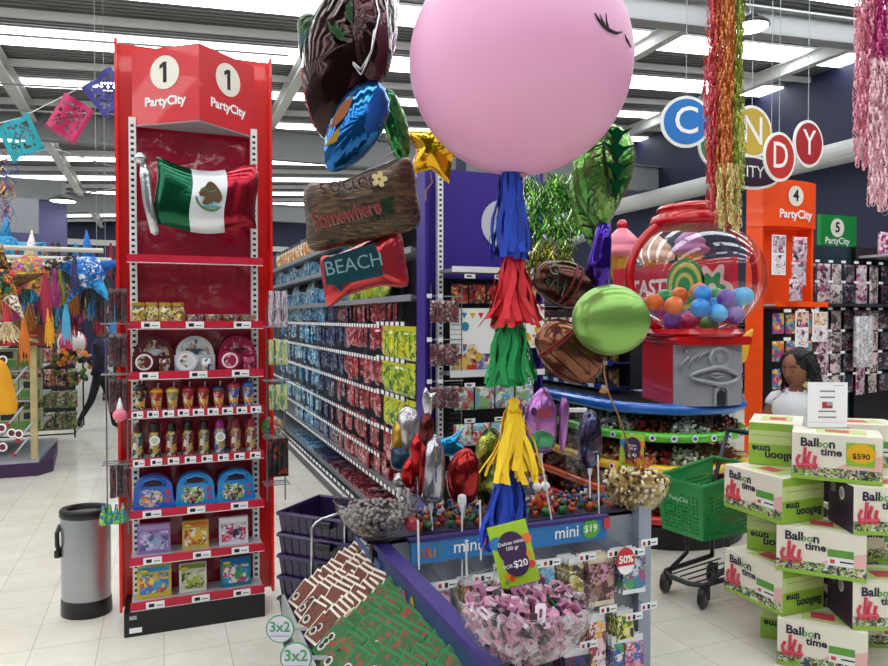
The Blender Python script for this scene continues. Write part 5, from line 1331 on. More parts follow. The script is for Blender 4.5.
# local: -y is where she faces ; body height HT
V = [(0, 0, .78), (0, 0, .90), (0, .0, 1.02), (0, .01, 1.14), (0, .0, 1.20), (0, -.02, 1.25),            # pelvis..neck
     (.12, .01, 1.135), (.175, -.02, .98), (.17, -.10, .80), (.16, -.15, .72),                       # left arm
     (-.12, .01, 1.135), (-.175, -.03, .98), (-.17, -.12, .82), (-.16, -.18, .73),
     (.075, 0, .70), (.08, -.01, .40), (.08, .0, .07), (.08, -.10, .03),
     (-.075, 0, .70), (-.08, -.01, .40), (-.08, .0, .07), (-.08, -.10, .03)]
E_ = [(0, 1), (1, 2), (2, 3), (3, 4), (4, 5), (3, 6), (6, 7), (7, 8), (8, 9), (3, 10), (10, 11), (11, 12), (12, 13), (0, 14), (14, 15), (15, 16), (16, 17), (0, 18), (18, 19), (19, 20), (20, 21)]
Rr = [(.14, .10), (.115, .09), (.13, .095), (.12, .08), (.045, .045), (.042, .042), .048, .037, .03, .022, .048, .037, .03, .022, .08, .052, .035, .03, .08, .052, .035, .03]
skin_body('body', V, E_, Rr, skin, wm)
# hands with five fingers, resting down on the counter
for s_ in (1, -1):
    bx, by, bz = (.16 * s_, -.15 if s_ > 0 else -.18, .72)
    hv = [(bx, by, bz), (bx, by - .04, bz - .03)]; he = [(0, 1)]; hr = [.02, .026]
    for k, (dx, L) in enumerate(((-.028, .06), (-.010, .07), (.008, .066), (.024, .052))):
        i = len(hv); hv += [(bx + dx, by - .07, bz - .045), (bx + dx * 1.2, by - .07 - L * .5, bz - .06), (bx + dx * 1.2, by - .07 - L * .85, bz - .085)]; he += [(1, i), (i, i + 1), (i + 1, i + 2)]; hr += [.009, .008, .007]
    i = len(hv); hv += [(bx - .035 * s_, by - .045, bz - .04), (bx - .05 * s_, by - .075, bz - .055)]; he += [(1, i), (i, i + 1)]; hr += [.010, .009]
    skin_body('hand', hv, he, hr, skin, wm, 1)
# blouse
q = MB(blouse)
prof = [(.135, .80), (.130, .92), (.12, 1.0), (.13, 1.08), (.125, 1.13), (.09, 1.175), (.055, 1.195), (.052, 1.21)]
vs = []; fs = []; n = 28
for r, z in prof:
    for i in range(n):
        a = 2 * pi * i / n; w = 1 + .03 * sin(a * 7 + z * 30)
        sx = 1.12 if z < 1.15 else 1.0
        vs.append((r * sx * cos(a) * w, r * .86 * sin(a) * w + .0, z))
for j in range(len(prof) - 1):
    for i in range(n): fs.append((j * n + i, j * n + (i + 1) % n, (j + 1) * n + (i + 1) % n, (j + 1) * n + i))
q.add(vs, fs); q.build('blouse', wm, smooth=True)
q = MB(blouse)
for s_ in (1, -1):
    q.tube([(.08 * s_, .01, 1.165), (.115 * s_, .0, 1.15), (.135 * s_, -.005, 1.125), (.145 * s_, -.01, 1.10)], .05, 12, radii=[.036, .042, .040, .036])
q.tube([(.05, .03, 1.20), (.0, .055, 1.205), (-.05, .03, 1.20), (-.05, -.04, 1.19), (-.015, -.075, 1.15)], .013, 6).tube([(.05, .03, 1.20), (.05, -.04, 1.19), (.015, -.075, 1.15)], .013, 6)
q.build('collar_and_sleeves', wm, smooth=True)
# trousers
trm = mat('dark_trousers', '#20222c', .7)
q = MB(trm).lathe([(.14, .70), (.15, .78), (.135, .86)], 20, None, Matrix.Diagonal((1.1, .85, 1, 1)))
for s_ in (1, -1): q.tube([(.078 * s_, 0, .78), (.08 * s_, -.01, .42), (.082 * s_, 0, .06)], .08, 14, radii=[.092, .068, .058])
q.build('trousers', wm, smooth=True)
# head, tilted down
hd = Matrix.Translation((0, -.035, 1.335)) @ RZ(radians(-30)) @ RX(radians(12))
q = MB(skin)
vs = []; fs = []; n = 28; kz = 22
for j in range(kz + 1):
    v = j / kz; ph = pi * v; z = -cos(ph) * .112
    for i in range(n):
        a = 2 * pi * i / n; cx, sy = cos(a), sin(a)
        rx = .073 * sin(ph) ** .8; ry = .092 * sin(ph) ** .8
        if z < 0: rx *= 1 - .32 * (-z / .112) ** 1.5; ry *= 1 - .12 * (-z / .112)
        x = rx * cx; y_ = ry * sy
        f_ = max(0, -sy) ** 6
        if -.05 < z < .03: y_ -= f_ * .024 * max(0, 1 - abs(z + .02) / .035) * max(0, 1 - abs(x) / .022)     # nose
        if .0 < z < .035: y_ += f_ * .006 * (1 if abs(x) > .015 else 0)       # eye sockets
        if -.075 < z < -.045: y_ -= f_ * .006
        vs.append((x, y_, z))
for j in range(kz):
    for i in range(n): fs.append((j * n + i, j * n + (i + 1) % n, (j + 1) * n + (i + 1) % n, (j + 1) * n + i))
q.add(vs, fs, None, hd); q.ball((0, -.096, -.022), .013, 8, skin, (.9, 1, .8), hd)
for s_ in (1, -1): q.ball((.072 * s_, .01, -.005), .02, 8, skin, (.35, .8, 1.3), hd)
q.build('head', wm, smooth=True)
q = MB(mat('lip_brown', '#6a2c2a', .4)).ball((0, -.088, -.058), .018, 10, None, (1.1, .4, .35), hd).ball((0, -.087, -.066), .016, 10, None, (1, .45, .4), hd).build('mouth', wm, smooth=True)
q = MB(PAPER)
for s_ in (1, -1):
    q.ball((.028 * s_, -.0765, .010), .010, 8, mat('eye_white', '#b8aca4', .4), (1.1, .6, .35), hd).ball((.028 * s_, -.0815, .008), .0075, 8, INK, (1.1, .5, .6), hd)
    q.tube([hd @ Vector((.014 * s_, -.087, .032)), hd @ Vector((.03 * s_, -.085, .038)), hd @ Vector((.048 * s_, -.07, .031))], .003, 5, hairm)
q.build('eyes', wm, smooth=True)
q = MB(hairm); R = random.Random(3)
q.ball((0, .022, .035), .095, 18, None, (.95, 1.05, .95), hd)
for i in range(130):
    a = R.uniform(-.25, pi + .25); z = R.uniform(-.02, .10); r = .085
    p0 = Vector((r * cos(a) * .95, .015 + r * sin(a), z)); pts = []
    L = R.uniform(.10, .20)
    for k in range(6):
        u = k / 5; pts.append(hd @ (p0 + Vector((.035 * u * cos(a) + .008 * sin(k * 2.1 + i), .055 * u * max(.2, sin(a)) + .008 * cos(k * 2 + i), -L * u))))
    q.tube(pts, .009, 5, radii=[.010, .012, .011, .010, .008, .003])
for i in range(26):      # swept back from the brow
    a = R.uniform(-.9, .9); pts = []
    for k in range(6):
        u = k / 5; th = radians(52 + 80 * u); pts.append(hd @ Vector((.088 * sin(a) * sin(th * .9 + .3), .012 - .098 * cos(th), .02 + .088 * sin(th) * cos(a * .7))))
    q.tube(pts, .010, 5)
q.ball((0, .06, .10), .035, 10, None, (1.2, 1, .8), hd)
q.build('hair', wm, smooth=True)

# ================================================================== WALKING SHOPPER FAR LEFT
wk = empty('person', tuple(D(100, 400, 10.4)[:2]) + (0,), -YAW + radians(100), 'distant person in dark clothes walking down the left aisle', 'person')
wk.scale = (.82, .82, .9)
bk = mat('dark_clothes', '#101018', .8)
V = [(0, 0, .92), (0, 0, 1.15), (0, 0, 1.38), (0, 0, 1.50), (.15, 0, 1.38), (.2, .06, 1.1), (.17, -.08, .9), (-.15, 0, 1.38), (-.2, -.06, 1.1), (-.17, .1, .9),
     (.09, 0, .88), (.10, -.16, .48), (.10, -.20, .06), (.1, -.30, .03), (-.09, 0, .88), (-.1, .12, .48), (-.1, .34, .12), (-.1, .28, .04)]
E_ = [(0, 1), (1, 2), (2, 3), (2, 4), (4, 5), (5, 6), (2, 7), (7, 8), (8, 9), (0, 10), (10, 11), (11, 12), (12, 13), (0, 14), (14, 15), (15, 16), (16, 17)]
skin_body('body', V, E_, [.15, .13, .14, .05, .06, .045, .03, .06, .045, .03, .09, .065, .04, .035, .09, .065, .04, .035], bk, wk)
MB(skin).ball((0, -.02, 1.63), .11, 16, skin, (.8, .9, 1.1)).build('head', wk, smooth=True)
MB(hairm).ball((0, .02, 1.66), .115, 16, hairm, (.9, .95, 1)).build('hair', wk, smooth=True)
MB(mat('purple_top', '#2a1a58', .8)).lathe([(.17, .95), (.16, 1.15), (.18, 1.38), (.08, 1.48)], 16, None, Matrix.Diagonal((1, .75, 1, 1))).build('jacket', wk, smooth=True)

# ================================================================== GREEN SHOPPING CART
ct = empty('shopping_cart', (3.0, 3.22, 0), radians(-12), 'green plastic shopping cart with dark grey frame behind the cartons', 'shopping cart')
cg = mat('cart_green', '#0c8a3c', .35, 0, .3); cf = mat('cart_frame', '#3c4046', .35, .6)
c0 = D(667, 476, 4.12); c1 = D(703, 491, 3.90); c2 = D(757, 476, 4.05)
z1, z0 = .70, .375
A = Vector((c0.x, c0.y)); B = Vector((c1.x, c1.y)); ux = (A - B).normalized(); W_ = .34
# cart frame: B is the near front corner; front face runs B->A, flank runs away to the right
fl_d = (Vector((c2.x, c2.y)) - B).normalized(); LEN = .44
A = B + ux * W_; C_ = B + fl_d * LEN; D_ = A + fl_d * LEN
def lattice(q, P, Q, za0, za1, zb0, zb1, nu, nv, t_=.006, taper=.0):
    """solid rim and a perforated plastic wall from P to Q"""
    P = Vector(P); Q = Vector(Q)
    def pt(u, v):
        p = P.lerp(Q, u); z0_ = za0 + (zb0 - za0) * u; z1_ = za1 + (zb1 - za1) * u
        c_ = (A + B + C_ + D_) / 4; k = 1 - taper * (1 - v)
        return Vector((c_.x + (p.x - c_.x) * k, c_.y + (p.y - c_.y) * k, z0_ + (z1_ - z0_) * v))
    for i in range(nu):
        for j in range(nv):
            u0, u1, v0, v1 = i / nu, (i + 1) / nu, j / nv, (j + 1) / nv
            a_, b_, c_, d_ = pt(u0, v0), pt(u1, v0), pt(u1, v1), pt(u0, v1)
            solid = j >= nv - 3 or j == 0 or i in (0, nu - 1)
            if solid: q.add([a_, b_, c_, d_], [(0, 1, 2, 3)])
            else:
                m_ = (a_ + b_ + c_ + d_) / 4; f_ = .55
                a2, b2, c2_, d2 = [m_ + (w - m_) * f_ for w in (a_, b_, c_, d_)]
                q.add([a_, b_, c_, d_, a2, b2, c2_, d2], [(0, 1, 5, 4), (1, 2, 6, 5), (2, 3, 7, 6), (3, 0, 4, 7)])
def p3(v, z): return (v.x, v.y, z)
q = MB(cg)
zt = .70; zr = .78
lattice(q, A, B, .385, zt, .385, zt, 12, 14, taper=.14); lattice(q, B, C_, .385, zt, .40, zr, 22, 14, taper=.14); lattice(q, A, D_, .385, zt, .40, zr, 22, 14, taper=.14)
b_ = world_part(q, 'basket', ct); sol = b_.modifiers.new('t', 'SOLIDIFY'); sol.thickness = .006
cc = (A + B + C_ + D_) / 4
def tp(v, k=.86): return Vector((cc.x + (v.x - cc.x) * k, cc.y + (v.y - cc.y) * k))
world_part(MB(cg).add([p3(tp(A), .385), p3(tp(B), .385), p3(tp(C_), .40), p3(tp(D_), .40), p3(tp(A), .395), p3(tp(B), .395), p3(tp(C_), .41), p3(tp(D_), .41)], [(0, 1, 2, 3), (7, 6, 5, 4), (0, 4, 5, 1), (1, 5, 6, 2), (2, 6, 7, 3), (3, 7, 4, 0)]), 'basket_floor', ct)
world_part(MB(cg).tube([p3(A, zt), p3(B, zt), p3(C_, zr), p3(D_, zr)], .012, 8, closed=True), 'basket_rim', ct)
# lettering on the front face
dA = (A - B).normalized(); nv_ = Vector((dA.y, -dA.x)) * -1
xdir = -dA; nrm = Vector((xdir.y, -xdir.x)); mid = tp((A + B) / 2, .955)
ML = Matrix(((xdir.x, -nrm.x, 0, mid.x + nrm.x * .012), (xdir.y, -nrm.y, 0, mid.y + nrm.y * .012), (0, 0, 1, .60), (0, 0, 0, 1)))
world_part(MB(mat('cart_letter', '#b8e0c0', .5)).text('PartyCity', .036, None, ML, .01), 'lettering', ct)
q = MB(cf)
fr = [tp(A, .8), tp(B, .8), tp(C_, .8), tp(D_, .8)]
ctr = tp((A + B) / 2, 1.05)
tail1, tail2 = tp(C_, .9) , tp(D_, .9)
q.tube([p3(tail1, .17), p3(fr[1], .13), p3((fr[1] + ctr) / 2 + (ctr - cc) * .05, .125), p3((fr[0] + ctr) / 2 + (ctr - cc) * .05, .125), p3(fr[0], .13), p3(tail2, .17)], .015, 8)
for k in range(1, 5):
    s0 = fr[1].lerp(fr[0], k / 5); s1 = tail1.lerp(tail2, k / 5); q.tube([p3(s0, .13), p3(s1, .17)], .005, 6)
for s_, e_ in ((fr[1], tail1), (fr[0], tail2)):
    m_ = s_.lerp(e_, .45); q.tube([p3(s_.lerp(e_, .12), .14), p3(m_, .22), p3(m_, .38)], .013, 8); q.tube([p3(e_, .17), p3(e_, .6), p3(e_ + fl_d * .12, .95)], .013, 8)
q.tube([p3(tail1 + fl_d * .12, .95), p3(tail2 + fl_d * .12, .95)], .016, 8)
world_part(q, 'frame', ct, smooth=True)
for v in (fr[1], fr[0], tail1, tail2):
    o = MB(BLACK).lathe([(.02, -.016), (.058, -.016), (.062, -.008), (.062, .008), (.058, .016), (.02, .016)], 20, BLACK, T(v.x, v.y, .064) @ RZ(.5) @ RX(pi / 2))
    o.lathe([(.018, -.02), (.02, .02)], 12, GREYM, T(v.x, v.y, .064) @ RZ(.5) @ RX(pi / 2))
    w_ = world_part(o, 'wheel', ct, smooth=True, angle=40)
    world_part(MB(cf).tube([(v.x, v.y, .13), (v.x - .02, v.y + .01, .10), (v.x, v.y, .064)], .011, 6).box(v.x - .03, v.x + .03, v.y - .022, v.y - .018, .05, .13), 'wheel_fork', ct)
# child-seat / second basket behind (yellow-green wire)
q = MB(mat('yellow_wire', '#b8a828', .4, .3))
bs = D(748, 478, 4.6)
t = empty('wire_candy_basket', (bs.x, bs.y, .62), FACE, 'small wire basket of yellow sweets hanging behind the shopping cart handle', 'basket')
q = MB(wire)
for k in range(4): q.tube([((.10 - .012 * (3 - k)) * cos(a), (.08 - .01 * (3 - k)) * sin(a), .045 * k) for a in [2 * pi * i / 14 for i in range(14)]], .004, 5, closed=True)
q.build('basket', t); MB(mat('yellow_sweet', '#d8a820', .4)).ball((0, 0, .06), .075, 14, None, (1, .8, .7)).build('filling', t)

# ================================================================== FRONT COUNTER GONDOLA
blue_h = mat('header_blue', '#1672b8', .35); pur_e = mat('purple_edge', '#34226e', .6); blu2 = mat('divider_blue', '#1a3a68', .5)
fc = empty('counter_shelving', (1.45, 3.0, 0), 0, 'low grey counter unit with blue mini header and pegged toys in front', 'shelving')
Y0 = 2.72
world_part(MB(STEELG).box(.86, 2.10, Y0, Y0 + .06, .0, .74).box(.86, 2.1, Y0 + .06, 3.0, .0, .10), 'back_panel', fc)
world_part(MB(STEELG).box(.84, 2.12, Y0, 3.02, .725, .75, mat('top_dark', '#2c2640', .5)), 'top', fc)
world_part(MB(mat('post_grey', '#9aa4b4', .35, .2)).box(2.06, 2.13, Y0 - .05, Y0 + .02, 0, .80), 'post', fc)
world_part(MB(STEELG).box(2.10, 2.13, Y0, 3.02, 0, .74), 'side_panel', fc)
world_part(MB(STEELG).box(.84, .87, Y0, 3.02, 0, .74), 'side_panel', fc)
HY = 2.64
hd_ = MB(blue_h).box(.925, 1.86, HY, HY + .02, .655, .745, blue_h).box(.915, 1.87, HY - .005, HY + .03, .745, .76, pur_e)
hdst = world_part(hd_, 'header_strip', fc)
q = MB(PAPER).text('mini', .074, PAPER, T(1.65, HY - .002, .705), .008)
for i, (ch, c) in enumerate((('d', '#c04a30'), ('u', '#c8783a'), ('l', '#58803a'), ('c', '#8a5a90'), ('e', '#3aa070'), ('s', '#b05838'))): q.text(ch, .07, mat('mute' + c, c, .5), T(1.245 + .04 * i, HY - .002, .70), .01)
q.text('mini', .074, PAPER, T(1.17, HY - .002, .705), .008)
for i, c in enumerate(('#c04a30', '#c8783a', '#58803a')): q.text('dul'[i], .07, MC['mute' + c], T(.985 + .03 * i, HY - .002, .70), .01)
world_part(q, 'lettering', hdst)
q = MB(mat('price_green', '#58a838', .4)).prism(circ(24, .042, 1.05), HY - .005, HY, None, T(1.772, 0, .708)).text('$19', .045, PAPER, T(1.77, HY - .007, .71), .015)
world_part(q, 'price_disc', hdst)
world_part(MB(mat('red_pin', '#c83038', .4)).box(1.84, 1.87, HY - .008, HY - .002, .70, .75), 'pin', fc)
# peg rows
tagP = MB(TAGW)
def pegtag(x, y_, z, w=.045):
    t_ = MB(TAGW).box(x - w, x + w, y_ - .002, y_, z - .016, z + .016).box(x - w * .8, x - w * .5, y_ - .003, y_ - .002, z - .010, z + .006, mat('tag_red', '#c02838', .5)).box(x - w * .2, x + w * .1, y_ - .003, y_ - .002, z - .012, z + .008, INK).box(x + w * .25, x + w * .8, y_ - .003, y_ - .002, z - .004, z, INK)
    o = world_part(t_, 'price_tag', fc)
    world_part(MB(CHROME).tube([(x, y_, z - .01), (x, Y0, z + .0)], .003, 5), 'hook', fc)
def card_toy(name, W, H, cols, ncopy, x, z, label, hang_y=2.60, depth=.018, scale=26, backing='#e8e8ec', group=None, cat='toy pack', step=.022, round_top=False, dx=-.006):
    m = printed('ct_%s' % label[:18], cols, scale, rand=False); bkm = mat('ctb' + backing, backing, .45)
    def f():
        t = empty(name, (0, 0, 0)); tag(t, None, cat)
        if round_top: MB(m).prism(closed_curve([(-W / 2, -H), (W / 2, -H), (W / 2, -H * .35), (W * .35, -.01), (0, 0), (-W * .35, -.01), (-W / 2, -H * .35)], 4), -depth / 2, depth / 2).build('body', t)
        else: MB(m).box(-W / 2, W / 2, -depth / 2, depth / 2, -H * .97, -H * .14).build('body', t)
        MB(bkm).box(-W / 2, W / 2, -.002, .003, -H, 0).box(-W / 2, W / 2, -depth / 2 - .001, depth / 2, -H, -H * .9).build('card', t)
        return t
    K = Kind(f)
    for i in range(ncopy):
        K((x + dx * i, hang_y + step * i, z), label, random.uniform(-.05, .05), group or (label + ' row'))
R1 = .60
card_toy('round_blue_toy', .125, .20, ['#5a9ac0', '#8ac0dc', '#2a4a68', '#d8e0e4', '#6ab0d8'], 4, 1.50, R1 - .01, 'blue rounded toy pack on the upper pegs right of the green $20 sign', round_top=True, scale=16)
card_toy('blue_card', .10, .19, ['#3a6a98', '#88b0c8', '#20304a'], 3, 1.37, R1, 'darker blue rounded toy pack behind the green $20 sign', hang_y=2.63, round_top=True)
card_toy('gold_card', .07, .20, ['#c8b84a', '#3a2030', '#8a7a30', '#e0d8a0'], 4, 1.67, R1, 'gold and black toy pack on the upper pegs', scale=20)
card_toy('disc_card', .13, .22, ['#4a1828', '#8a5a50', '#c88ab0', '#3a1830', '#b09080'], 4, 1.80, R1 - .005, 'dark red toy pack with pink flower disc on the upper pegs', backing='#e8d8c0')
card_toy('figure_card', .12, .19, ['#3a80a0', '#4aa058', '#c8d0d8', '#284a80', '#a05080'], 4, 1.975, R1 - .005, 'blue and green figure toy pack at the right end of the upper pegs')
card_toy('bin_card', .09, .17, ['#b0a048', '#302c20', '#c03040', '#d8c878'], 3, 1.19, R1 - .03, 'olive and gold toy pack left of the green $20 sign', hang_y=2.62)
card_toy('bin_card', .09, .17, ['#b0a048', '#302c20', '#8a7a38', '#d8c878'], 3, 1.33, R1 - .03, 'second olive and gold toy pack behind the green $20 sign', hang_y=2.62)
card_toy('pink_card', .07, .16, ['#a06078', '#c8a8b8', '#604050'], 3, 1.04, R1 - .03, 'dusky pink toy pack at the left end of the upper pegs')
for x, z in ((1.05, .585), (1.21, .59), (1.44, R1 + .01), (1.53, R1 + .012), (1.71, R1 + .012), (1.86, R1 + .01), (1.97, R1 - .0), (2.04, R1 + .035)): pegtag(x, 2.57, z)
card_toy('doll_card', .085, .26, ['#e8c8d0', '#b03858', '#e8b050', '#e8e0e8', '#704038'], 5, 1.78, .34, 'white and pink doll card on the middle pegs', backing='#ececf0', dx=-.02)
card_toy('yellow_dino_card', .09, .14, ['#d8d030', '#5a8a30', '#e8e0a0', '#303020'], 3, 1.93, .33, 'yellow and green small toy card on the middle pegs')
card_toy('bubble_figure_card', .10, .22, ['#e0a0b0', '#e86020', '#3a70b8', '#e8d8e0', '#8050a0'], 3, 1.98, .21, 'pink and orange figure card low at the right end')
card_toy('blue_figure_card', .06, .24, ['#2a60b0', '#30a060', '#e8e0e0', '#7040a0'], 3, 1.89, .22, 'blue and green slim toy card low beside the pink and orange one')
card_toy('navy_card', .13, .22, ['#18204a', '#2a3a80', '#802038', '#10142a'], 4, 1.68, .20, 'navy blue toy card low behind the glass bowl of pink sweets')
card_toy('ball_card', .12, .16, ['#a83048', '#3050a0', '#e0d8d8', '#202848'], 4, 1.50, .12, 'red, white and blue toy card lowest behind the glass bowl')
for x, z in ((1.82, .365), (1.72, .225), (1.96, .31), (2.04, .345), (1.62, .075), (1.98, .02)): pegtag(x, 2.57, z)
ds = empty('discount_disc', onY(625.5, 561, 2.55), 0, 'round red and white 50% disc clipped on the upper pegs', 'sign')
MB(mat('disc_red', '#c8202c', .4)).prism(circ(28, .052, .92, 1.15), -.003, 0).prism([(.0478 * cos(a), .0598 * sin(a)) for a in [radians(200 + 140 * i / 14) for i in range(15)]], -.004, -.003, PAPER).build('disc', ds)
MB(PAPER).text('50%', .046, PAPER, T(0, -.005, .008), .03).build('lettering', ds)

# purple-edged divider and sloping bins to the left
dv = empty('bin_unit', (.65, 2.4, 0), 0, 'sloping bin unit with purple edged blue side board at the left of the counter', 'bin unit')
world_part(MB(blu2).add([(.79, 1.60, .45), (.79, 2.66, .45), (.79, 2.66, .735), (.79, 1.60, .735), (.815, 1.60, .45), (.815, 2.66, .45), (.815, 2.66, .735), (.815, 1.60, .735)], [(0, 1, 2, 3), (7, 6, 5, 4), (0, 3, 7, 4), (1, 5, 6, 2), (0, 4, 5, 1)]).box(.775, .835, 1.60, 2.67, .735, .755, pur_e), 'side_board', dv)
q = MB(mat('dots_p', '#8a3a78', .4))
for y_, z, c in ((2.32, .66, '#8a4878'), (2.24, .665, '#a88830'), (2.14, .64, '#506090'), (2.05, .62, '#4a9a50')): q.prism(circ(14, .028, .8, 1.2), -.002, 0, mat('dot' + c, c, .4), Matrix(((0, 1, 0, .788), (-1, 0, 0, y_), (0, 0, 1, z), (0, 0, 0, 1))))
world_part(q, 'printed_dots', dv)
LXl, LXr = .475, .80
def tz(x): return .435 + (x - LXl) * .55      # tray floor height
tray = MB(mat('tray_plum', '#2a1c3c', .5)).add([(LXl, 1.7, tz(LXl) - .02), (LXr, 1.7, tz(LXr) - .02), (LXr, 2.98, tz(LXr) - .02), (LXl, 2.98, tz(LXl) - .02), (LXl, 1.7, tz(LXl)), (LXr, 1.7, tz(LXr)), (LXr, 2.98, tz(LXr)), (LXl, 2.98, tz(LXl))], [(3, 2, 1, 0), (4, 5, 6, 7), (0, 1, 5, 4), (1, 2, 6, 5), (2, 3, 7, 6), (3, 0, 4, 7)])
world_part(tray, 'tray', dv)
world_part(MB(GREYM).box(LXl - .012, LXl, 1.7, 2.98, tz(LXl) - .03, tz(LXl) + .045, mat('lip_grey', '#a8a8a4', .35, .3)), 'front_lip', dv)
world_part(MB(mat('plum_body', '#1d1430', .5)).box(LXl + .02, LXr, 1.72, 2.96, 0, tz(LXl) - .03), 'body', dv)
world_part(MB(mat('yellow_tick', '#4a5a8a', .4)).box(LXr - .02, LXr - .01, 2.6, 2.98, tz(LXr), tz(LXr) + .08), 'rear_board', dv)
def round_sign(px, py, label):
    p = onX(px, py, LXl - .08)
    t = empty('round_offer_sign', p, FACE - radians(0), label, 'sign')
    gm_ = mat('offer_green', '#4a9a6a', .4)
    MB(gm_).prism(circ(36, .052), 0, .003).prism(circ(36, .047), -.002, 0, mat('offer_lilac', '#dcd8e4', .45)).box(.045, .10, .0, .004, -.006, .006, GREYM).build('disc', t)
    MB(gm_).text('3x2', .052, gm_, T(0, -.004, .008), .02).box(-.036, .036, -.0035, -.002, -.026, -.024, mat('offer_violet', '#8a5aa0', .4)).build('lettering', t)
round_sign(280, 629, 'upper round 3x2 sign with green rim clipped to the bin edge')
round_sign(296, 658, 'lower round 3x2 sign with green rim clipped to the bin edge')
# fanned packs
def pack(name, base, rim, fig, cat):
    def f():
        t = empty(name, (0, 0, 0)); tag(t, None, cat)
        MB(mat('rim_' + rim, rim, .55)).box(-.055, .055, -.004, .004, 0, .115).build('wrapper', t)
        q = MB(printed('pack_' + base, [base, base, fig, base], 30, rough=.55, coat=0)).box(-.047, .047, -.006, -.004, .01, .106)
        q.build('print', t)
        if fig != 'none':
            MB(mat('badge_pale', '#c9c2b8', .4)).prism(circ(12, .018, 1.1, 1), -.008, -.006, None, T(-.02, 0, .035)).prism(circ(10, .011), -.010, -.008, INK, T(-.02, 0, .036)).build('badge', t)
        return t
    return Kind(f)
bp_ = pack('brown_sweet_pack', '#6a2c12', '#e4dccd', '#3c1a0c', 'sweet pack'); gp_ = pack('green_sweet_pack', '#06581f', '#087030', '#8a3018', 'sweet pack')
def lay(K, x, y_, lean, lab, grp, yaw=0.0):
    z = tz(x) + .006
    K((x, y_, z), lab, group=grp, rot=(radians(-lean), radians(0), -pi / 2 + yaw))
rowname = ['rearmost', 'second', 'third', 'fourth', 'front']
for r_ in range(4):
    y_ = 2.90 - .115 * r_
    n_ = 15
    for i in range(n_):
        x = .50 + .285 * i / (n_ - 1)
        lay(bp_, x, y_ + random.uniform(-.006, .006), 48 - i * 1.2 + random.uniform(-4, 4), 'brown and white sweet pack in the %s fanned row' % rowname[r_], 'brown packs, %s row' % rowname[r_], random.uniform(-.12, .12) + .25)
for r_ in range(6):
    y_ = 2.43 - .118 * r_; n_ = 15
    for i in range(n_):
        x = .50 + .28 * i / (n_ - 1)
        lay(gp_, x, y_ + random.uniform(-.006, .006), 52 - i * 1.2 + random.uniform(-4, 4), 'green sweet pack in the %s green fanned row' % ['rearmost', 'second', 'third', 'fourth', 'fifth', 'nearest'][r_], 'green packs, %s row' % ['rearmost', 'second', 'third', 'fourth', 'fifth', 'nearest'][r_], random.uniform(-.12, .12) + .25)

# purple shopping baskets, nested stack
pbm = mat('basket_purple', '#1e0c38', .35, 0, .2); pbr = mat('basket_rim', '#271048', .35, 0, .2)
def basket():
    t = empty('shopping_basket', (0, 0, 0)); tag(t, None, 'basket')
    q = MB(pbm); W2, L2, Hh = .17, .25, .22
    for (x0, y0, x1, y1) in ((-W2, -L2, W2, -L2), (W2, -L2, W2, L2), (W2, L2, -W2, L2), (-W2, L2, -W2, -L2)):
        n = 12
        for i in range(n):
            u0, u1 = i / n, (i + .6) / n
            for (a_, b_) in ((0, .03), (.17, .21)):
                pass
            p0 = (x0 + (x1 - x0) * u0, y0 + (y1 - y0) * u0); p1 = (x0 + (x1 - x0) * u1, y0 + (y1 - y0) * u1)
            q.add([(p0[0] * .86, p0[1] * .9, 0), (p1[0] * .86, p1[1] * .9, 0), (*p1, Hh), (*p0, Hh)], [(0, 1, 2, 3)])
            p0 = p1; p1 = (x0 + (x1 - x0) * (i + 1) / n, y0 + (y1 - y0) * (i + 1) / n)
            q.add([(p0[0] * .84, p0[1] * .88, 0), (p1[0] * .84, p1[1] * .88, 0), (p1[0] * .985, p1[1] * .985, Hh), (p0[0] * .985, p0[1] * .985, Hh)], [(0, 1, 2, 3)])
    q.add([(-W2 * .86, -L2 * .9, .004), (W2 * .86, -L2 * .9, .004), (W2 * .86, L2 * .9, .004), (-W2 * .86, L2 * .9, .004)], [(0, 1, 2, 3)])
    o = q.build('walls', t); s_ = o.modifiers.new('t', 'SOLIDIFY'); s_.thickness = .004
    MB(pbr).tube([(-W2, -L2, Hh), (W2, -L2, Hh), (W2, L2, Hh), (-W2, L2, Hh)], .011, 8, closed=True).build('rim', t)
    MB(BLACK).box(-W2 - .03, -W2 + .01, -.05, .02, Hh - .035, Hh - .005, BLACK, bev=.01).box(-W2 - .03, W2 * .2, -L2 - .012, -L2 + .0, Hh - .035, Hh - .02, BLACK).build('folded_handle', t)
    return t
KB = Kind(basket)
bc_ = D(338, 505, 3.28)
for k in range(6):
    KB((bc_.x + .03, bc_.y + .01, .02 + .1 * k), ['lowest', 'second lowest', 'third', 'fourth', 'second from top', 'topmost'][k] + ' purple shopping basket of the nested stack left of the counter', FACE + radians(66))
hw_ = empty('wire_stand', (bc_.x, bc_.y, 0), FACE, 'chrome wire loop frame standing in front of the purple baskets', 'wire stand')
q = MB(CHROME); l0 = D(312, 590, 3.02); l1 = D(314, 521, 3.02); l2 = D(345, 511, 3.1); l3 = D(345, 590, 3.1)
world_part(MB(CHROME).tube([(l0.x, l0.y, .02), (l0.x, l0.y, l1.z - .03), l1 + Vector((.01, 0, -.008)), l1 + Vector((.03, .01, 0)), l2, (l3.x, l3.y, l2.z - .03), (l3.x, l3.y, .02)], .006, 8), 'loop', hw_, smooth=True)

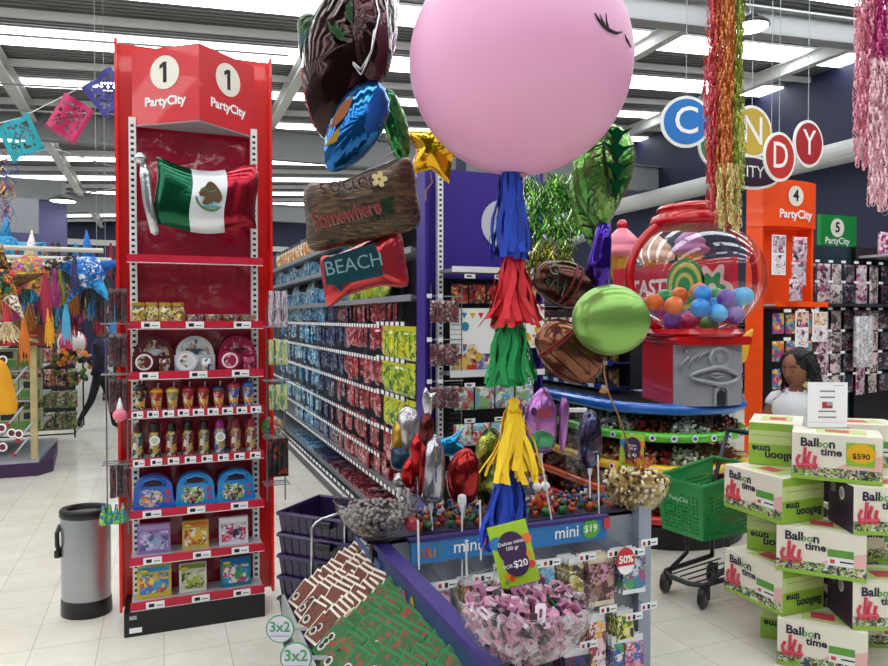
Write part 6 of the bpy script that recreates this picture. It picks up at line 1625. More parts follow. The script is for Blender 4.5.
# ================================================================== BOWLS OF SWEETS
bglass = clear('bowl_acrylic', (.95, .955, .96, 1), .10, .04)
def bowl(c, r, h, label, stand=True, base_z=.75):
    t = empty('clear_bowl', (c.x, c.y, c.z), 0, label, 'bowl')       # origin at the rim centre
    prof = [(r * cos(a), -h * sin(a)) for a in [pi / 2 * i / 10 for i in range(11)]]
    prof[-1] = (r * .02, -h)
    inner = [((x - .005 if x > .01 else x), z + .004) for x, z in prof][::-1]
    MB(bglass).lathe(prof, 48, cap=False).build('shell', t, smooth=True)
    MB(bglass).tube([(r * cos(a), r * sin(a), 0) for a in [2 * pi * i / 48 for i in range(48)]], .004, 8, closed=True).build('rim', t, smooth=True)
    if stand:
        s_ = empty('bowl_stand', (c.x, c.y, base_z), 0, 'black post under the ' + label.split(' at ')[0], 'stand')
        hh = c.z - h - base_z
        MB(BLACK).box(-.022, .022, -.022, .022, 0, max(.02, hh - .012)).build('post', s_)
        MB(BLACK).box(-.05, .05, -.05, .05, max(.02, hh - .012), hh - .001).build('plate', s_)
    return t
def fill(K, c, r, h, n, layers, label, group, zfrac, size, dome=.04, rotall=True, seed=0):
    """sweets laid on the top surface and against the clear wall"""
    R = random.Random(seed); pts = []
    for i in range(n):
        if i < n * .45:
            a = R.uniform(0, 2 * pi); rr = sqrt(R.uniform(0, 1)) * (r * .93 - size); z = -h * zfrac + dome * (1 - (rr / r) ** 2) + R.uniform(-size * .6, size * .5)
            rw = r * sqrt(max(.01, 1 - (min(0, z) / h) ** 2)) - size * 1.3; rr = min(rr, rw)
        else:
            a = R.uniform(pi, 2 * pi) + -YAW if R.random() < .85 else R.uniform(0, 2 * pi); u = R.uniform(zfrac, .97); z = -h * u; rr = max(.01, r * sqrt(1 - u * u) - size * 1.45); z += size * .4
        pts.append((rr * cos(a), rr * sin(a), z))
    for p in pts: K((c.x + p[0], c.y + p[1], c.z + p[2]), label, group=group, rot=(R.uniform(0, 3), R.uniform(0, 3), R.uniform(0, 6)), scale=R.uniform(.85, 1.15))
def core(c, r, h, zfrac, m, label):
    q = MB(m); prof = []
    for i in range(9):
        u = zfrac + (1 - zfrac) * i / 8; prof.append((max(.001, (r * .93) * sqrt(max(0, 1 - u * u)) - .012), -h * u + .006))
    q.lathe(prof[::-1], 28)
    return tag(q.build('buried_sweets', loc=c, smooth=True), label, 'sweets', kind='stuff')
# silver
c = D(376, 500, 2.80); c.z = 1.65 - (500 - 318) / 700 * 2.80
bowl(c, .168, .15, 'clear bowl filled with silver grey sweets at left on the counter', base_z=.0)
sk_ = Kind(lambda: tag(MB(mat('silver_wrap', '#8d8583', .3, .7, 0, .4, 60)).lathe([(.001, -.007), (.010, -.004), (.008, .003), (.001, .009)], 7).build('silver_wrapped_sweet', smooth=True), None, 'sweet'))
fill(sk_, c, .165, .147, 300, 3, 'silver grey wrapped sweet in the left clear bowl', 'silver sweets in the left bowl', .30, .009, .02, seed=1)
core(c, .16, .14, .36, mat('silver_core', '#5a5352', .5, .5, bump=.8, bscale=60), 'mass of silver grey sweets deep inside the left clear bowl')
# gold
c = D(635, 478, 3.36); c.z = 1.65 - (478 - 318) / 700 * 3.36
bowl(c, .172, .17, 'clear bowl filled with gold and cream sweets at the right corner of the counter', base_z=.75)
gk = [Kind(lambda cc=cc, i=i: tag(MB(mat('gold_wrap%d' % i, cc, .3, .5)).ball((0, 0, 0), .012, 7, None, (1.2, .8, .6)).build('gold_wrapped_sweet'), None, 'sweet')) for i, cc in enumerate(('#d8b868', '#efe4c8', '#5a4420', '#e4d098'))]
for i, K in enumerate(gk): fill(K, c, .168, .166, 75, 3, '%s sweet in the clear bowl at the right corner' % ['gold', 'cream', 'dark brown', 'pale gold'][i], '%s sweets in the right bowl' % ['gold', 'cream', 'dark brown', 'pale gold'][i], .08, .012, .055, seed=5 + i)
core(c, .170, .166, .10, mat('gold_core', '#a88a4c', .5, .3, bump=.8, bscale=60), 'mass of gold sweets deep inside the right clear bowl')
q = MB(mat('copper_curl', '#c8783a', .3, .6))
R = random.Random(8)
for i in range(26):
    a = R.uniform(0, 6.28); q.tube([(.03 * cos(a) * k * .6, .02 * sin(a) * k * .6, .012 * k + .008 * sin(k * 2 + i)) for k in range(5)], .0025, 4)
tag(q.build('curled_ribbon', loc=(c.x + .02, c.y - .02, c.z + .035)), 'copper curled ribbon on top of the gold sweets', 'ribbon')
# pink
c = D(524, 597, 1.72)
c.z = 1.65 - (594 - 318) / 700 * 1.72
PINKC = c.copy()
bowl(c, .172, .165, 'large clear bowl filled with pink wrapped sweets in front', base_z=.0)
pw_ = printed('pink_wrap', ['#c87c9c', '#d8a0b8', '#b86486', '#d8c8d0', '#40222e', '#c888a4'], 60, rough=.25, coat=.6)
PKC = ['#d088a8']
def pinksweet():
    t = empty('pink_wrapped_sweet', (0, 0, 0)); tag(t, None, 'sweet')
    q = MB(mat('pink_wrap_%s' % PKC[0], PKC[0], .3, 0, .4)).box(-.020, .020, -.011, .011, -.0055, .0055)
    for s_ in (-1, 1): q.box(-.012, .012, -.002, .004, s_ * .0057 - .0003, s_ * .0057 + .0003, mat('pink_mark', '#5a2a3c', .5))
    q.build('wrapper', t)
    q = MB(mat('twist_pale', '#c8a8b8', .3, .2))
    for s_ in (-1, 1): q.add([(s_ * .020, -.008, 0), (s_ * .020, .008, 0), (s_ * .027, .010, .002), (s_ * .027, -.010, -.002)], [(0, 1, 2, 3)])
    q.build('twisted_end', t)
    return t
for i, (cc, wd) in enumerate((('#b87898', 'pink'), ('#c8b4c0', 'silvery pink'), ('#9a5878', 'deep pink'))):
    PKC[0] = cc
    fill(Kind(pinksweet), c, .168, .161, (110, 100, 60)[i], 3, wd + ' wrapped sweet in the large front bowl', wd + ' sweets in the front bowl', .20, .019, .02, seed=30 + i)
fill(Kind(lambda: tag(MB(mat('dark_wrap', '#2a1a22', .25, .3, .5)).box(-.018, .018, -.009, .009, -.004, .004).build('dark_wrapped_sweet'), None, 'sweet')), c, .168, .161, 110, 3, 'dark wrapped sweet among the pink ones in the large front bowl', 'dark sweets in the front bowl', .20, .018, .02, seed=4)
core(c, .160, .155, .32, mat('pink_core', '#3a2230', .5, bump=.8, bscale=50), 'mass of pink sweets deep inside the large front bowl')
R = random.Random(12); q = MB(mat('shred_green', '#0c6a30', .25, .6)); mg2 = mat('shred_green2', '#0a3a20', .25, .6)
for i in range(120):
    a = R.uniform(0, 6.28); rr = R.uniform(0, .055); p0 = Vector((rr * cos(a), rr * sin(a) * .7, 0)); pts = [p0 + Vector((.012 * k * cos(a + 1), .012 * k * sin(a), .014 * k - .003 * k * k + .006 * sin(k + i))) for k in range(6)]
    q.ribbon(pts, .004, (cos(i), sin(i), 0), R.choice([None, mg2]))
tag(q.build('shredded_tinsel', loc=(c.x + .012, c.y + .01, c.z - .02)), 'dark green shredded foil on top of the pink sweets', 'tinsel')
# price cards in clips
def price_card(p, w, h, lean, label, big, small, s=1.0, yaw=0):
    t = empty('price_card', p, FACE + yaw, label, 'sign', rot=(0, radians(lean), FACE + yaw))
    lm = mat('card_lime', '#a4c82a', .4); vm = mat('card_plum', '#38184a', .4)
    q = MB(lm).box(-w / 2, w / 2, -.002, .002, 0, h)
    for x, z, r_, c_ in ((-.36, .72, .17, '#2a78b8'), (.40, .70, .14, '#e87838'), (.3, .45, .14, '#e8902a'), (.38, .28, .1, '#d83848'), (-.26, .16, .1, '#e88a2a'), (-.18, .12, .08, '#d84a2a'), (-.33, .08, .05, '#40a060')):
        q.prism(circ(18, r_ * w, 1, 1), -.003, -.002, mat('cd' + c_, c_, .4), T(x * w, 0, z * h))
    q.prism([(max(-w * .499, min(w * .499, x)), z) for x, z in circ(30, .36 * w, 1, 1.2)], -.0045, -.003, vm, T(.0, 0, h * .60)).prism(circ(24, .32 * w, 1, 1.1), -.005, -.0045, vm, T(.02 * w, 0, h * .36))
    q.build('card', t)
    tx = MB(PAPER)
    if big:
        tx.text(small[0], .13 * w, PAPER, T(0, -.007, h * .70), .01).text(small[1], .13 * w, PAPER, T(0, -.007, h * .61), .01).text('POR', .13 * w, PAPER, T(-.21 * w, -.007, h * .33), .01).text('$20', .24 * w, PAPER, T(.12 * w, -.007, h * .34), .02)
    else:
        tx.text(small[0], .14 * w, PAPER, T(0, -.007, h * .66), .01).text(small[1], .14 * w, PAPER, T(0, -.007, h * .56), .01).text('$ 40', .2 * w, PAPER, T(0, -.007, h * .35), .02)
    tx.build('lettering', t)
    MB(bglass).box(-w / 2 - .003, w / 2 + .003, .003, .0045, -.006, h + .003).box(-.006, .006, -.002, .002, -.09, 0).build('clear_holder', t)
price_card(D(521, 584, 1.72), .098, .155, -14, 'lime and plum price card reading $20 tilted in the bowl of pink sweets', True, ('Dulces minis', '100 gr'))
price_card(D(631, 466, 3.4), .115, .155, 3, 'small lime and plum price card standing in the bowl of gold sweets', False, ('Dulce', '100 gr'))
# ================================================================== BALLOONS
F = lambda p, rz=0, tilt=0, pitch=0: dict(loc=p, rot=(pitch, tilt, FACE + rz))
def bal(name, p, label, rz=0, tilt=0, pitch=0):
    return empty(name, p, 0, label, 'balloon', rot=(pitch, tilt, FACE + rz))
# big pink latex ball
p = D(520, 64, 2.5)
bb = bal('round_balloon', p, 'huge matt pink round balloon with closed eyelashes at the top centre')
pinkl = mat('pink_latex', '#eda9cf', .42, 0, .05)
rb = .392
MB(pinkl).lathe([(max(1e-5, rb * 1.0 * sin(pi * j / 40) * (1 - .02 * (1 if j < 6 else 0))), -rb * .99 * cos(pi * j / 40)) for j in range(41)], 64, cap=False).lathe([(.03, -rb), (.012, -rb - .015), (.02, -rb - .03)], 12).build('skin', bb, smooth=True)
def on_ball(px, py, push=1.004):
    v, c_ = ray(px, py); o_ = Vector((0, 0, CAM_H)); d_ = v.normalized(); oc = o_ - p; b_ = d_.dot(oc); disc = b_ * b_ - (oc.length_squared - (rb * push) ** 2)
    return o_ + d_ * (-b_ - sqrt(max(0, disc)))
lash = MB(mat('lash_black', '#0a0a0a', .5))
lash.tube([on_ball(x, y) for x, y in ((595, 13), (598, 19), (603, 25), (609, 30), (616, 33), (622, 32))], .006, 8, radii=[.002, .004, .006, .006, .005, .002])
lash.tube([on_ball(x, y) for x, y in ((604, 25), (602, 20), (600, 14))], .003, 6, radii=[.005, .003, .001])
lash.tube([on_ball(x, y) for x, y in ((608, 28), (607, 23), (606, 13))], .003, 6, radii=[.005, .003, .001])
lash.tube([on_ball(x, y) for x, y in ((625, 34), (627, 40), (631, 47))], .004, 6, radii=[.001, .004, .002])
world_part(lash, 'eyelashes', bb, smooth=True)
lash = None
# tassel tail
tz0 = 2.5
def tail(px, py, h_px, r_px, cols, label, seed, name='paper_tassel', n=60, flare=1.0, w=.014, top=.5, d=2.5, sway=0):
    pp = D(px, py, d); return tassel(name, pp, h_px * d / 700, r_px * d / 700, cols, label, n, seed, group=None, rough=.75, w=w, flare=flare, top=top, rz=FACE, sway=sway)
tail(511, 170, 90, 22, ['#1a40b0', '#1738a0', '#2048c0'], 'royal blue tissue tassel directly under the pink balloon', 1, w=.022, n=70, top=1.2)
tail(513, 250, 78, 28, ['#c81824', '#b81420', '#d42430'], 'red tissue tassel below the upper blue tassel', 2, w=.020, n=60, flare=1.3, top=.5)
tail(510, 318, 70, 26, ['#0a8a44', '#087a3c', '#109a50'], 'green tissue tassel below the red tassel', 3, w=.018, n=64, top=1.2)
tail(514, 398, 82, 29, ['#f0c418', '#e8b810', '#f4cc28'], 'yellow tissue tassel below the green tassel', 4, w=.020, n=56, flare=1.15, top=.05)
tail(508, 468, 86, 26, ['#1438a8', '#103098', '#1a44bc'], 'lower royal blue tissue tassel at the end of the balloon tail', 5, w=.022, n=64, top=1.0, sway=-.02)
pts = [p + Vector((0, 0, -rb - .03)), D(511, 250, 2.5), D(512, 330, 2.5), D(512, 400, 2.5), D(510, 470, 2.5)]
tag(MB(mat('tail_cord', '#c8c8d0', .4)).tube(pts, .006, 6).build('white_string'), 'white cord carrying the paper tassels under the pink balloon', 'cord')

# dark luau balloon, top left
choc = foil('foil_chocolate', '#2a1312', .14, .35, 7); silv = foil('foil_silver', '#c8c4c8', .2)
t = bal('foil_balloon', D(347, 60, 2.7), 'large dark brown foil balloon with green leaves hanging top left', rz=radians(28), tilt=radians(12))
MB(choc).pillow(closed_curve([(-.03, -.32), (.05, -.25), (.13, -.1), (.17, .08), (.15, .24), (.06, .36), (-.04, .36), (-.13, .2), (-.17, .02), (-.13, -.18)], 6), .14, choc, rings=12, puck=.012, pk=20).build('body', t, smooth=True)
q = MB(mat('leaf_foil_green', '#244a28', .3, .6))
for (cx, cz, a0) in ((-.08, .10, .3), (-.10, .0, 1.2)):
    for k in range(5):
        a = a0 + (k - 2) * .55; L = .055
        M_ = T(cx, -.145, cz) @ RY(-a)
        q.prism([(0, -.002), (L * .4, -.010), (L, 0), (L * .4, .010)], -.003, 0, None, M_)
q.build('leaf_print', t)
q = MB(silv)
for k in range(3): q.tube([(-.02 - .035 * k, -.12 + .02 * k, .33), (-.07 - .03 * k, -.13 + .03 * k, .22), (-.11 - .025 * k, -.1 + .03 * k, .08)], .004, 6)
for k in range(3): q.tube([(.08 + .02 * k, -.12 + .02 * k, .30), (.13 + .012 * k, -.10 + .02 * k, .14), (.10 + .02 * k, -.13 + .02 * k, -.02)], .004, 6)
q.build('silver_seam', t, smooth=True)
t = bal('foil_balloon', D(370, 35, 2.62), 'glossy dark foil balloon lobe with silver rim beside the large brown one', rz=radians(-30), tilt=radians(-4))
MB(foil('foil_wine', '#3a2020', .12, .5, 12)).pillow(closed_curve([(0, -.20), (.07, -.1), (.08, .06), (.05, .2), (0, .3), (-.06, .2), (-.085, .05), (-.06, -.12)], 6), .085, None, rings=10, puck=.03, pk=16).build('body', t, smooth=True)
q = MB(silv)
for s_ in (-1, 1):
    for k in range(2): q.tube([(s_ * .0, -.07, -.17 + .02 * k), (s_ * .05, -.07, -.10), (s_ * (.077 - .014 * k), -.045, .04), (s_ * (.05 - .01 * k), -.05, .19), (0, -.03, .30)], .004, 6)
q.build('silver_seam', t, smooth=True)
t = bal('foil_balloon', D(311, 45, 3.0), 'small parrot green and blue foil balloon at the left of the cluster', tilt=radians(-10))
MB(foilprint('foil_parrot', ['#1c3050', '#0c1418', '#304a20', '#50688a', '#203a18', '#3a5a20'], 12)).pillow(closed_curve([(.0, -.13), (.05, -.05), (.06, .06), (.03, .13), (-.03, .12), (-.05, .04), (-.05, -.06)], 6), .05, puck=.02).build('body', t, smooth=True)
t = bal('foil_balloon', D(355, 125, 2.6), 'shiny blue foil balloon with orange print under the dark brown one', rz=radians(20), tilt=radians(28))
MB(foil('foil_blue', '#1464a8', .12, .35, 7)).pillow(closed_curve([(0, -.20), (.07, -.12), (.10, .02), (.08, .13), (0, .19), (-.07, .12), (-.09, 0), (-.06, -.13)], 6), .085, rings=10, puck=.03, pk=18, m2=None).build('body', t, smooth=True)
q = MB(mat('orange_print_foil', '#b0704a', .3, .5))
q.prism(closed_curve([(-.075, -.08), (-.05, -.02), (-.06, .06), (-.082, 0)], 4), -.075, -.055).prism(closed_curve([(-.06, -.14), (-.03, -.10), (-.05, -.06)], 3), -.065, -.04, mat('yellow_print_foil', '#c8a040', .3, .5)); q.build('orange_print', t)
t = bal('foil_balloon', D(396, 130, 2.75), 'narrow green leaf foil balloon beside the shiny blue one', rz=radians(35), tilt=radians(-16))
MB(foilprint('foil_leafgreen', ['#1f7a38', '#3aa04a', '#0f4a28', '#78b04a', '#207a50'], 16, .15)).pillow(closed_curve([(0, -.14), (.045, -.06), (.05, .05), (.02, .15), (-.03, .13), (-.045, .03), (-.035, -.08)], 6), .04, rings=9, puck=.04, pk=14).build('body', t, smooth=True)
# wooden plank sign balloon
plank = foilprint('foil_plank', ['#2c1c12', '#5a4028', '#3a2618', '#7a5a38', '#241610', '#4a3220'], 14, .25, .35, (1.2, 1, 9))
t = bal('foil_balloon', D(363, 205, 2.5), 'wood plank patterned foil sign balloon with red and silver lettering', rz=radians(10), tilt=radians(-7))
MB(plank).pillow(closed_curve([(-.20, -.14), (-.07, -.135), (.08, -.12), (.19, -.09), (.20, .02), (.185, .15), (.06, .13), (-.07, .09), (-.19, .085), (-.205, -.03)], 6), .075, rings=12, puck=.008, pk=26).build('body', t, smooth=True)
q = MB(mat('sign_letter_red', '#8a2420', .3, .3)); sl = mat('sign_letter_silver', '#a8a09a', .25, .6)
q.text('5 O\'CLOCK', .055, sl, T(-.035, -.082, .058) @ RY(radians(-4)), .03, sx=.8).text('5 O\'CLOCK', .055, mat('sign_letter_dark', '#50201c', .3, .3), T(-.033, -.0835, .060) @ RY(radians(-4)), .005, sx=.8)
q.text('Somewhere', .075, sl, T(-.065, -.085, -.040) @ RY(radians(-8)), .04, sx=.66).text('Somewhere', .075, None, T(-.063, -.087, -.038) @ RY(radians(-8)), .015, sx=.66)
q.build('lettering', t)
q = MB(mat('sign_palm', '#1e3c24', .3, .4))
for k in range(9):
    a = radians(200 + 22 * k); q.prism([(0, -.002), (.03, -.007), (.075, 0), (.03, .007)], -.076, -.073, None, T(.045, 0, -.01) @ RY(-a))
q.build('palm_print', t)
q = MB(mat('hibiscus_cream', '#d8cf90', .35, .2))
for k in range(5): q.prism(circ(10, .013, 1, .7), -.006, 0, None, T(.06, -.079, .07) @ RY(2 * pi * k / 5) @ T(.016, 0, 0))
q.ball((.06, -.083, .07), .006, 8, mat('hib_red', '#a84030', .4)).build('flower_print', t)
# beach arrow balloon
coral = foil('foil_coral', '#c83a40', .2, .3, 6, .7)
t = bal('foil_balloon', D(364, 266, 2.55), 'coral red foil balloon with teal arrow reading BEACH', rz=radians(14), tilt=radians(-7))
MB(coral).pillow(closed_curve([(-.145, -.13), (-.07, -.10), (.05, -.08), (.15, -.09), (.155, .0), (.15, .10), (.12, .125), (.0, .08), (-.10, .05), (-.15, .045), (-.155, -.04)], 6), .065, rings=11, puck=.015, pk=26).build('body', t, smooth=True)
tealf = mat('teal_arrow', '#1c4a54', .3, .4)
MB(tealf).prism([(-.15, .035), (.04, .075), (.055, -.045), (-.095, -.060), (-.10, -.088), (-.125, -.058), (-.15, -.055)], -.070, -.062).build('arrow_print', t)
MB(sl).text('BEACH', .070, mat('beach_letter', '#8ab0b4', .3, .3), T(-.045, -.073, .005) @ RY(radians(-5)), .0, sx=.95).build('lettering', t)
# string bundle
for (a_, b_) in (((395, 150), (330, 200)),): tag(MB(mat('ribbon_silver', '#c8c0c0', .3, .5)).tube([D(395, 150, 2.6), D(365, 172, 2.5), D(345, 188, 2.45)], .003, 5).build('balloon_ribbon'), 'silver ribbon across the top of the plank sign balloon', 'ribbon')

# gold star
gold_f = foil('foil_gold', '#e0a80c', .14, .4, 14)
t = bal('star_balloon', D(436, 149, 3.0), 'shiny gold star foil balloon beside the pink balloon', rz=radians(-20), tilt=radians(15))
star = []
for k in range(10):
    r_ = .165 if k % 2 == 0 else .088; a = pi / 2 + pi * k / 5; star.append((r_ * cos(a), r_ * sin(a)))
sp = []
for i in range(10):
    a_, b_ = star[i], star[(i + 1) % 10]
    for j in range(5): sp.append((a_[0] + (b_[0] - a_[0]) * j / 5, a_[1] + (b_[1] - a_[1]) * j / 5))
MB(gold_f).pillow(sp, .055, rings=8, puck=.02, pk=24, flat=.7).build('body', t, smooth=True)
MB(mat('ribbon_gold', '#b09040', .3, .5)).tube([(0, 0, -.1), (.02, 0, -.14), (0, 0, -.18), (.01, 0, -.22)], .003, 5).build('ribbon', t)

# green leaf-headed balloon with purple stem
gf = foilprint('foil_green_leafy', ['#4a8a38', '#6fa048', '#2f5a24', '#94b868', '#4f8a3c'], 5, .16, .75)
t = bal('foil_balloon', D(603, 176, 3.3), 'green foil balloon with dark emerald leaf marks on a purple foil stem', rz=radians(8), tilt=radians(4))
MB(gf).pillow(closed_curve([(.02, -.26), (.07, -.16), (.13, -.02), (.145, .10), (.11, .20), (.03, .245), (-.06, .235), (-.13, .14), (-.15, .02), (-.12, -.10), (-.06, -.19)], 6), .11, rings=12, puck=.02, pk=22).build('body', t, smooth=True)
q = MB(mat('emerald_mark', '#08683c', .15, .8)); ol = mat('mark_black', '#06140c', .3)
for k, (cz, w, h) in enumerate(((.17, .055, .05), (.10, .065, .045), (.02, .06, .045), (-.055, .045, .055))):
    o_ = [(-w, h * .5), (-w * .3, h * .2), (0, h * .45), (w * .3, h * .2), (w, h * .5), (w * .35, -h * .1), (0, -h), (-w * .35, -h * .1)]
    M_ = T(.01 + .006 * k, -.116 + .006 * abs(k - 1), cz)
    o_ = [(x * 1.15, z * 1.2) for x, z in o_]; q.prism([(x * 1.2, z * 1.2) for x, z in o_], -.004, .0, ol, M_); q.prism(o_, -.007, -.004, None, M_)
q.tube([(-.03, -.10, .22), (-.05, -.118, .1), (-.02, -.118, -.03), (.02, -.08, -.16), (.03, -.03, -.23)], .006, 6, ol)
for k in range(7): q.tube([(-.05 - .004 * k, -.115, .12 - .045 * k), (-.09, -.095 + .004 * k, .10 - .045 * k), (-.128 + .01 * k, -.04, .06 - .045 * k)], .004, 5, ol)
q.build('leaf_marks', t)
purf = foil('foil_purple', '#3c1890', .15, .3, 10)
tt = D(603, 262, 3.3) - D(603, 176, 3.3)
q = MB(purf).tube([(.012, -.02, -.2), (.012, -.02, -.30), (.004, -.02, -.40), (.0, -.02, -.52)], .05, 16, radii=[.03, .042, .055, .062]); q.build('purple_stem', t, smooth=True)
# lower green lobe
t2 = bal('foil_balloon', D(587, 212, 3.45), 'narrow green foil lobe behind the purple stem', tilt=radians(-14))
MB(gf).pillow(closed_curve([(0, -.22), (.05, -.1), (.07, .06), (.02, .18), (-.05, .15), (-.07, 0), (-.04, -.12)], 6), .05, rings=9, puck=.04, pk=18).build('body', t2, smooth=True)
q = MB(ol)
for k in range(5): q.tube([(-.05, -.04, .12 - .06 * k), (0, -.06, .09 - .06 * k), (.045, -.045, .11 - .06 * k)], .005, 5)
q.build('dark_veins', t2)
# round green
t = bal('foil_balloon', D(611, 320, 2.9), 'round lime green foil balloon in front of the brown barrels')
MB(foil('foil_lime', '#86b45a', .3, .2, 8, .65)).pillow(circ(56, .163, 1, .9), .085, rings=12, puck=.010, pk=34).build('body', t, smooth=True)
tag(MB(mat('ribbon_copper', '#a8703a', .35, .3)).tube([D(605, 356, 2.92), D(604, 372, 2.92), D(608, 392, 2.95), D(618, 415, 3.0), D(626, 438, 3.1), D(632, 462, 3.3)], .004, 6).ball(D(604, 391, 2.93), .02, 8, None, (1.3, .8, .6)).build('curling_ribbon', smooth=True), 'copper coloured ribbon running from the lime balloon down to the gold sweets', 'ribbon')
# brown barrels
brf = foil('foil_brown', '#4a2a1c', .18, .25, 8); brl = mat('barrel_line', '#1c0e0a', .4, .4); rdl = mat('barrel_red', '#7a2028', .3, .4)
def barrel(px, py, d, L, W, tilt, label, tiki=False, rz=0, copper=False):
    t = bal('foil_balloon', D(px, py, d), label, rz=rz, tilt=tilt)
    o_ = closed_curve([(-L, 0), (-L * .85, W * .6), (-L * .3, W * .98), (L * .3, W * .98), (L * .85, W * .6), (L, 0), (L * .85, -W * .6), (L * .3, -W * .98), (-L * .3, -W * .98), (-L * .85, -W * .6)], 5)
    MB(foil('foil_copper', '#7a4a34', .2, .25, 8) if copper else brf).pillow(o_, W * .75, rings=11, puck=.012, pk=24).build('body', t, smooth=True)
    q = MB(brl)
    def surf(x, z):
        r = min(.98, sqrt((x / L) ** 2 + (z / W) ** 2)); return -W * .75 * (1 - r ** 2.2) ** .5 - .004
    for z in (-W * .55, -W * .15, W * .25):
        q.tube([(x, surf(x, z), z) for x in [L * .75 * (k / 8 * 2 - 1) for k in range(9)]], .0025, 5)
    for x in ([-L * .05, L * .15] if tiki else [-L * .45, -L * .38]):
        q.tube([(x + .02 * (z / W), surf(x, z), z) for z in [W * .9 * (k / 10 * 2 - 1) for k in range(11)]], .006, 6, rdl)
    q.build('seam_lines', t, smooth=True)
    if tiki:
        q = MB(mat('tiki_grey', '#6a7a70', .3, .5))
        q.tube([(-L * .62 + .022 * cos(a), surf(-L * .6, W * .3) - .004, W * .35 + .022 * sin(a)) for a in [2 * pi * k / 14 for k in range(14)]], .004, 5, closed=True)
        zz = [(-L * .75, -.02), (-L * .6, -.05), (-L * .5, 0), (-L * .35, -.06), (-L * .25, -.01), (-L * .2, -.07)]
        for o2 in (0, .015): q.tube([(x, surf(x, z) - .006, z + o2) for x, z in zz], .004, 5, mat('tiki_teal', '#3a5a50', .3, .5) if o2 else None)
        q.build('carved_face_print', t)
barrel(566, 285, 3.25, .165, .105, radians(18), 'dark brown barrel foil balloon with grey zigzag print above the copper one', True, rz=radians(15))
barrel(569, 352, 3.05, .165, .115, radians(42), 'copper brown barrel foil balloon left of the round lime one', False, copper=True)

# balloons on sticks behind the counter
stick_m = mat('stick_white', '#dcdde0', .4)
def on_stick(px, py, d, outline, T_, m, label, base_py, name='foil_balloon', tilt=0, rz=0, extras=None, puck=.02, basepx=None, cup=True):
    pc = D(px, py, d); t = bal(name, pc, label, rz=rz, tilt=tilt)
    MB(m).pillow(closed_curve(outline, 5), T_, rings=9, puck=puck, pk=22).build('body', t, smooth=True)
    if extras: extras(t)
    zmin = min(z for _, z in outline); b_ = D(basepx if basepx else px, base_py, d)
    world_part(MB(stick_m).tube([tuple(b_), tuple(pc + Vector((0, 0, zmin - .03)))], .004, 6).lathe([(.005, 0), (.012, .03), (.009, .045)], 10, None, T(pc.x, pc.y, pc.z + zmin - .035)), 'stick', t)
    return t
def ex_a(t):      # generic cartoon-free panels
    MB(foil('foil_yellow_s', '#c8a030', .25, .2, 8, .6)).pillow(closed_curve([(-.075, -.06), (-.01, -.06), (-.0, .04), (-.03, .1), (-.07, .07), (-.085, 0)], 5), .055, rings=6).build('yellow_lobe', t, smooth=True)
    MB(foil('foil_denim', '#24405c', .3, .2, 8, .5)).pillow(closed_curve([(-.085, -.15), (-.02, -.17), (.02, -.08), (-.02, -.04), (-.08, -.05)], 5), .06, rings=6).build('denim_lobe', t, smooth=True)
on_stick(408, 437, 3.55, [(0, -.11), (.045, -.05), (.06, .04), (.05, .12), (0, .155), (-.05, .12), (-.06, .04), (-.04, -.06)], .06, foil('foil_silver_s', '#b8b4b8', .22), 'silver, yellow and denim blue foil balloon on a stick behind the silver sweets', 520, extras=ex_a)
on_stick(399, 481, 2.95, closed_curve([(0, -.03), (.028, 0), (0, .035), (-.028, 0)], 2), .02, foil('foil_silver_s', '#b8b4b8', .22), 'tiny silver foil ball on a white stick beside the purple edged board', 570, 'small_balloon')
def ex_b(t):
    MB(foil('foil_red_s', '#b0141c', .2, .3, 10)).pillow(closed_curve([(-.07, -.02), (-.03, .02), (-.02, .12), (-.06, .16), (-.09, .10)], 5), .035, rings=6).build('red_lobe', t, smooth=True)
    MB(foil('foil_red_d', '#8a1820', .2, .3, 10)).pillow(closed_curve([(-.055, -.10), (-.02, -.09), (-.01, .08), (-.035, .14), (-.055, .05)], 5), .058, rings=6).build('dark_red_panel', t, smooth=True)
    MB(MC['foil_red_s']).pillow(closed_curve([(-.125, -.05), (-.08, -.07), (-.06, .02), (-.085, .06), (-.12, .02)], 5), .03, rings=6, puck=.05).build('red_mitt', t, smooth=True)
    MB(foil('foil_maroon', '#5a1c1c', .2, .3, 10)).pillow(closed_curve([(-.05, .12), (.0, .10), (.015, .19), (-.01, .25), (-.045, .22)], 5), .035, rings=6, puck=.03).build('maroon_top', t, smooth=True)
on_stick(431, 471, 2.95, [(.0, -.14), (.05, -.12), (.06, 0), (.05, .10), (.01, .16), (-.035, .1), (-.055, 0), (-.045, -.12)], .06, foil('foil_silver_r', '#b0b0b8', .16), 'silver and red foil balloon with red mitts standing on the counter', 590, extras=ex_b, basepx=437)
on_stick(428, 404, 2.95, [(-.01, -.05), (.015, -.04), (.02, .02), (.035, .05), (.01, .045), (-.01, .07), (-.025, .02)], .012, silv, 'small silver foil fin above the silver and red balloon', 430, 'small_balloon')
on_stick(464, 477, 3.05, [(-.04, -.11), (.04, -.11), (.07, -.02), (.065, .07), (.02, .125), (-.04, .10), (-.075, .02), (-.07, -.06)], .055, foil('foil_red_o', '#9a1a1c', .18, .4, 10), 'round red foil balloon on a stick between the silver one and yellow tassel', 575)
on_stick(490, 468, 3.2, [(0, -.18), (.05, -.15), (.06, 0), (.05, .14), (0, .19), (-.06, .12), (-.075, -.02), (-.06, -.14)], .05, foilprint('foil_olive', ['#5a6a1a', '#1c2410', '#98a838', '#c8c860', '#2a3a18'], 14), 'olive and black foil balloon behind the yellow tassel', 560)
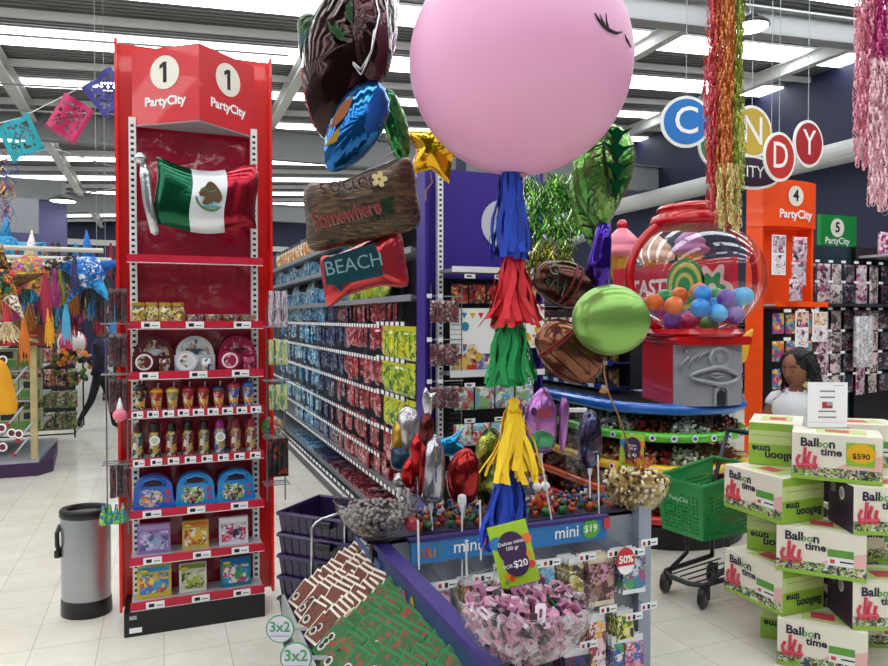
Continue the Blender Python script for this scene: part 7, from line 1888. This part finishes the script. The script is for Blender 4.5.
on_stick(452, 446, 3.4, [(-.07, -.03), (.0, -.05), (.07, -.02), (.03, .03), (.06, .09), (.0, .05), (-.06, .03)], .03, foil('foil_azure', '#1c88b8', .15, .5, 12), 'blue bow shaped foil balloon behind the red one', 540)
lil = foil('foil_lilac', '#b070b8', .2, .35, 9, .7)
def ex_c(t):
    for s_, z in ((-1, 0), (1, .0)):
        MB(lil).pillow(closed_curve([(s_ * .085, -.13), (s_ * .11, -.12), (s_ * .125, .05), (s_ * .10, .10), (s_ * .08, .04)] if s_ > 0 else [(-.08, .04), (-.10, .10), (-.125, .05), (-.11, -.12), (-.085, -.13)], 5), .025, rings=6, puck=.03).build('side_lobe', t, smooth=True)
    MB(foil('foil_mint', '#4a9a6a', .22, .2, 9, .5)).pillow(closed_curve([(-.05, -.13), (.05, -.13), (.06, -.05), (.0, 0), (-.06, -.04)], 5), .058, rings=6).build('mint_lobe', t, smooth=True)
    MB(mat('print_pinkred', '#a04058', .3, .3)).prism(circ(16, .028, 1.3, .8), -.055, -.04, None, T(.01, 0, .035)).prism(circ(12, .016, .8, 1.2), -.056, -.05, mat('print_plum', '#402048', .4), T(-.04, 0, .04)).build('print_marks', t)
on_stick(541, 419, 3.1, [(-.05, -.14), (.05, -.14), (.072, -.02), (.06, .07), (.01, .14), (-.055, .07), (-.072, -.02)], .055, lil, 'lilac foil balloon with mint lower half right of the yellow tassel', 522, extras=ex_c, basepx=552)
on_stick(590, 441, 3.25, [(.0, -.13), (.05, -.08), (.055, .04), (.03, .13), (-.02, .14), (-.055, .04), (-.05, -.08)], .05, foilprint('foil_night', ['#1c1c30', '#484870', '#8890b0', '#100c18', '#5a3a58'], 10, .12), 'dark violet and silver foil balloon left of the gold sweets', 518)
on_stick(462, 500, 2.9, [(-.015, -.02), (.015, -.02), (.015, .02), (-.015, .02)], .01, stick_m, 'bare white balloon stick with cup at the centre of the counter', 585, 'small_balloon', puck=0)
for i, (x, y0, y1, d_) in enumerate(((418, 520, 570, 2.6), (466, 540, 580, 2.6), (480, 500, 560, 2.8), (598, 455, 515, 3.2))):
    tag(MB(stick_m).tube([D(x, y0, d_), D(x + 1, y1, d_)], .004, 6).build('balloon_stick'), 'bare white balloon stick, %s' % ['left of the silver and red balloon', 'in front of the round red balloon', 'between the round red balloon and olive balloon', 'beside the dark violet balloon'][i], 'stick')
# clear film strip hanging
o = MB(clear('film', (.85, .88, .85, 1), .2, .15))
for k in range(12):
    o.box(-.05, .05, -.005, .005, -.45 + .037 * k, -.45 + .037 * k + .032)
o.box(-.055, .055, -.012, .012, 0, .02, PAPER)
tag(o.build('hanging_film_strip', loc=D(576, 412, 3.6), rz=FACE), 'clear ribbed plastic strip with white clip hanging left of the dark violet balloon', 'strip')
# small ornaments on the counter top
R = random.Random(20)
small = [('#b84818', 'orange'), ('#981c28', 'red'), ('#a87c18', 'amber'), ('#1c3c78', 'blue'), ('#286a34', 'green'), ('#2a1a18', 'brown'), ('#3a7a8c', 'teal'), ('#b8b0b0', 'white')]
FK = {}
for i in range(84):
    c_, w_ = small[(i * 5) % 8]; row = i % 4; x = 1.0 + .047 * (i // 4) + R.uniform(-.01, .01); y_ = 2.765 + .062 * row; sh = i % 3
    if (w_, sh) not in FK:
        def f(c_=c_, w_=w_, sh=sh):
            m = mat('fig_' + w_, c_, .35, 0, .3); m2 = mat('fig_' + small[(sh * 3 + 5) % 8][1], small[(sh * 3 + 5) % 8][0], .35, 0, .3); q = MB(m)
            if sh == 0: q.box(-.016, .016, -.01, .01, 0, .035).ball((0, 0, .045), .013, 8, m2).tube([(-.024, 0, .03), (0, 0, .022), (.022, 0, .04)], .005, 5, m2)
            elif sh == 1: q.ball((0, 0, .018), .019, 8, None, (1.2, 1, .9)).ball((.008, -.006, .04), .012, 8, m2).tube([(-.01, 0, .04), (-.016, 0, .06)], .004, 5)
            else: q.tube([(-.02, 0, .01), (-.005, .004, .03), (.012, -.004, .02), (.022, 0, .05)], .009, 6).ball((.022, 0, .052), .011, 8, m2)
            return tag(q.build('small_figure_toy', smooth=True), None, 'figure toy')
        FK[(w_, sh)] = Kind(f)
    FK[(w_, sh)]((x, y_, .7505), '%s small figure toy in the %s line on the counter top' % (w_, ['front', 'second', 'third', 'rear'][row]), R.uniform(0, 6), '%s figure toys, %s line' % (w_, ['front', 'second', 'third', 'rear'][row]), scale=R.uniform(.8, 1.2))
toy = empty('eyed_candy_dispenser', onY(541, 505, 2.84), 0, 'orange and red toy with two round white eyes on the counter behind the blue header', 'toy')
toy.location.z = .7505
MB(mat('fig_orange', '#e05010', .35, 0, .3)).lathe([(.03, 0), (.035, .05), (.02, .09)], 12).tube([(-.05, 0, .04), (0, 0, .06), (.05, 0, .08)], .014, 6).build('body', toy, smooth=True)
for s_ in (-1, 1): MB(PAPER).ball((s_ * .022, 0, .115), .022, 12).build('eye', toy, smooth=True)
MB(mat('fig_red', '#c02030', .35, 0, .3)).ball((0, -.02, .07), .018, 8).build('nose', toy, smooth=True)
for i, (px, py, d_) in enumerate(((412, 524, 2.75), (406, 518, 2.8))):
    tag(MB(mat('fig_amber', '#d8a018', .35) if i else mat('fig_red', '#c02030', .35)).ball((0, 0, 0), .03, 12, None, (1, .8, 1)).build('round_toy', loc=D(px, py, d_), smooth=True), ['round red toy beside the silver sweets', 'round amber toy beside the silver sweets'][i], 'toy')
